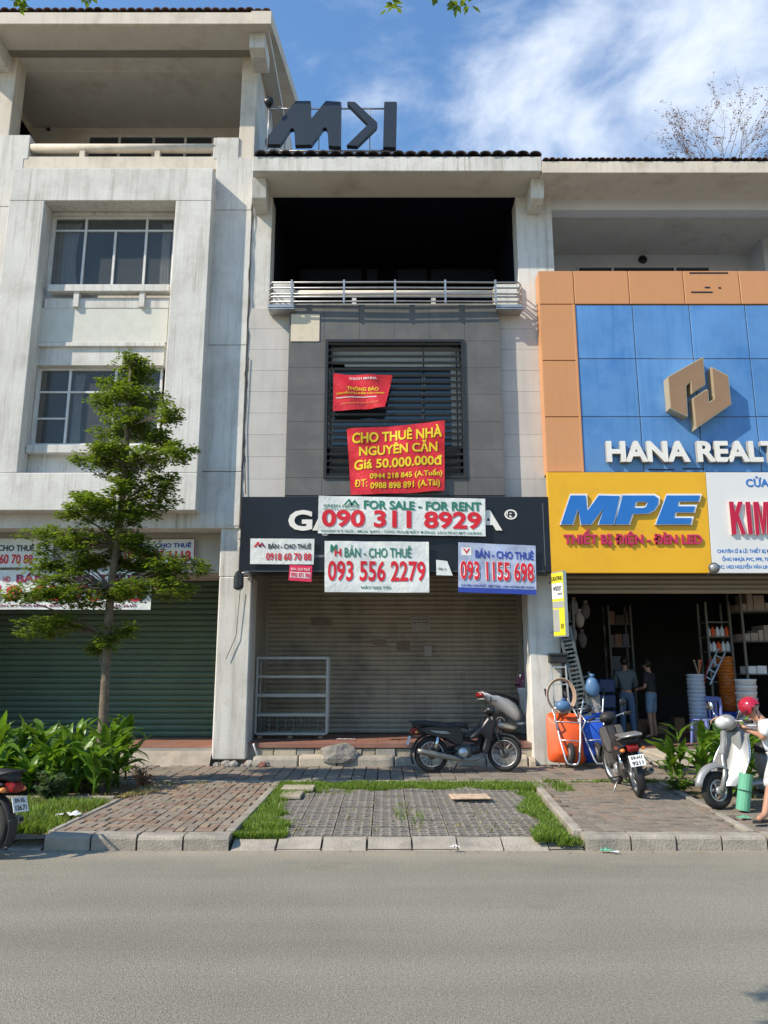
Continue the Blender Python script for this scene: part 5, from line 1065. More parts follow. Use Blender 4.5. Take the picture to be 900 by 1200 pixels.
def underbone(root, body=BLKPL, accent=SILV, steer=0.0, plate=None, rack=False, shield=None, spokes='wire', lean=0.0):
    P = root; R = .28; A = Vector((0, 0, R)); B = Vector((1.22, 0, R)); piv = (1.06, 0, .8)
    wheel(P, A, R, .085, spokes); wheel(P, B, R, .075, spokes, steer=steer, pivot=piv)
    SM = Matrix.Translation(piv) @ Matrix.Rotation(steer, 4, 'Z') @ Matrix.Translation(-Vector(piv))
    mb = MB()
    for s in (-1, 1): mb.tube([(1.22, s*.075, R), (1.10, s*.075, .62), (1.04, s*.06, .80)], [.017, .017, .022], 8)
    mb.tube([(1.11, -.08, .61), (1.11, .08, .61)], .02, 8).xf(SM); mb.build('front_fork', ENG, P, world=False)
    arc_strip((1.22, 0, R), R+.02, 20, 165, .10, .13).xf(SM).build('front_mudguard', body, P, world=False)
    arc_strip((0, 0, R), R+.035, 40, 175, .12, .11).build('rear_mudguard', BLKV, P, world=False)
    arc_strip((0, 0, R), R+.05, 165, 205, .12, .10, th=.008).build('mud_flap', BLKV, P, world=False)
    # swing arm, shocks, frame
    mb = MB()
    for s in (-1, 1): mb.tube([(0, s*.09, R), (.42, s*.08, .33)], .018, 6); mb.tube([(.02, s*.115, R+.03), (.10, s*.12, .62)], [.012, .012], 6)
    mb.tube([(.12, 0, .60), (.5, 0, .52), (.78, 0, .45), (.98, 0, .80), (1.02, 0, .88)], .03, 8); mb.build('frame', BLKV, P, world=False)
    mb = MB()
    for s in (-1, 1): mb.tube([(.045, s*.12, .36), (.085, s*.12, .55)], [.028, .028], 8)
    mb.build('shock_absorber', CHROME, P, world=False, kind='stuff')
    # engine
    mb = MB(); mb.box(.38, .66, -.10, .10, .22, .42); mb.build('engine_block', ENG, P, bevel=.035, world=False)
    mb = MB().tube([(.62, 0, .33), (.80, 0, .36)], [.075, .065], 12)
    for k in range(6): mb.tube([(.65+k*.024, 0, .335+k*.004), (.658+k*.024, 0, .336+k*.004)], .088, 12)
    mb.build('engine_cylinder', ENG, P, world=False)
    mb = MB().lathe([(0, -.145), (.07, -.14), (.085, -.11), (.085, -.09)], (.50, 0, .30), 'y', 18).lathe([(.085, .09), (.085, .11), (.07, .14), (0, .145)], (.52, 0, .31), 'y', 18); mb.build('engine_cover', ALUM, P, world=False)
    MB().tube([(.80, -.03, .31), (.84, -.08, .25), (.72, -.12, .19), (.50, -.14, .19), (.30, -.15, .23), (-.18, -.17, .33), (-.26, -.17, .345)], [.018, .018, .018, .02, .045, .048, .038], 10).build('exhaust', plain('worn_exhaust', (.26,.25,.22), .45, .6) if 'worn_exhaust' not in MATS else MATS['worn_exhaust'], P, world=False)
    mb = MB().tube([(-.255, -.17, .344), (-.275, -.17, .348)], .022, 8); mb.build('exhaust_tip', BLKV, P, world=False)
    # body panels
    for s in (-1, 1):
        side_shape([(-.26, .68), (-.05, .72), (.45, .70), (.52, .60), (.50, .44), (.38, .42), (.22, .52), (.05, .55), (-.12, .60)], s*.075, s*.13, 'side_cover', body, P, .016)
        side_shape([(-.05, .655), (.22, .64), (.30, .60), (.16, .60), (.02, .625)], s*.128, s*.134, 'side_stripe', accent, P, .0)
        side_shape([(.93, .86), (1.03, .80), (1.00, .55), (.93, .33), (.86, .26), (.82, .34), (.88, .52), (.80, .60), (.66, .50), (.60, .54), (.80, .70)], s*.05, s*.16, 'leg_shield', shield or body, P, .02, .97)
    side_shape([(.55, .50), (.82, .60), (.95, .84), (.88, .86), (.78, .68), (.52, .58)], -.05, .05, 'centre_cover', body, P, .02)
    # seat
    mb = MB(); S = [(-.30, .765, .06), (-.26, .80, .10), (-.05, .80, .125), (.12, .775, .13), (.25, .755, .13), (.45, .77, .10), (.58, .76, .06), (.62, .73, .03)]; vs = []; m_ = 8
    for (x, z, w_) in S:
        for j in range(m_): a = pi*j/(m_-1); vs.append((x, cos(a)*w_, z-.045+max(0, sin(a))**.5*.055)) 
        vs += [(x, -w_*.9, z-.085), (x, w_*.9, z-.085)]
    q = m_+2; fs = [(i*q+j, i*q+(j+1) % q, (i+1)*q+(j+1) % q, (i+1)*q+j) for i in range(len(S)-1) for j in range(q)]+[tuple(range(q)), tuple((len(S)-1)*q+j for j in range(q))[::-1]]
    mb.add(vs, fs, 0, True).build('seat', BLKV, P, world=False)
    if rack:
        mb = MB(); mb.tube([(-.02, -.12, .74), (-.36, -.12, .80), (-.42, 0, .81), (-.36, .12, .80), (-.02, .12, .74)], .013, 6)
        for x in (-.10, -.18, -.26, -.34): mb.tube([(x, -.12, .765-x*.1), (x, .12, .765-x*.1)], .009, 5)
        mb.cb((-.20, 0, .81), (.36, .27, .02)); mb.build('rack', STEEL, P, world=False)
    else: MB().tube([(.0, -.12, .72), (-.30, -.11, .79), (-.36, 0, .80), (-.30, .11, .79), (.0, .12, .72)], .012, 6).build('grab_rail', BLKV, P, world=False)
    MB().prism([(-.30, .70), (-.35, .66), (-.33, .60), (-.22, .61), (-.22, .70)], 'y', -.07, .07).build('tail_lamp', REDL, P, bevel=.015, world=False)
    for s in (-1, 1):
        MB().ball((-.27, s*.13, .63), (.03, .035, .025), 10).build('rear_indicator', ORL, P, world=False)
    bpl = MB().cb((-.375, 0, .50), (.006, .19, .14), Matrix.Rotation(.35, 3, 'Y')).build('number_plate', PLATE, P, world=False)
    if plate:
        for s_, v0, v1 in ((plate[0], .015, .055), (plate[1], -.055, -.008)):
            vs, fs = text_geo(s_, .03, 0); ax = min(v.x for v in vs); bx = max(v.x for v in vs); ay = min(v.y for v in vs); by = max(v.y for v in vs); w_ = .07
            Rm = Matrix.Rotation(.35, 3, 'Y'); mb = MB(); mb.add([Rm @ Vector((-.006, -(-w_+(v.x-ax)/(bx-ax)*2*w_), v0+(v.y-ay)/(by-ay)*(v1-v0)))+Vector((-.375, 0, .50)) for v in vs], fs); mb.build('lettering', INKK, bpl, world=False, fix=False)
    # head, handlebar
    mb = MB().ball((0, 0, 0), (.11, .13, .085), 14); mb.xf(SM @ Matrix.Translation((1.02, 0, .955))); mb.build('handlebar_cover', body, P, world=False)
    mb = MB().ball((0, 0, 0), (.05, .08, .06), 14); mb.xf(SM @ Matrix.Translation((1.10, 0, .95))); mb.build('headlamp', PANE2, P, world=False)
    side_shape([(1.02, .90), (1.12, .82), (1.13, .72), (1.05, .60), (.98, .80)], -.09, .09, 'front_panel', body, P, .03, .9)
    hb = MB()
    hb.tube([(.93, -.34, .97), (.96, -.22, .98), (1.02, -.06, .94), (1.02, .06, .94), (.96, .22, .98), (.93, .34, .97)], .011, 7).xf(SM); hb.build('handlebar', CHROME, P, world=False)
    for s in (-1, 1):
        MB().tube([(.955, s*.23, .98), (.93, s*.34, .97)], .018, 8).xf(SM).build('grip', RUB, P, world=False)
        MB().tube([(1.0, s*.20, .965), (.97, s*.34, .95)], .006, 5).xf(SM).build('brake_lever', ALUM, P, world=False)
        MB().tube([(.96, s*.19, .98), (.99, s*.25, 1.10)], .006, 5).xf(SM).build('mirror_arm', BLKV, P, world=False)
        mm = MB().lathe([(0, -.01), (.045, -.01), (.055, .0), (.045, .012), (0, .014)], (0,0,0), 'x', 14); mm.xf(SM @ Matrix.Translation((.99, s*.27, 1.13))); mm.build('mirror', BLKPL, P, world=False)
        MB().tube([(.46, s*.08, .22), (.46, s*.24, .22)], .013, 6).build('footrest', RUB, P, world=False)
    MB().tube([(.50, .12, .20), (.44, .26, .01)], .012, 6).tube([(.30, -.12, .24), (.26, -.14, .04)], .010, 6).build('kickstand', STEEL, P, world=False)
    MB().prism([(.0, R-.06), (.42, .25), (.46, .32), (.42, .40), (.0, R+.07)], 'y', .10, .125).build('chain_case', BLKPL, P, bevel=.012, world=False)
def place(root, a, b=None, heading=0.0, lean=0.0):
    root.rotation_mode = 'XYZ'; root.location = a; root.rotation_euler = (lean, 0, heading)
# black underbone in front of the taupe shutter
bk = thing('motorbike', 'black underbone motorbike parked side-on before the step of the taupe shutter', 'motorbike')
underbone(bk, BLKPL, SILV, steer=-.45); place(bk, (xx(506, 911, 12.95), 12.95, GZ+.01), heading=.16, lean=-.03)
# worn bike seen from behind on the right pavement
bk = thing('motorbike', 'worn motorbike with steel luggage rack parked rear-on on the right pavement', 'motorbike')
underbone(bk, BLKV, plain('faded_red_plastic', (.28,.08,.07), .5), steer=.25, plate=('59-H1', '9211'), rack=True, shield=plain('grey_shield', (.07,.065,.06), .6)); k1 = gnd(746, 938, GZ)
place(bk, (k1[0]+.12, k1[1]+.25, GZ), heading=radians(85), lean=-.17)
# dark bike cut by the left picture edge, standing on the road
bk = thing('motorbike', 'dark motorbike with white number plate standing on the road before the left verge', 'motorbike')
underbone(bk, BLKPL, ORL, plate=('59-XL', '126.71'), spokes=5, rack=False); place(bk, (-3.79, 7.72, 0), heading=pi-.30, lean=.06)

def scooter(root, paint, seat=BLKV, sleek=False, steer=0.0, R=.225):
    P = root; B = Vector((1.27, 0, R)); piv = (1.13, 0, .7)
    SM = Matrix.Translation(piv) @ Matrix.Rotation(steer, 4, 'Z') @ Matrix.Translation(-Vector(piv))
    wheel(P, Vector((0, 0, R)), R, .10, 5, ALUM); wheel(P, B, R, .095, 5, ALUM, steer=steer, pivot=piv)
    MB().tube([(1.27, .08, R), (1.20, .085, .40), (1.13, .0, .56), (1.06, 0, .90)], [.028, .026, .026, .026], 8).xf(SM).build('front_fork', SILV, P, world=False)
    arc_strip((1.27, 0, R+.01), R+.045, 8, 172, .10, .20, 14, .01, .045).xf(SM).build('front_mudguard', paint, P, world=False)
    # leg shield: curved sheet, widest at knee height
    def sh(u, v):
        z = .27+v*.66; w_ = .10+.12*sin(min(1, v*1.25)*pi*.72+.5); x = 1.155-.26*v**1.1+(.10*(1-v)**2)-.10*abs(u*2-1)**2; return Vector((x, (u-.5)*2*w_*1.15, z))
    mb = MB().quadgrid(sh, 14, 12); mb.quadgrid(lambda u, v: sh(u, v)+Vector((-.022, 0, 0)), 14, 12); mb.build('leg_shield', paint, P, world=False, fix=False)
    ed = [sh(0, v/10) for v in range(11)]+[sh(u/8, 1) for u in range(1, 8)]+[sh(1, 1-v/10) for v in range(11)]
    MB().tube(ed, .012, 6).build('shield_trim', CHROME, P, world=False)
    MB().prism([(1.03, .38), (.96, .88), (.93, .88), (.90, .44)], 'y', -.15, .15).build('glove_box', paint, P, bevel=.04, world=False)
    MB().prism([(1.15, .62), (1.06, .90), (1.04, .88), (1.11, .60)], 'y', -.035, .035).build('horn_cover', paint, P, bevel=.01, world=False)
    MB().prism([(.42, .26), (1.10, .24), (1.12, .29), (.46, .31)], 'y', -.17, .17).build('footboard', paint, P, bevel=.02, world=False)
    # tail body: lofted
    S = [(-.48, .84, .03, .03), (-.36, .82, .09, .06), (-.1, .74, .14, .12), (.15, .64, .16, .17), (.38, .52, .15, .19), (.56, .40, .10, .12)] if sleek else [(-.42, .60, .05, .05), (-.34, .60, .12, .11), (-.10, .52, .19, .17), (.14, .48, .21, .20), (.34, .47, .18, .21), (.46, .46, .12, .20)]; vs = []; n = 14
    for x, z, w_, h in S:
        for j in range(n): a = 2*pi*j/n; vs.append((x, cos(a)*w_, z+sin(a)*h*(1 if sin(a) > 0 else .9)))
    fs = [(i*n+j, i*n+(j+1) % n, (i+1)*n+(j+1) % n, (i+1)*n+j) for i in range(len(S)-1) for j in range(n)]+[tuple(range(n)), tuple((len(S)-1)*n+j for j in range(n))[::-1]]
    MB().add(vs, fs, 0, True).build('tail_body', paint, P, world=False)
    S = [(-.40, .88, .06), (-.25, .87, .11), (.0, .83, .13), (.2, .79, .13), (.4, .74, .11), (.52, .70, .07)] if sleek else [(-.33, .735, .06), (-.22, .75, .12), (.0, .745, .14), (.15, .72, .14), (.35, .72, .12), (.50, .70, .07)]; vs = []
    for x, z, w_ in S:
        for j in range(8): a = pi*j/7; vs.append((x, cos(a)*w_, z-.03+sin(a)**.6*.05 if 0 < j < 7 else z-.04))
        vs += [(x, -w_*.9, z-.09), (x, w_*.9, z-.09)]
    q = 10; fs = [(i*q+j, i*q+(j+1) % q, (i+1)*q+(j+1) % q, (i+1)*q+j) for i in range(len(S)-1) for j in range(q)]+[tuple(range(q)), tuple((len(S)-1)*q+j for j in range(q))[::-1]]
    MB().add(vs, fs, 0, True).build('seat', seat, P, world=False)
    MB().tube([(-.15, -.12, .70), (-.42, -.10, .74), (-.47, 0, .75), (-.42, .10, .74), (-.15, .12, .70)], .013, 6).build('grab_rail', SILV, P, world=False)
    MB().ball((-.46, 0, .82) if sleek else (-.42, 0, .60), (.045, .10, .05), 12).build('tail_lamp', REDL, P, world=False)
    MB().tube([(.35, -.12, .22), (.15, -.17, .22), (-.05, -.18, .25), (-.30, -.18, .30)], [.02, .05, .055, .045], 10).build('exhaust', STEEL, P, world=False)
    MB().box(.05, .40, -.10, .12, .14, .34).build('engine_block', ENG, P, bevel=.03, world=False)
    mb = MB().ball((0, 0, 0), (.10, .14, .10), 14).xf(SM @ Matrix.Translation((1.0, 0, .98))); mb.build('handlebar_cover', paint, P, world=False)
    mb = MB().lathe([(0, .07), (.05, .055), (.075, 0), (.078, -.03)], (0,0,0), 'x', 16).xf(SM @ Matrix.Translation((1.08, 0, .98))); mb.build('headlamp', plain('lamp_glass', (.6,.62,.62), .1) if 'lamp_glass' not in MATS else MATS['lamp_glass'], P, world=False)
    MB().tube([(.93, -.33, .99), (.98, -.12, 1.0), (.98, .12, 1.0), (.93, .33, .99)], .014, 7).xf(SM).build('handlebar', SILV, P, world=False)
    for s in (-1, 1):
        MB().tube([(.95, s*.22, 1.0), (.93, s*.34, .99)], .02, 8).xf(SM).build('grip', RUB, P, world=False)
        MB().tube([(.99, s*.16, 1.02), (.99, s*.24, 1.15)], .006, 5).xf(SM).build('mirror_arm', CHROME, P, world=False)
        mm = MB().lathe([(0, -.01), (.045, -.01), (.055, .0), (.045, .012), (0, .014)], (0,0,0), 'x', 14); mm.xf(SM @ Matrix.Translation((.99, s*.26, 1.18))); mm.build('mirror', CHROME, P, world=False)
    MB().tube([(.45, .12, .24), (.38, .24, .01)], .012, 6).build('kickstand', STEEL, P, world=False)
sc_ = thing('scooter', 'white scooter parked on the raised step behind the black motorbike', 'scooter')
scooter(sc_, WHTP, R=.26, sleek=True); place(sc_, (xx(562, 825, 14.6)+.36, 14.6, zf+.005), heading=radians(40), lean=-.06)
sc_ = thing('scooter', 'silver classic scooter at the right edge held by the man in a red helmet', 'scooter')
scooter(sc_, SILV, steer=-.1, R=.215); hd = radians(205); fx_, fy_ = gnd(844, 949, GZ)
place(sc_, (fx_-1.27*cos(hd), fy_-1.27*sin(hd), GZ), heading=hd, lean=.05)
# ================================================================== VEGETATION
def pp(px, py, Y): return Vector((xx(px, py, Y), Y, zz(py, Y)))
def leaf_quads(rnd, centre, n, size, mb_v, mb_f, spread=.10, flat=.6):
    for _ in range(n):
        a = rnd.uniform(0, 2*pi); d = Vector((cos(a), sin(a), rnd.uniform(-.35, .45)*flat*1.4)).normalized()
        s = d.cross(Vector((0,0,1))).normalized(); s = (s+Vector((0,0,rnd.uniform(-.6,.6)))).normalized()
        L_ = size*rnd.uniform(.7, 1.3); w_ = L_*rnd.uniform(.22, .32); p = centre+d*rnd.uniform(.0, spread)+Vector((0,0,rnd.uniform(-.02,.02)))
        o = len(mb_v); mb_v += [p, p+d*L_*.45+s*w_, p+d*L_+Vector((0,0,-L_*.12)), p+d*L_*.45-s*w_]; mb_f.append((o, o+1, o+2, o+3))
def crown(parent, clumps, m, twig_m, seed, size=.06, per=13, dens=1.0, origin=None, name='crown'):
    rnd = random.Random(seed); V = []; F = []; tw = MB()
    for c, r in clumps:
        n = int(dens*38*max(.2, (r[0]*r[1]*r[2])**(1/3)/.25)**1.9)
        root = min(origin, key=lambda q: (q-c).length) if origin else c
        base = root if root.z < c.z else root
        for k in range(max(4, n//26)):
            d = Vector((rnd.gauss(0,1), rnd.gauss(0,1), rnd.gauss(0,.6))).normalized()*rnd.uniform(.5, .95); q = c+Vector((d.x*r[0], d.y*r[1], d.z*r[2]))
            mid = base.lerp(q, .55)+Vector((rnd.uniform(-.05,.05), rnd.uniform(-.05,.05), rnd.uniform(-.02,.06))); tw.tube([base, mid, q], [.012, .007, .003], 4, cap=False)
        for k in range(n):
            d = Vector((rnd.gauss(0,1), rnd.gauss(0,1), rnd.gauss(0,1))).normalized()*(rnd.random()**.45)*1.05
            q = c+Vector((d.x*r[0], d.y*r[1], d.z*r[2]))
            if noise.noise(q*4.5+Vector((seed,0,0))) < -.12: continue
            leaf_quads(rnd, q, rnd.randint(per-5, per+5), size, V, F, size*1.0)
    mb = MB(); mb.v = V; mb.f = F; mb.m = [0]*len(F); mb.sm = [False]*len(F); o = mb.build(name, m, parent, fix=False, kind='stuff')
    tw.build('branches', twig_m, parent, kind='stuff'); return o
YT = 11.2
tp = [(116,908),(119,860),(122,800),(126,745),(131,690),(138,640),(143,590),(146,545),(148,500),(151,460),(154,425)]
tr = [.085,.070,.062,.060,.055,.050,.046,.045,.040,.026,.012]
T0 = pp(116, 908, YT); tree = thing('tree', 'young tree with tiers of small green leaves growing from the canna bed', 'tree', (T0.x, T0.y, .1))
tpts = [pp(a, b, YT)+Vector((0, .05*sin(i), 0)) for i, (a, b) in enumerate(tp)]; tpts[0].z = .08
MB().tube(tpts, tr, 10).build('trunk', BARK, tree)
cl = [(152,418,10,8),(152,430,19,14),(160,437,26,14),(146,452,30,12),(158,468,42,14),(130,474,28,10),(196,487,16,12),(150,492,32,12),(146,508,38,10),(108,536,24,15),(135,545,32,16),(182,535,34,13),(212,528,18,12),(190,560,18,13),(186,583,24,15),(168,575,15,12),
      (112,590,30,10),(92,602,24,11),(140,604,34,13),(168,600,20,10),(55,628,32,11),(88,632,26,11),(122,628,30,14),(152,632,22,12),(150,560,14,14),(148,600,16,14),(140,575,18,12),(145,650,20,14),(100,645,20,10),(170,645,20,12),(60,645,18,8),(180,675,22,12),(75,680,24,10),(140,690,24,14),(100,585,16,8),(185,515,18,10),(130,525,22,10),(62,664,36,11),(100,662,26,12),(132,660,30,14),(165,662,28,14),(205,664,34,13),(232,664,16,9),(196,690,30,13),
      (46,694,36,11),(80,700,28,11),(20,700,18,8),(120,700,28,16),(155,692,24,12),(52,735,34,13),(78,728,22,10),(128,748,14,12),(112,760,12,8),(150,738,10,8)]
clumps = []; rnd = random.Random(5)
sc_px = 900/(YT*.978)
for a, b, rx, ry in cl:
    dy = rnd.uniform(-.45, .35); c = pp(a, b, YT+dy); R = rx/sc_px; clumps.append((c, (R*1.06, max(.24, R*.9), ry/sc_px*1.15)))
crown(tree, clumps, LEAFT, BARK, 5, .062, 12, 3.5, tpts[3:])
bm_ = MB()
for c, r in clumps:
    root = min(tpts[2:-1], key=lambda q: (q-c).length+abs(q.z-c.z+.25)*1.2); bm_.tube([root, root.lerp(c, .5)+Vector((0,0,.05)), c], [.022, .014, .006], 6)
bm_.build('limbs', BARK, tree, kind='stuff')
# street tree behind the camera whose lowest sprays hang into the top of the view
t2 = thing('tree', 'tall street tree whose lowest leafy sprays hang at the top edge', 'tree', (-3.2, -2.2, 0))
MB().tube([(-3.2,-2.2,0),(-3.15,-2.1,1.5),(-3.1,-1.9,3.2),(-3.0,-1.6,4.8),(-2.9,-1.5,6.5)], [.17,.14,.12,.09,.04], 12).build('trunk', BARK, t2)
TIP = [pp(22,2,3.0), pp(30,-20,3.0), pp(101,-6,3.0), pp(455,-2,2.6), pp(505,-16,2.6), pp(542,3,2.6), pp(548,-18,2.6)]
sh_ = []
for px, py in ((885,1150),(872,1165),(900,1178),(912,1150),(930,1170),(890,1135)):
    x_, y_ = gnd(px, py, 0); h_ = 3.9; sh_.append(Vector((x_-1.7/1.65*h_, y_-1.0/1.65*h_, h_)))
lm = MB(); hub = Vector((-3.0, -1.5, 5.0)); arm = Vector((-.4, 1.6, 5.0)); arm2 = Vector((-2.6, 1.2, 4.6))
lm.tube([hub, hub.lerp(arm, .5)+Vector((0,0,.3)), arm, arm+Vector((.6,.5,-.1))], [.06,.045,.025,.01], 7).tube([hub, arm2, arm2+Vector((.1,.9,-.2))], [.05,.03,.012], 7)
for p in TIP[:3]: lm.tube([arm2+Vector((.1,.9,-.2)), (arm2+p)/2+Vector((0,.4,.3)), p], [.012,.007,.003], 5)
for p in TIP[3:]: lm.tube([arm+Vector((.6,.5,-.1)), (arm+p)/2+Vector((.2,.3,.25)), p], [.012,.007,.003], 5)
for p in sh_: lm.tube([arm2, p], [.012,.004], 5)
lm.build('limbs', BARK, t2, kind='stuff')
V = []; F = []; rnd = random.Random(9)
for p in TIP:
    for _ in range(3): leaf_quads(rnd, p+Vector((rnd.uniform(-.03,.03), rnd.uniform(-.03,.03), rnd.uniform(-.015,.02))), 6, .042, V, F, .02, .5)
for p in sh_:
    for _ in range(5): leaf_quads(rnd, p+Vector((rnd.uniform(-.14,.14), rnd.uniform(-.14,.14), rnd.uniform(-.1,.1))), 9, .06, V, F, .04)
for _ in range(260):
    q = Vector((-3.3+rnd.gauss(0,1.1), -2.4+rnd.gauss(0,.9), 6.6+rnd.gauss(0,.7)))
    leaf_quads(rnd, q, 12, .08, V, F, .12)
mb = MB(); mb.v = V; mb.f = F; mb.m = [0]*len(F); mb.sm = [False]*len(F); mb.build('crown', LEAFT, t2, fix=False, kind='stuff')
# thin half-bare tree behind the right roof
t3b = Vector((xx(842, 190, 25.0), 25.0, 0)); t3 = thing('tree', 'thin half-bare tree rising behind the roof at the upper right', 'tree', t3b)
bz = zz(205, 25.0); lm = MB(); V = []; F = []; rnd = random.Random(21)
lm2 = MB().tube([t3b, t3b+Vector((.1,.1,bz*.5)), Vector((t3b.x, 25, bz-1.0))], [.16,.12,.07], 8); lm2.build('trunk', BARK, t3)
o3 = Vector((t3b.x, 25, bz-1.0))
def grow(p, d, ln, r, lv):
    q = p+d*ln; m_ = p.lerp(q, .5)+Vector((rnd.uniform(-.06,.06), 0, rnd.uniform(-.03,.06)))*ln; lm.tube([p, m_, q], [r, r*.75, r*.5], 4, cap=False)
    if lv >= 2:
        for _ in range(2): leaf_quads(rnd, p.lerp(q, rnd.random())+Vector((rnd.uniform(-.1,.1), 0, rnd.uniform(-.1,.1))), rnd.randint(1, 3), .075, V, F, .06)
    if lv < 4:
        for _ in range(3): 
            dd = (d+Vector((rnd.uniform(-.55,.55), rnd.uniform(-.4,.4), rnd.uniform(-.25,.35)))).normalized(); grow(p.lerp(q, rnd.uniform(.5, 1)), dd, ln*rnd.uniform(.55,.8), r*.55, lv+1)
for px, py in ((775,145),(800,128),(822,122),(845,112),(868,120),(890,118),(915,130),(940,150),(790,170)):
    tgt = pp(px, py, 25+rnd.uniform(-1,1)); v = tgt-o3; grow(o3, v.normalized(), v.length*.52, .020, 1)
lm.build('limbs', BARK, t3, kind='stuff'); mb = MB(); mb.v = V; mb.f = F; mb.m = [0]*len(F); mb.sm = [False]*len(F); mb.build('crown', REDLEAF, t3, fix=False, kind='stuff')
# ------------------------------------------------------------------ cannas
def canna_leaf(ln, wd, bend, seed):
    rd = random.Random(seed); mb = MB(); n = 9; vs = []; fs = []
    for i in range(n+1):
        t = i/n; w_ = wd*(sin(pi*min(1, t*1.02)**.8))**.9*(1 if t < .97 else .2)+.006
        x = ln*(sin(bend*t)/bend); z = ln*(1-cos(bend*t))/bend
        for s, k in ((-1, .30), (0, 0), (1, .30)): vs.append((x+.0, s*w_, -z+k*w_+.01*sin(t*14+seed)*abs(s)))
    for i in range(n):
        for j in range(2): fs.append((i*3+j, i*3+j+1, (i+1)*3+j+1, (i+1)*3+j))
    mb.add(vs, fs, 0, True); return mb.mesh('leaf', LEAFC, fix=False)
LV = [canna_leaf(rnd.uniform(.38,.55), rnd.uniform(.045,.068), b, i) for i, b in enumerate((.5,.8,1.1,1.5,.35,1.9))]
def leafset(root, h, n, rd, meshes=LV, up=1.0, sc=1.0, stem_m=LEAFC):
    base = root.location.copy(); lean = Vector((rd.uniform(-.1,.1), rd.uniform(-.1,.1), 0)); sp = [base+lean*t*h+Vector((0,0,h*t)) for t in (0,.35,.7,1)]
    MB().tube(sp, [.016,.014,.010,.005], 6).build('stem', stem_m, root)
    for k in range(n):
        t = rd.uniform(.12, 1.0) if k else 1.0; p = base+lean*t*h+Vector((0,0,h*t)); o = bpy.data.objects.new('leaf', rd.choice(meshes)); COL.objects.link(o); o.parent = root; o.location = p-base
        pitch = radians(rd.uniform(25, 85))*up; o.rotation_mode = 'XYZ'; o.rotation_euler = (rd.uniform(-.6,.6), -pitch, rd.uniform(0, 2*pi)); s = rd.uniform(.65, 1.1)*sc*(1 if t < .85 else .8); o.scale = (s, s, s)
rnd = random.Random(31); spots = []; CAN = []; CANR = []
while len(spots) < 54:
    p = (rnd.uniform(-5.8, -3.5), rnd.uniform(10.55, 12.1))
    if p[0] > -3.6-(p[1]-10.5)*.17: continue
    if all((p[0]-q[0])**2+(p[1]-q[1])**2 > .028 for q in spots): spots.append(p)
for i, p in enumerate(sorted(spots, key=lambda q: q[1])):
    hh_ = rnd.uniform(.45, .9)*(1.0 if p[1] > 10.9 else .7)*(1.25 if -4.5 < p[0] < -3.7 else 1)
    c = thing('canna_plant', 'broad-leaved canna in the planting bed around the young tree', 'canna', (p[0], p[1], .1), 'cannas in the left planting bed'); leafset(c, hh_*.85, rnd.randint(14, 18), rnd, sc=1.0); CAN.append(c)
rnd = random.Random(41)
for i in range(18):
    p = (rnd.uniform(4.15, 5.7), rnd.uniform(10.5, 12.0)); c = thing('canna_plant', 'broad-leaved canna in the bed behind the silver scooter', 'canna', (p[0], p[1], .1), 'cannas in the right planting bed')
    leafset(c, rnd.uniform(.45, .78), rnd.randint(12, 16), rnd, sc=.95); CANR.append(c)
def shrub(label, loc, r, m, seed, n=220, size=.05):
    rd = random.Random(seed); s = thing('shrub', label, 'shrub', loc); tw = MB(); V = []; F = []
    for k in range(14):
        a = rd.uniform(0, 6.28); q = Vector(loc)+Vector((cos(a)*r*rd.uniform(.3,.9), sin(a)*r*rd.uniform(.3,.9), r*rd.uniform(.5,1.6))); tw.tube([loc, Vector(loc).lerp(q, .5)+Vector((0,0,r*.3)), q], [.008,.006,.003], 5)
        for j in range(n//14): leaf_quads(rd, Vector(loc).lerp(q, rd.uniform(.4,1.05)), 2, size, V, F, .04)
    tw.build('stems', BARK, s, kind='stuff'); mb = MB(); mb.v = V; mb.f = F; mb.m = [0]*len(F); mb.sm = [False]*len(F); mb.build('foliage', m, s, fix=False, kind='stuff')
shrub('low dusty green shrub at the front left of the canna bed', (*gnd(62, 940, .1), .1), .26, LEAFS, 3, 420, .06)
shrub('small sparse dark shrub at the right end of the canna bed', (*gnd(168, 925, .1), .1), .24, REDLEAF, 4, 130, .06)
shrub('low ragged green shrub at the left foot of the right canna bed', (*gnd(795, 930, .1), .1), .22, LEAFC, 6, 120, .09)

ORD = ['first','second','third','fourth','fifth','sixth','seventh','eighth','ninth','tenth','eleventh','twelfth','thirteenth','fourteenth','fifteenth','sixteenth','seventeenth','eighteenth']
def row_labels(objs, nrow, names, text):
    objs = sorted(objs, key=lambda o: o.location.y); k = -(-len(objs)//nrow)
    for r in range(nrow):
        for i, o in enumerate(sorted(objs[r*k:(r+1)*k], key=lambda q: q.location.x/q.location.y)): o['label'] = text % (ORD[i], names[r])
row_labels(CAN, 4, ['front', 'second', 'third', 'back'], 'broad-leaved canna, %s from the left in the %s row of the tree bed')
row_labels(CANR, 2, ['front', 'back'], 'broad-leaved canna, %s from the left in the %s row behind the silver scooter')
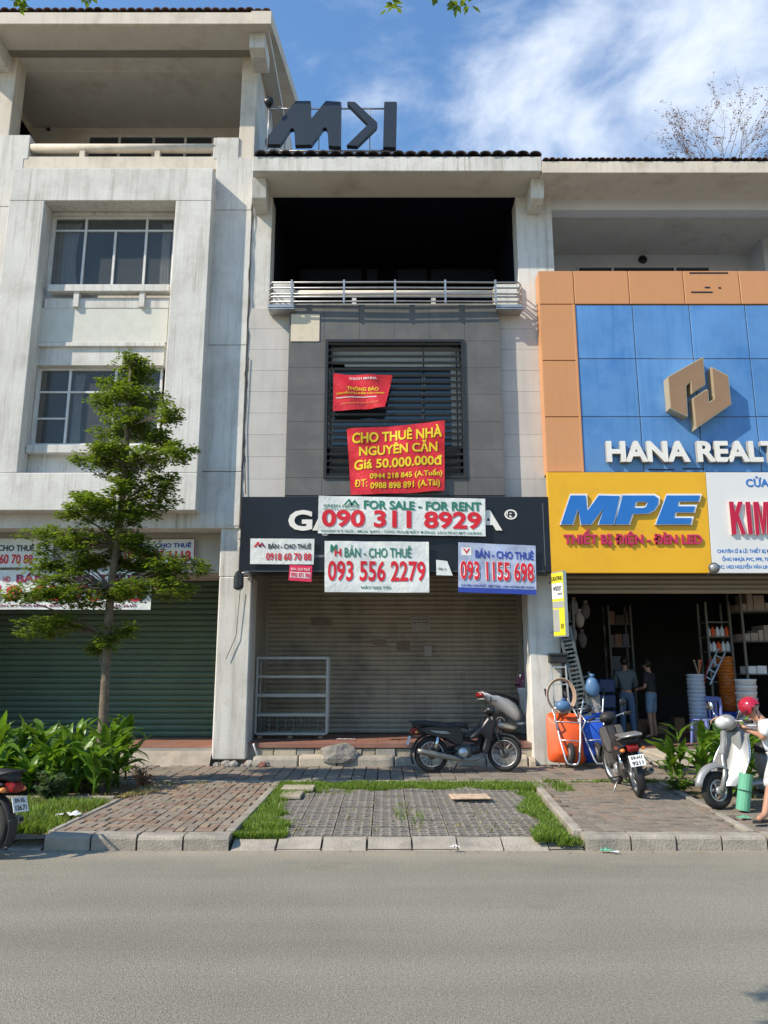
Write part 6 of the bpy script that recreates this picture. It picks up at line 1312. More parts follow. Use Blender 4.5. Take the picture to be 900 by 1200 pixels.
# ================================================================== PEOPLE
def skin_mesh(name, nodes, edges, m, parent, root='pelvis', sub=2, thick=0.0, smooth=True):
    ks = list(nodes); me = bpy.data.meshes.new('tmp'); me.from_pydata([Vector(nodes[k][0]) for k in ks], [(ks.index(a), ks.index(b)) for a, b in edges], [])
    o = bpy.data.objects.new('tmp', me); COL.objects.link(o); mo = o.modifiers.new('s', 'SKIN')
    lay_ = me.skin_vertices[0] if me.skin_vertices else None
    if lay_ is None:
        bm = bmesh.new(); bm.from_mesh(me); bm.verts.layers.skin.verify(); bm.to_mesh(me); bm.free(); lay_ = me.skin_vertices[0]
    for i, k in enumerate(ks):
        r = nodes[k][1]; r = r if isinstance(r, tuple) else (r, r); lay_.data[i].radius = (r[0]+thick, r[1]+thick); lay_.data[i].use_root = (k == root)
    s = o.modifiers.new('u', 'SUBSURF'); s.levels = sub; s.render_levels = sub
    bpy.context.view_layer.update(); dg = bpy.context.evaluated_depsgraph_get(); ev = bpy.data.meshes.new_from_object(o.evaluated_get(dg))
    bpy.data.objects.remove(o); q = off(parent)
    for v in ev.vertices: v.co -= q
    for p in ev.polygons: p.use_smooth = True
    ev.materials.clear(); ev.materials.append(m); ob = bpy.data.objects.new(name, ev); COL.objects.link(ob); ob.parent = parent; ev.name = name; return ob
def hand_nodes(N_, E_, tag_, wrist, d, up, curl=.6, k=1.0):
    """palm and five fingers; d = pointing direction, up = back of the hand normal"""
    d = Vector(d).normalized(); up = Vector(up).normalized(); s = d.cross(up).normalized(); w_ = Vector(wrist)
    N_[tag_+'palm'] = (w_+d*.045*k, (.020*k, .030*k)); E_.append((tag_+'wrist', tag_+'palm'))
    for i, (o, ln) in enumerate(((-.027, .062), (-.009, .072), (.009, .068), (.026, .054))):
        b = w_+d*.085*k+s*o*k; dd = (d-up*curl*.5).normalized(); m_ = b+dd*ln*.5*k; d2 = (d*(1-curl)-up*curl).normalized(); e = m_+d2*ln*.5*k
        N_[tag_+f'f{i}a'] = (b, .0095*k); N_[tag_+f'f{i}b'] = (m_, .0085*k); N_[tag_+f'f{i}c'] = (e, .007*k); E_ += [(tag_+'palm', tag_+f'f{i}a'), (tag_+f'f{i}a', tag_+f'f{i}b'), (tag_+f'f{i}b', tag_+f'f{i}c')]
    a = w_+d*.03*k-s*.034*k-up*.006; b = a+(d*.7-s*.5-up*.4).normalized()*.045*k
    N_[tag_+'ta'] = (a, .011*k); N_[tag_+'tb'] = (b, .008*k); E_ += [(tag_+'palm', tag_+'ta'), (tag_+'ta', tag_+'tb')]
def build_person(name_label, cat, J, look, shirt, pants, hair=None, helmet=None, sleeve=.5, shorts=False, loc=None, slim=1.0):
    """J: joints (world) pelvis waist chest neck head shL elL wrL shR elR wrR hipL knL anL toL hipR knR anR toR"""
    g = thing('person', name_label, cat, loc); N_ = {}; E_ = []; k = slim
    R = dict(pelvis=(.10*k, .075*k), waist=(.085*k, .065*k), chest=(.10*k, .07*k), neck=.052, sh=.045*k, el=.040*k, wr=.027, hip=.07*k, kn=.055*k, an=.036, to=.030)
    for j in ('pelvis', 'waist', 'chest', 'neck'): N_[j] = (J[j], R[j])
    E_ += [('pelvis','waist'),('waist','chest'),('chest','neck')]
    look = Vector(look).normalized(); hd = Vector(J['head']); nk = Vector(J['neck']); upv = (hd-nk).normalized(); side = look.cross(upv).normalized()
    N_['jaw'] = (hd-upv*.055+look*.02, (.052, .062)); N_['skull'] = (hd+upv*.03-look*.008, (.074, .088)); N_['top'] = (hd+upv*.085-look*.01, (.055, .065)); E_ += [('neck','jaw'),('jaw','skull'),('skull','top')]
    for s in 'LR':
        for a, b in (('sh','el'),('el','wr')): N_[a+s] = (J[a+s], R[a]); 
        N_[s+'wrist'] = (J['wr'+s], R['wr']); E_ += [('chest','sh'+s),('sh'+s,'el'+s),('el'+s, s+'wrist')]; N_.pop('wr'+s, None)
        d = (Vector(J['wr'+s])-Vector(J['el'+s])).normalized(); hand_nodes(N_, E_, s, J['wr'+s], J.get('hd'+s, d), J.get('hu'+s, Vector((0,0,1)) if abs(d.z) < .8 else look), J.get('curl', .5))
        for a in ('hip','kn','an','to'): N_[a+s] = (J[a+s], R[a])
        E_ += [('pelvis','hip'+s),('hip'+s,'kn'+s),('kn'+s,'an'+s),('an'+s,'to'+s)]
    body = skin_mesh('body', N_, E_, SKIN, g)
    # face details
    f = MB(); f.ball(hd+look*.088-upv*.012, (.012, .012, .018), 8); f.build('nose', SKIN, body)
    f = MB(); f.ball(hd+look*.078-upv*.048, (.018, .012, .006), 8); f.build('mouth', plain('lips', (.30,.09,.07), .5) if 'lips' not in MATS else MATS['lips'], body)
    for s in (-1, 1):
        MB().ball(hd+look*.074+side*s*.030+upv*.012, .010, 8).build('eye', HAIRM, body); MB().ball(hd+side*s*.080-upv*.005, (.012, .014, .026), 8).build('ear', SKIN, body)
    if hair:
        h = MB().ball((0,0,0), (.086, .096, .095), 16); c = hd+upv*.045-look*.022; o = len(h.v)
        h.xf(Matrix.Translation(c)); keep = [fc for fc in h.f if not all((h.v[i]-c).dot(look) > .045 and (h.v[i]-c).dot(upv) < .04 for i in fc) and sum((h.v[i]-hd).dot(upv) for i in fc)/len(fc) > -.05]
        h.f = keep; h.m = [0]*len(keep); h.sm = [True]*len(keep); h.build('hair', HAIRM, g)
    if helmet:
        h = MB().ball((0,0,0), (.122, .132, .118), 20); c = hd+upv*.055-look*.008; M = Matrix.Translation(c); h.xf(M)
        keep = [fc for fc in h.f if sum((h.v[i]-c).dot(upv)+(h.v[i]-c).dot(look)*.15 for i in fc)/len(fc) > -.045]; h.f = keep; h.m = [0]*len(keep); h.sm = [True]*len(keep)
        ho = h.build('helmet', helmet, g); v = MB(); v.quadgrid(lambda a, b: c-upv*.02+look*(.115+.06*b)*cos((a-.5)*1.9)+side*(.125+.02*b)*sin((a-.5)*1.9)-upv*.02*b, 10, 2).build('visor', BLKPL, ho, fix=False)
        v = MB(); v.tube([c+side*.115-upv*.05, hd+side*.07-upv*.09+look*.02, hd-upv*.125+look*.03, hd-side*.07-upv*.09+look*.02, c-side*.115-upv*.05], .006, 5).build('strap', BLKPL, ho)
    # shirt
    S = {}; t = .013
    S['pelvis'] = (Vector(J['pelvis']).lerp(Vector(J['waist']), .25), (.135*k+t, .105*k+t)); S['waist'] = (J['waist'], (.122*k+t, .098*k+t)); S['chest'] = (J['chest'], (.148*k+t, .105*k+t)); S['nb'] = (Vector(J['chest']).lerp(Vector(J['neck']), .72), .066)
    E2 = [('pelvis','waist'),('waist','chest'),('chest','nb')]
    for s in 'LR':
        S['sh'+s] = (J['sh'+s], .060*k+t); S['sl'+s] = (Vector(J['sh'+s]).lerp(Vector(J['el'+s]), min(1, sleeve*1.6)), .050*k+t); E2 += [('chest','sh'+s),('sh'+s,'sl'+s)]
        if sleeve > .7: S['el2'+s] = (Vector(J['el'+s]).lerp(Vector(J['wr'+s]), .8), .036+t); E2 += [('sl'+s,'el2'+s)]
    skin_mesh('shirt', S, E2, shirt, g)
    S = {'pelvis': (J['pelvis'], (.138*k+.008, .108*k+.008)), 'wb': (Vector(J['pelvis']).lerp(Vector(J['waist']), .45), (.128*k, .100*k))}; E2 = [('pelvis','wb')]
    for s in 'LR':
        S['hip'+s] = (J['hip'+s], .098*k); E2.append(('pelvis','hip'+s)); kn = Vector(J['kn'+s])
        S['kn'+s] = (kn+Vector((0,0,.03)) if shorts else kn, .074*k+(.012 if shorts else 0)); E2.append(('hip'+s,'kn'+s))
        if not shorts: S['an'+s] = (Vector(J['an'+s])+Vector((0,0,.02)), .058*k); E2.append(('kn'+s,'an'+s))
    skin_mesh('shorts' if shorts else 'jeans', S, E2, pants, g)
    for s in 'LR':
        a = Vector(J['an'+s]); b = Vector(J['to'+s]); d = (b-a); d.z = 0; d.normalize(); q = Vector((a.x, a.y, min(a.z, b.z)-.03)); sd = Vector((-d.y, d.x, 0))
        vs = [q-d*.06+sd*.035, q-d*.06-sd*.035, q+d*.12-sd*.045, q+d*.18, q+d*.12+sd*.045]; MB().add([*vs, *[v+Vector((0,0,.02)) for v in vs]], [(4,3,2,1,0),(5,6,7,8,9)]+[(i, (i+1) % 5, 5+(i+1) % 5, 5+i) for i in range(5)]).build('sandal', BLKV, g)
    return g
def standing(x, y, z, h, face, **k):
    F_ = Vector((cos(face), sin(face), 0)); S_ = Vector((-F_.y, F_.x, 0)); O = Vector((x, y, z)); u = h/1.65
    def p(f, s, up): return O+F_*f*u+S_*s*u+Vector((0,0,up*u))
    J = dict(pelvis=p(0,0,.92), waist=p(.0,0,1.08), chest=p(.01,0,1.27), neck=p(.02,0,1.42), head=p(.05,0,1.54))
    for s, q in (('L', 1), ('R', -1)):
        J['sh'+s] = p(.0,q*.17,1.34); J['el'+s] = p(.04,q*.22,1.08); J['wr'+s] = p(.20,q*.12,1.05 if k.get('fold') else .86); J['hip'+s] = p(0,q*.085,.86); J['kn'+s] = p(.02,q*.10,.48); J['an'+s] = p(-.01,q*.11,.09); J['to'+s] = p(.13,q*.13,.045)
    return J, F_
P1 = (xx(735, 830, 16.2), 16.2, ZF); J, F_ = standing(*P1, 1.60, radians(75), fold=True); build_person('person in grey shirt and jeans standing inside the hardware shop, back turned', 'person', J, F_, GSHIRT, DENIM, hair=True, sleeve=.9, loc=P1, slim=.98)
P2 = (xx(764, 830, 16.0), 16.0, ZF); J, F_ = standing(*P2, 1.55, radians(140), fold=True); build_person('person in dark top and denim shorts standing inside the hardware shop', 'person', J, F_, DSHIRT, plain('light_denim', (.18,.26,.36), .85), hair=True, shorts=True, loc=P2, slim=.9)
# man with the red helmet leaning over the silver scooter
GR = sc_.matrix_world.copy() if False else Matrix.Translation(sc_.location) @ Matrix.Rotation(sc_.rotation_euler.z, 4, 'Z') @ Matrix.Rotation(sc_.rotation_euler.x, 4, 'X')
ga, gb = GR @ Vector((.93, .28, 1.01)), GR @ Vector((.93, -.28, 1.01))
near, far_ = (ga, gb) if ga.y < gb.y else (gb, ga)
p = lambda a, b, Y: pp(a, b, Y)
J = dict(pelvis=p(911,886,8.95), waist=p(908,872,8.98), chest=p(901,855,9.02), neck=p(891,842,9.08), head=p(882,833,9.12))
J.update(shR=p(900,849,8.84), elR=p(893,866,8.88), wrR=near+Vector((.09,-.05,.03)), shL=p(906,848,9.22), elL=p(897,864,9.38), wrL=far_+Vector((.10,-.04,.03)))
J.update(hdR=(near-J['wrR'])+Vector((-.03,.02,-.01)), hdL=(far_-J['wrL'])+Vector((-.03,.02,-.01)), curl=.8)
J.update(hipR=p(909,892,8.86), knR=p(902,928,8.72), anR=p(897,961,8.62), toR=p(888,966,8.58), hipL=p(914,892,9.02), knL=p(916,926,9.1), anL=p(918,955,9.12), toL=p(910,958,9.1))
for s in 'RL': J['an'+s].z = GZ+.10; J['to'+s].z = GZ+.055
build_person('man in red helmet and white shirt bending over the silver scooter at the right edge', 'person', J, Vector((-.85, .10, -.5)), SHIRT, SHORTS, helmet=REDH, shorts=True, loc=(J['pelvis'].x, J['pelvis'].y, GZ), slim=.92)
# ================================================================== THINGS ON THE PAVEMENT
def thing_at(name, label, cat, px, py, z, group=None, dy=0):
    x_, y_ = gnd(px, py, z); return thing(name, label, cat, (x_, y_+dy, z), group)
mr = thing_at('foam_roll', 'green foam mat roll leaning against the silver scooter', 'mat roll', 873, 952, GZ)
b = Vector(mr.location)+Vector((-.02, .0, .02)); t_ = b+Vector((.09, .02, .40)); d_ = (t_-b).normalized(); u_ = d_.cross(Vector((0,1,0))).normalized(); v_ = u_.cross(d_)
mb = MB(); P_ = []
for k in range(52):
    a = k*.42; r = .03+k*.0011; P_.append((r*cos(a), r*sin(a)))
for k in range(51):
    (x1_, y1_), (x2_, y2_) = P_[k], P_[k+1]; q = [b+u_*x1_+v_*y1_, b+u_*x2_+v_*y2_, t_+u_*x2_+v_*y2_, t_+u_*x1_+v_*y1_]; mb.add(q, [(0,1,2,3)], 0, True)
mb.build('rolled_sheet', MINT, mr, fix=False); MB().tube([b+d_*.22+u_*.091*cos(a*.5)+v_*.091*sin(a*.5) for a in range(13)], .005, 5, closed=False).build('string', BLKV, mr)
def wheelbarrow(label, px, py, m, tilt, Yc=13.55):
    w_ = thing('wheelbarrow', label, 'wheelbarrow', (xx(px, py, Yc), Yc, GZ), 'wheelbarrows stood on end'); w_.rotation_euler = (radians(-14), radians(tilt), 0)
    mb = MB(); n = 6
    def ring(w2, h2, cz, y, r=.10):
        o = []
        for sx, sz, a0 in ((1,1,0),(-1,1,90),(-1,-1,180),(1,-1,270)):
            for k in range(5): a = radians(a0+k*22.5); o.append(((w2-r)*sx+r*cos(a), y, cz+(h2-r)*sz+r*sin(a)))
        return o
    rings = [ring(.325, .42, .52, .10), ring(.325, .42, .52, .08), ring(.30, .39, .51, .075), ring(.20, .27, .46, -.14, .08)]; vs = sum(rings, []); q = 20
    fs = [(i*q+j, i*q+(j+1) % q, (i+1)*q+(j+1) % q, (i+1)*q+j) for i in range(3) for j in range(q)]+[tuple(3*q+j for j in range(q))]
    mb.add(vs, fs, 0, True).build('tray', m, w_, world=False)
    for s in (-1, 1):
        MB().tube([(0, -.30, .02), (s*.08, -.30, .03), (s*.11, -.29, .10), (s*.17, -.22, .42), (s*.22, -.10, .85), (s*.30, -.04, 1.12), (s*.33, -.02, 1.22)], .016, 8).build('handle_tube', ALUM, w_, world=False)
        MB().tube([(s*.325, -.022, 1.19), (s*.35, -.01, 1.32)], .021, 8).build('grip', BLKV, w_, world=False)
        MB().tube([(s*.19, -.16, .55), (s*.26, -.28, .75), (s*.20, -.12, .92)], .012, 6).build('stand_leg', ALUM, w_, world=False)
    for z_, hw, y_ in ((.42, .16, -.22), (.74, .20, -.14), (.98, .25, -.08)): MB().tube([(-hw, y_, z_), (hw, y_, z_)], .011, 6).build('crossbar', ALUM, w_, world=False)
    t_ = MB().lathe([(.10, -.03), (.15, -.042), (.18, -.02), (.18, .02), (.15, .042), (.10, .03)], (0, -.20, .21), 'x', 24, closed=True).build('wheel', RUB, w_, world=False)
    MB().lathe([(0, -.035), (.11, -.03), (.11, .03), (0, .035)], (0, -.20, .21), 'x', 16).build('rim', STEEL, t_, world=False)
wheelbarrow('orange wheelbarrow stood on end against the white pier', 665, 870, ORANGE, 3)
wheelbarrow('blue wheelbarrow stood on end beside the orange one', 699, 870, BLUEPL, -4, 13.7)
def ladder(label, a, bt, w, m, rung, name='ladder', cat='ladder', depth=.05, rail=.03):
    """a top, bt bottom (world), w width"""
    a, bt = Vector(a), Vector(bt); l_ = thing(name, label, cat, bt); d = (a-bt); n = d.normalized(); s = Vector((1,0,0)); s = (s-n*s.dot(n)).normalized(); y_ = s.cross(n)
    R_ = Matrix((s, y_, n)).transposed()
    for k in (-1, 1): MB().cb((a+bt)/2+s*k*w/2, (rail, depth, d.length), R_).build('rail', m, l_, bevel=.004)
    i = rung*.6
    while i < d.length: MB().cb(bt+n*i, (w-rail, depth*.6, rail*.8), R_).build('rung', m, l_); i += rung
    return l_
ladder('long dark grey metal grille leaning on the white pier behind the blue wheelbarrow', pp(661, 735, 14.0), (xx(694, 850, 13.95), 13.95, .35), .20, DKMETAL, .075, 'metal_grille', 'grille', .04, .045)
ladder('short dark grey metal grille leaning beside the long one', pp(684, 788, 14.15), (xx(704, 850, 14.1), 14.1, .42), .17, DKMETAL, .08, 'metal_grille', 'grille', .04, .04)
ladder('pale aluminium stepladder standing against the white pier under the black box', pp(654, 779, 13.98), (xx(662, 850, 13.88), 13.88, GZ), .26, ALUM, .30, 'stepladder', 'stepladder', .06, .025)
bx_ = thing('wall_box', 'small black box mounted on the white pier below the yellow plate sign', 'box', (xx(655, 778, 14.0), 14.0, zz(778, 14.0)))
fpart('box_body', BLKV, bx_, 644.5, 766.5, 665, 777, 13.92, .17, .01); fpart('box_lid', BLKPL, bx_, 643.5, 765.5, 666, 768, 13.90, .19, .005)
hz = thing('hose_coil', 'coil of pale orange hose hung on the stepladder', 'hose', (xx(657, 815, 13.7), 13.72, zz(832, 13.7))); c = pp(657, 815, 13.72)
for k in range(4): MB().tube([c+Vector(((.22+.012*k)*cos(a*pi/12), -.02*k, (.26+.012*k)*sin(a*pi/12))) for a in range(24)], .010, 6, closed=True).build('hose_loop', plain('peach_hose', (.50,.36,.27), .5) if 'peach_hose' not in MATS else MATS['peach_hose'], hz)
def sack(name, label, cat, c, r, m, seed=0):
    o = thing(name, label, cat, (c.x, c.y, c.z-r[2])); mb = MB().ball((0,0,0), r, 18); 
    for v in mb.v: v *= 1+.16*noise.noise(v*7+Vector((seed,0,0)))
    mb.xf(Matrix.Translation(c)); mb.build('bag', m, o); MB().tube([c+Vector((0,0,r[2]*.9)), c+Vector((.01,0,r[2]*1.25))], [.03,.05], 8).build('knot', m, o)
SKYB = plain('sky_blue_plastic', (.08,.17,.32), .4)
sack('plastic_bag', 'small sky blue bag wedged in the orange wheelbarrow handles', 'bag', pp(660, 827, 13.6), (.13, .09, .10), SKYB, 1)
sack('plastic_bag', 'blue bag hanging above the blue wheelbarrow', 'bag', pp(694, 805, 13.95), (.13, .10, .18), SKYB, 2)
bd = thing('board', 'grey board standing behind the blue wheelbarrow', 'board', (xx(697, 835, 14.0), 14.0, .42)); fpart('panel', CONC, bd, 690, 814, 704, 846, 14.0, .03, .005)
# hose loops and pale plank on the apron
mb = MB(); hp_ = [gnd(a, b_, .17) for a, b_ in ((758,893),(765,886),(776,882),(784,886),(786,892),(776,893),(766,889),(762,897),(775,901),(788,899))]
ho = thing('rubber_hose', 'black rubber hose lying looped on the paving before the hardware shop', 'hose', (*hp_[0], .15)); MB().tube([(a, b_, .19) for a, b_ in hp_], .013, 6).build('hose', RUB, ho)
slab('pale concrete slab lying on the paving in front of the hardware shop', 778, 877, 812, 886, STONE, .44, 'stone_slab', 'slab', .05)
o = ladder('black iron bracket lying on the paving left of the right canna bed', (xx(790, 889, 13), 13.2, .22), (xx(815, 891, 13), 13.0, .22), .06, RUB, .2, 'iron_bracket', 'bracket', .03, .02)
# rock, rubble, litter by the piers
def rock(label, c, r, m, seed, name='rock', cat='rock'):
    mb = MB().ball((0,0,0), 1.0, 18)
    for v in mb.v:
        q = v.copy(); v.x *= r[0]; v.y *= r[1]; v.z *= r[2]; v *= 1+.30*noise.noise(q*1.4+Vector((seed,0,0)))+.10*noise.noise(q*4+Vector((seed,0,0)))
        v.z = max(v.z, -r[2]*.55)
    mb.xf(Matrix.Translation(c)); mb.sm = [False]*len(mb.f); return tag(mb.build(name, m), label, cat)
c = gnd(397, 898, GZ); rock('big grey rock lying against the stone kerb of the step', (c[0], c[1]+.2, .30), (.36, .20, .20), ROCKM, 3)
rnd = random.Random(8); RUBL = []
x0_ = xx(262, 895, 13.8)
for i in range(16):
    a = x0_+rnd.uniform(-.15, .75); r = rnd.uniform(.03, .07); m_ = rnd.choice([STONE, CONC, REDT, ROCKM]); o = rock('small piece of rubble at the foot of the left pier', (a, 13.85+rnd.uniform(-.08,.1), GZ+r*.5), (r*1.3, r, r), m_, i, 'rubble_piece', 'rubble'); o['group'] = 'rubble at the foot of the pier'; RUBL.append(o)
for i, o in enumerate(sorted(RUBL, key=lambda q: q.data.vertices[0].co.x)): o['label'] = 'small piece of rubble, %s from the left at the foot of the left pier' % ORD[i]
def rag(name, label, cat, px, py, w_, h_, m, seed, z=GZ, lift=.06, Yo=0):
    x_, y_ = gnd(px, py, z); mb = MB().quadgrid(lambda u, v: (x_+(u-.5)*w_+.02*noise.noise(Vector((u*3,v*3,seed))), y_+Yo+(v-.5)*h_, z+.02+lift*abs(noise.noise(Vector((u*3.3,v*3.1,seed+5))))*2*(1-abs(u-.5))), 12, 8)
    return tag(mb.build(name, m, fix=False), label, cat)
rag('plastic_bag', 'crumpled pale teal plastic bag at the foot of the left pier', 'bag', 293, 893, .42, .20, TEALP, 2, lift=.16)
rag('cloth_scrap', 'scrap of white and red cloth on the grass verge', 'litter', 80, 957, .26, .12, WBUCK, 5, lift=.04)
rag('plastic_scrap', 'green plastic scrap lying on the road below the right kerb', 'litter', 711, 999.5, .13, .05, MINT, 6, z=0, lift=.02)
rag('paper_scrap', 'white paper scrap on the road beside the green scrap', 'litter', 721, 1001, .07, .04, WBUCK, 7, z=0, lift=.015)
rag('paper_scrap', 'white paper scrap in the parking kerb joint', 'litter', 533, 995, .09, .05, WBUCK, 8, z=.03, lift=.02)
rag('paper_sheet', 'white folded paper lying on the red step edge above the rock', 'litter', 405, 868, .35, .06, WBUCK, 9, z=zf, lift=.01, Yo=.12)
rag('plastic_scrap', 'small green scrap under the silver scooter', 'litter', 872, 960, .14, .10, MINT, 10, lift=.02)
st = thing('stick', 'leaning white mop stick beside the teal bag', 'stick', (*gnd(302, 893, GZ), GZ)); a = Vector((*gnd(305, 895, GZ), GZ)); MB().tube([a, pp(297, 872, 14.0)], .018, 6).build('shaft', WBUCK, st)
# ------------------------------------------------------------------ glass display rack
YD = 15.1
rk = thing('display_rack', 'low aluminium display rack with glass shelves left of the taupe shutter', 'rack', (xx(341, 862, YD), YD, zf))
rx0, rx1 = xx(299, 815, YD), xx(384.5, 815, YD); rz0 = zz(860.5, YD); rt = zz(769.5, YD)
PALE = plain('pale_metal', (.42,.42,.40), .5, .2)
for (x_, y_) in ((rx0, YD), (rx1-.045, YD), (rx0, YD+.42), (rx1-.045, YD+.42)): wbox('post', PALE, rk, x_, x_+.045, y_, y_+.04, rz0, rt, .004)
gl = glass('shelf_glass', (.30,.36,.34), .08, .45)
for py in (771, 793, 815, 838, 860):
    z_ = zz(py, YD); h_ = .045 if py != 815 else .055
    wbox('shelf_edge', PALE, rk, rx0+.045, rx1-.045, YD+.004, YD+.03, z_-h_/2, z_+h_/2); wbox('shelf_edge', PALE, rk, rx0+.045, rx1-.045, YD+.41, YD+.435, z_-h_/2, z_+h_/2)
    wbox('glass_shelf', gl, rk, rx0+.03, rx1-.03, YD+.03, YD+.41, z_-.004, z_+.004)
for k in range(9): x_ = rx0+.12+k*.155; wbox('glass_divider', gl, rk, x_, x_+.006, YD+.04, YD+.38, zz(858, YD), zz(841, YD))
for k in range(3): x_ = rx0+.06+k*(rx1-rx0-.24)/2; wbox('wooden_foot', CARD, rk, x_, x_+.09, YD+.02, YD+.4, zf, rz0-.03, .004)
sign_m = plain('pink_notice_face', (.45,.15,.28), .6); x_ = pp(612, 800, 16.15)
nb = tag(wbox('pink_bag', sign_m, None, xx(606, 800, 16.1), xx(620, 800, 16.1), 16.05, 16.2, zz(812, 16.1), zz(789, 16.1), .02), 'pink bag hanging by the wall behind the white scooter', 'bag')
# ------------------------------------------------------------------ hardware shop stock
def stack(name, label, cat, px, py, Y, n, m, r0, r1, h, pitch, group, z0=ZF):
    x_ = xx(px, py, Y); src = thing(name, label, cat, (x_, Y, z0), group)
    MB().lathe([(0, .004), (r0, .004), (r1, h), (r1+.012, h), (r1+.012, h-.025), (r1+.004, h-.03), (r0+.006, 0), (0, 0)], (0,0,0), 'z', 20).build('tub', m, src, world=False)
    MB().tube([(r1*cos(a*pi/8), r1*sin(a*pi/8), h-.02-.05*sin(a*pi/8)) for a in range(0, 9)], .004, 4).build('handle', ALUM, src, world=False)
    STK = [src]
    for k in range(1, n):
        c_ = copy_tree(src); STK.append(c_); c_.location = (x_+random.uniform(-.006,.006), Y+random.uniform(-.006,.006), z0+pitch*k); c_.rotation_euler.z = random.uniform(0, 6)
    for i, o in enumerate(reversed(STK)): o['label'] = ('topmost ' if i == 0 else ORD[i]+' from the top, ')+label
stack('bucket', 'pale blue bucket in the tall nested stack behind the plastic chair', 'bucket', 820, 860, 15.3, 14, BUCK, .12, .155, .30, .075, 'pale blue buckets nested in a stack', ZF)
stack('bucket', 'orange bucket in the nested stack on the blue drum', 'bucket', 855, 840, 15.9, 15, OBUCK, .13, .155, .16, .065, 'orange buckets nested in a stack', ZF+.55)
stack('bucket', 'white bucket in the stack behind the man in the red helmet', 'bucket', 878, 850, 15.2, 9, WBUCK, .16, .19, .22, .12, 'white buckets nested in a stack', ZF)
dr = thing('drum', 'blue plastic drum under the orange bucket stack', 'drum', (xx(855, 860, 15.85), 15.85, ZF)); c = dr.location
MB().lathe([(0, 0), (.27, 0), (.29, .05), (.285, .18), (.30, .20), (.285, .22), (.285, .34), (.30, .36), (.285, .38), (.28, .50), (.24, .54), (0, .54)], c, 'z', 24).build('shell', BLUEPL, dr); MB().lathe([(.285, .48), (.295, .49), (.295, .53), (.24, .548)], c, 'z', 24).build('lid_ring', BLUEPL, dr)
for k, (dx, col, tl) in enumerate(((-.06, ORANGE, .2), (.02, CARD, -.15), (.07, REDL, .25), (-.01, CARD, .05))):
    t_ = thing('tool_handle', ['orange tool handle sticking out of the top pale blue bucket', 'leftmost wooden handle in the top pale blue bucket', 'red tool handle in the top pale blue bucket', 'middle wooden handle in the top pale blue bucket'][k], 'tool', (xx(820, 790, 15.3)+dx, 15.3, ZF+1.1)); MB().tube([t_.location, Vector(t_.location)+Vector((tl*.6, .05, .42))], .017, 6).build('shaft', col, t_); MB().ball(Vector(t_.location)+Vector((tl*.6, .05, .43)), .024, 8).build('end_knob', col, t_)
# moulded plastic chair
def plastic_chair(root, m):
    for sx in (-1, 1):
        for sy in (-1, 1): MB().add([(sx*.20+a*.02, sy*.19+b*.02, 0) for a, b in ((-1,-1),(1,-1),(1,1),(-1,1))]+[(sx*.165+a*.03, sy*.16+b*.03, .43) for a, b in ((-1,-1),(1,-1),(1,1),(-1,1))], [(0,3,2,1),(4,5,6,7),(0,1,5,4),(1,2,6,5),(2,3,7,6),(3,0,4,7)]).build('leg', m, root, bevel=.005, world=False)
    MB().box(-.21, .21, -.20, .20, .42, .45).build('seat', m, root, bevel=.012, world=False)
    MB().prism([(-.20,.44),(-.155,.44),(-.165,.66),(-.15,.78),(.15,.78),(.165,.66),(.155,.44),(.20,.44),(.215,.68),(.20,.83),(.15,.86),(-.15,.86),(-.20,.83),(-.215,.68)], 'y', .19, .215).build('backrest_frame', m, root, world=False)
    for x_ in (-.08, 0, .08): MB().box(x_-.018, x_+.018, .193, .212, .45, .79).build('back_slat', m, root, world=False)
pc = thing('plastic_chair', 'periwinkle blue plastic chair in front of the bucket stack', 'chair', (xx(829, 866, 14.95), 14.95, ZF)); plastic_chair(pc, CHAIRB); pc.rotation_euler.z = radians(-65)
def shelf_rack(label, x0, x1, y0, y1, levels, m, goods, seed, z0=ZF, gcat='box', glabel='dim boxed goods on the rack'):
    r = thing('shelf_rack', label, 'rack', ((x0+x1)/2, (y0+y1)/2, z0)); rd = random.Random(seed)
    for x_ in (x0, x1):
        for y_ in (y0, y1): wbox('post', m, r, x_-.02, x_+.02, y_-.02, y_+.02, z0, levels[-1]+.4)
    for z_ in levels: wbox('shelf', m, r, x0, x1, y0, y1, z_-.02, z_)
    return r
def boxes_on(label, group, x0, x1, y0, y1, levels, seed, m=GOODS, n=6, hmax=.32):
    rd = random.Random(seed)
    for li, z_ in enumerate(levels):
        cnt = 0
        if x1-x0 > y1-y0: L0, L1 = x0, x1
        else: L0, L1 = y0, y1
        t = L0+.02
        while t < L1-.08:
            w_ = rd.uniform(.10, .26); w_ = min(w_, L1-t-.02); h_ = rd.uniform(.12, hmax)
            if w_ < .06: break
            if x1-x0 > y1-y0: o = wbox('goods_box', m, None, t, t+w_-.015, y0+.03, y1-.05, z_+.001, z_+h_, .006)
            else: o = wbox('goods_box', m, None, x0+.04, x1-.04, t, t+w_-.015, z_+.001, z_+h_, .006)
            tag(o, '%s, %s along the %s shelf up' % (label, ORD[cnt], ORD[li]), 'box', group); cnt += 1; t += w_
RKM = plain('rack_metal', (.14,.13,.11), .6)
a0_, a1_ = xx(838, 760, 15.6), xx(866, 760, 15.6)
shelf_rack('narrow rack of small tins right of the bucket stack in the hardware shop', a0_, a1_, 15.9, 16.3, [1.55, 1.85, 2.15, 2.45, 2.75], RKM, None, 1)
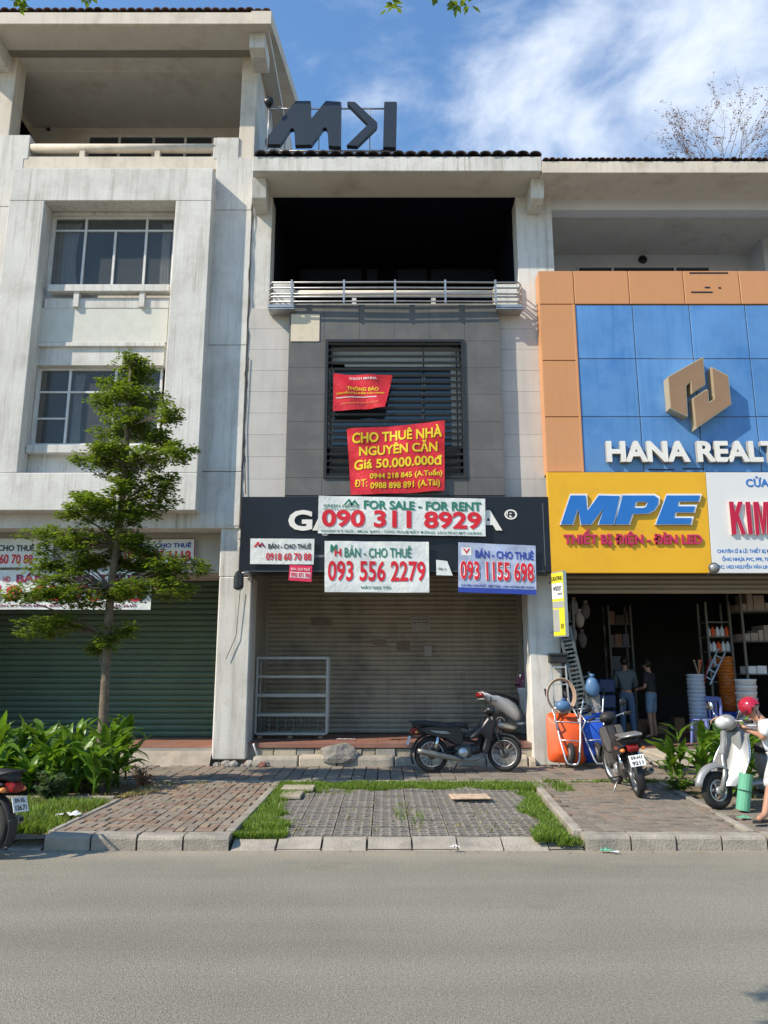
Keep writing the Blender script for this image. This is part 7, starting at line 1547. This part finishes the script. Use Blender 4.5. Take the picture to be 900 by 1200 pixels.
for i, z_ in enumerate((1.85, 2.15, 2.45)):
    for k in range(5):
        x_ = a0_+.05+k*(a1_-a0_-.1)/4; src = MB().lathe([(0,0),(.045,0),(.045,.02),(.043,.15),(.02,.17),(.02,.20),(0,.20)], (x_, 15.98, z_), 'z', 12).build('tin', WBUCK if (i+k) % 3 else ORANGE); tag(src, 'small bottle, %s from the left on the %s bottle shelf up' % (ORD[k], ORD[i]), 'bottle', 'small bottles on the narrow rack')
b0, b1 = xx(872, 750, 15.6), xx(935, 750, 15.6)
shelf_rack('wide rack of wrapped goods at the right edge of the hardware shop', b0, b1, 15.6, 16.2, [1.7, 2.35, 2.95], RKM, None, 2)
boxes_on('pale wrapped bundle on the wide right rack', 'wrapped bundles on the wide rack', b0, b1, 15.6, 16.2, [2.35, 2.95], 4, GOODSW, hmax=.36); boxes_on('small white package on the wide right rack', 'white packages on the wide rack', b0, b0+.45, 15.6, 16.0, [1.7], 5, WBUCK, hmax=.16)
c0, c1 = xx(716, 770, 17.3), xx(742, 770, 17.3)
shelf_rack('tall framed rack behind the person in grey shirt', c0, c1, 17.3, 17.7, [1.3, 1.8, 2.3, 2.8], RKM, None, 3); boxes_on('dim brown box on the tall middle rack', 'boxes on the tall rack', c0, c1, 17.3, 17.7, [1.8, 2.3, 2.8], 6)
d0 = XCR+.12
shelf_rack('side rack along the left wall inside the hardware shop', d0, d0+.45, 14.9, 17.5, [1.2, 1.7, 2.2, 2.7], RKM, None, 4); boxes_on('dim box on the left wall rack', 'boxes on the left side rack', d0, d0+.45, 14.9, 16.6, [1.2, 1.7, 2.2, 2.7], 7)
ladder('grey plank ladder leaning between the bucket stack and the bottle rack', pp(846, 762, 15.6), pp(828, 800, 15.35), .14, ALUM, .18, 'plank_ladder', 'ladder', .03, .03)
bc = thing('crate', 'stack of dark blue crates behind the blue wheelbarrow in the shop', 'crate', (xx(712, 860, 15.6), 15.6, ZF))
for k in range(4): wbox('crate_tier', plain('navy_plastic', (.02,.04,.12), .5) if k == 0 else MATS['navy_plastic'], bc, xx(703, 850, 15.6), xx(722, 850, 15.6), 15.5, 15.9, ZF+.02+k*.30, ZF+.28+k*.30, .02)

# odds and ends on the shop floor and hanging goods
rnd = random.Random(77)
for i, (px, w_, h_, c_) in enumerate(((742, .35, .22, CARD), (756, .28, .30, GOODS), (772, .40, .18, CARD), (786, .30, .26, GOODS), (797, .22, .34, CARD), (806, .25, .2, GOODS))):
    y_ = 17.4+.2*(i % 2); x_ = xx(px, 850, y_); tag(wbox('floor_box', c_, None, x_-w_/2, x_+w_/2, y_, y_+.3, ZF+.002, ZF+h_, .008), 'dim box on the shop floor, %s from the left at the back' % ORD[i], 'box', 'boxes on the shop floor')
for i, (px, py) in enumerate(((672, 712), (679, 726), (686, 716), (671, 745), (682, 750))):
    c = pp(px, py, 15.0); sack('hanging_bag', 'dim bag of goods hanging by the left shop wall, %s in the cluster' % ORD[i], 'bag', c, (.09, .07, .16), GOODSW if i % 2 else GOODS, 20+i)
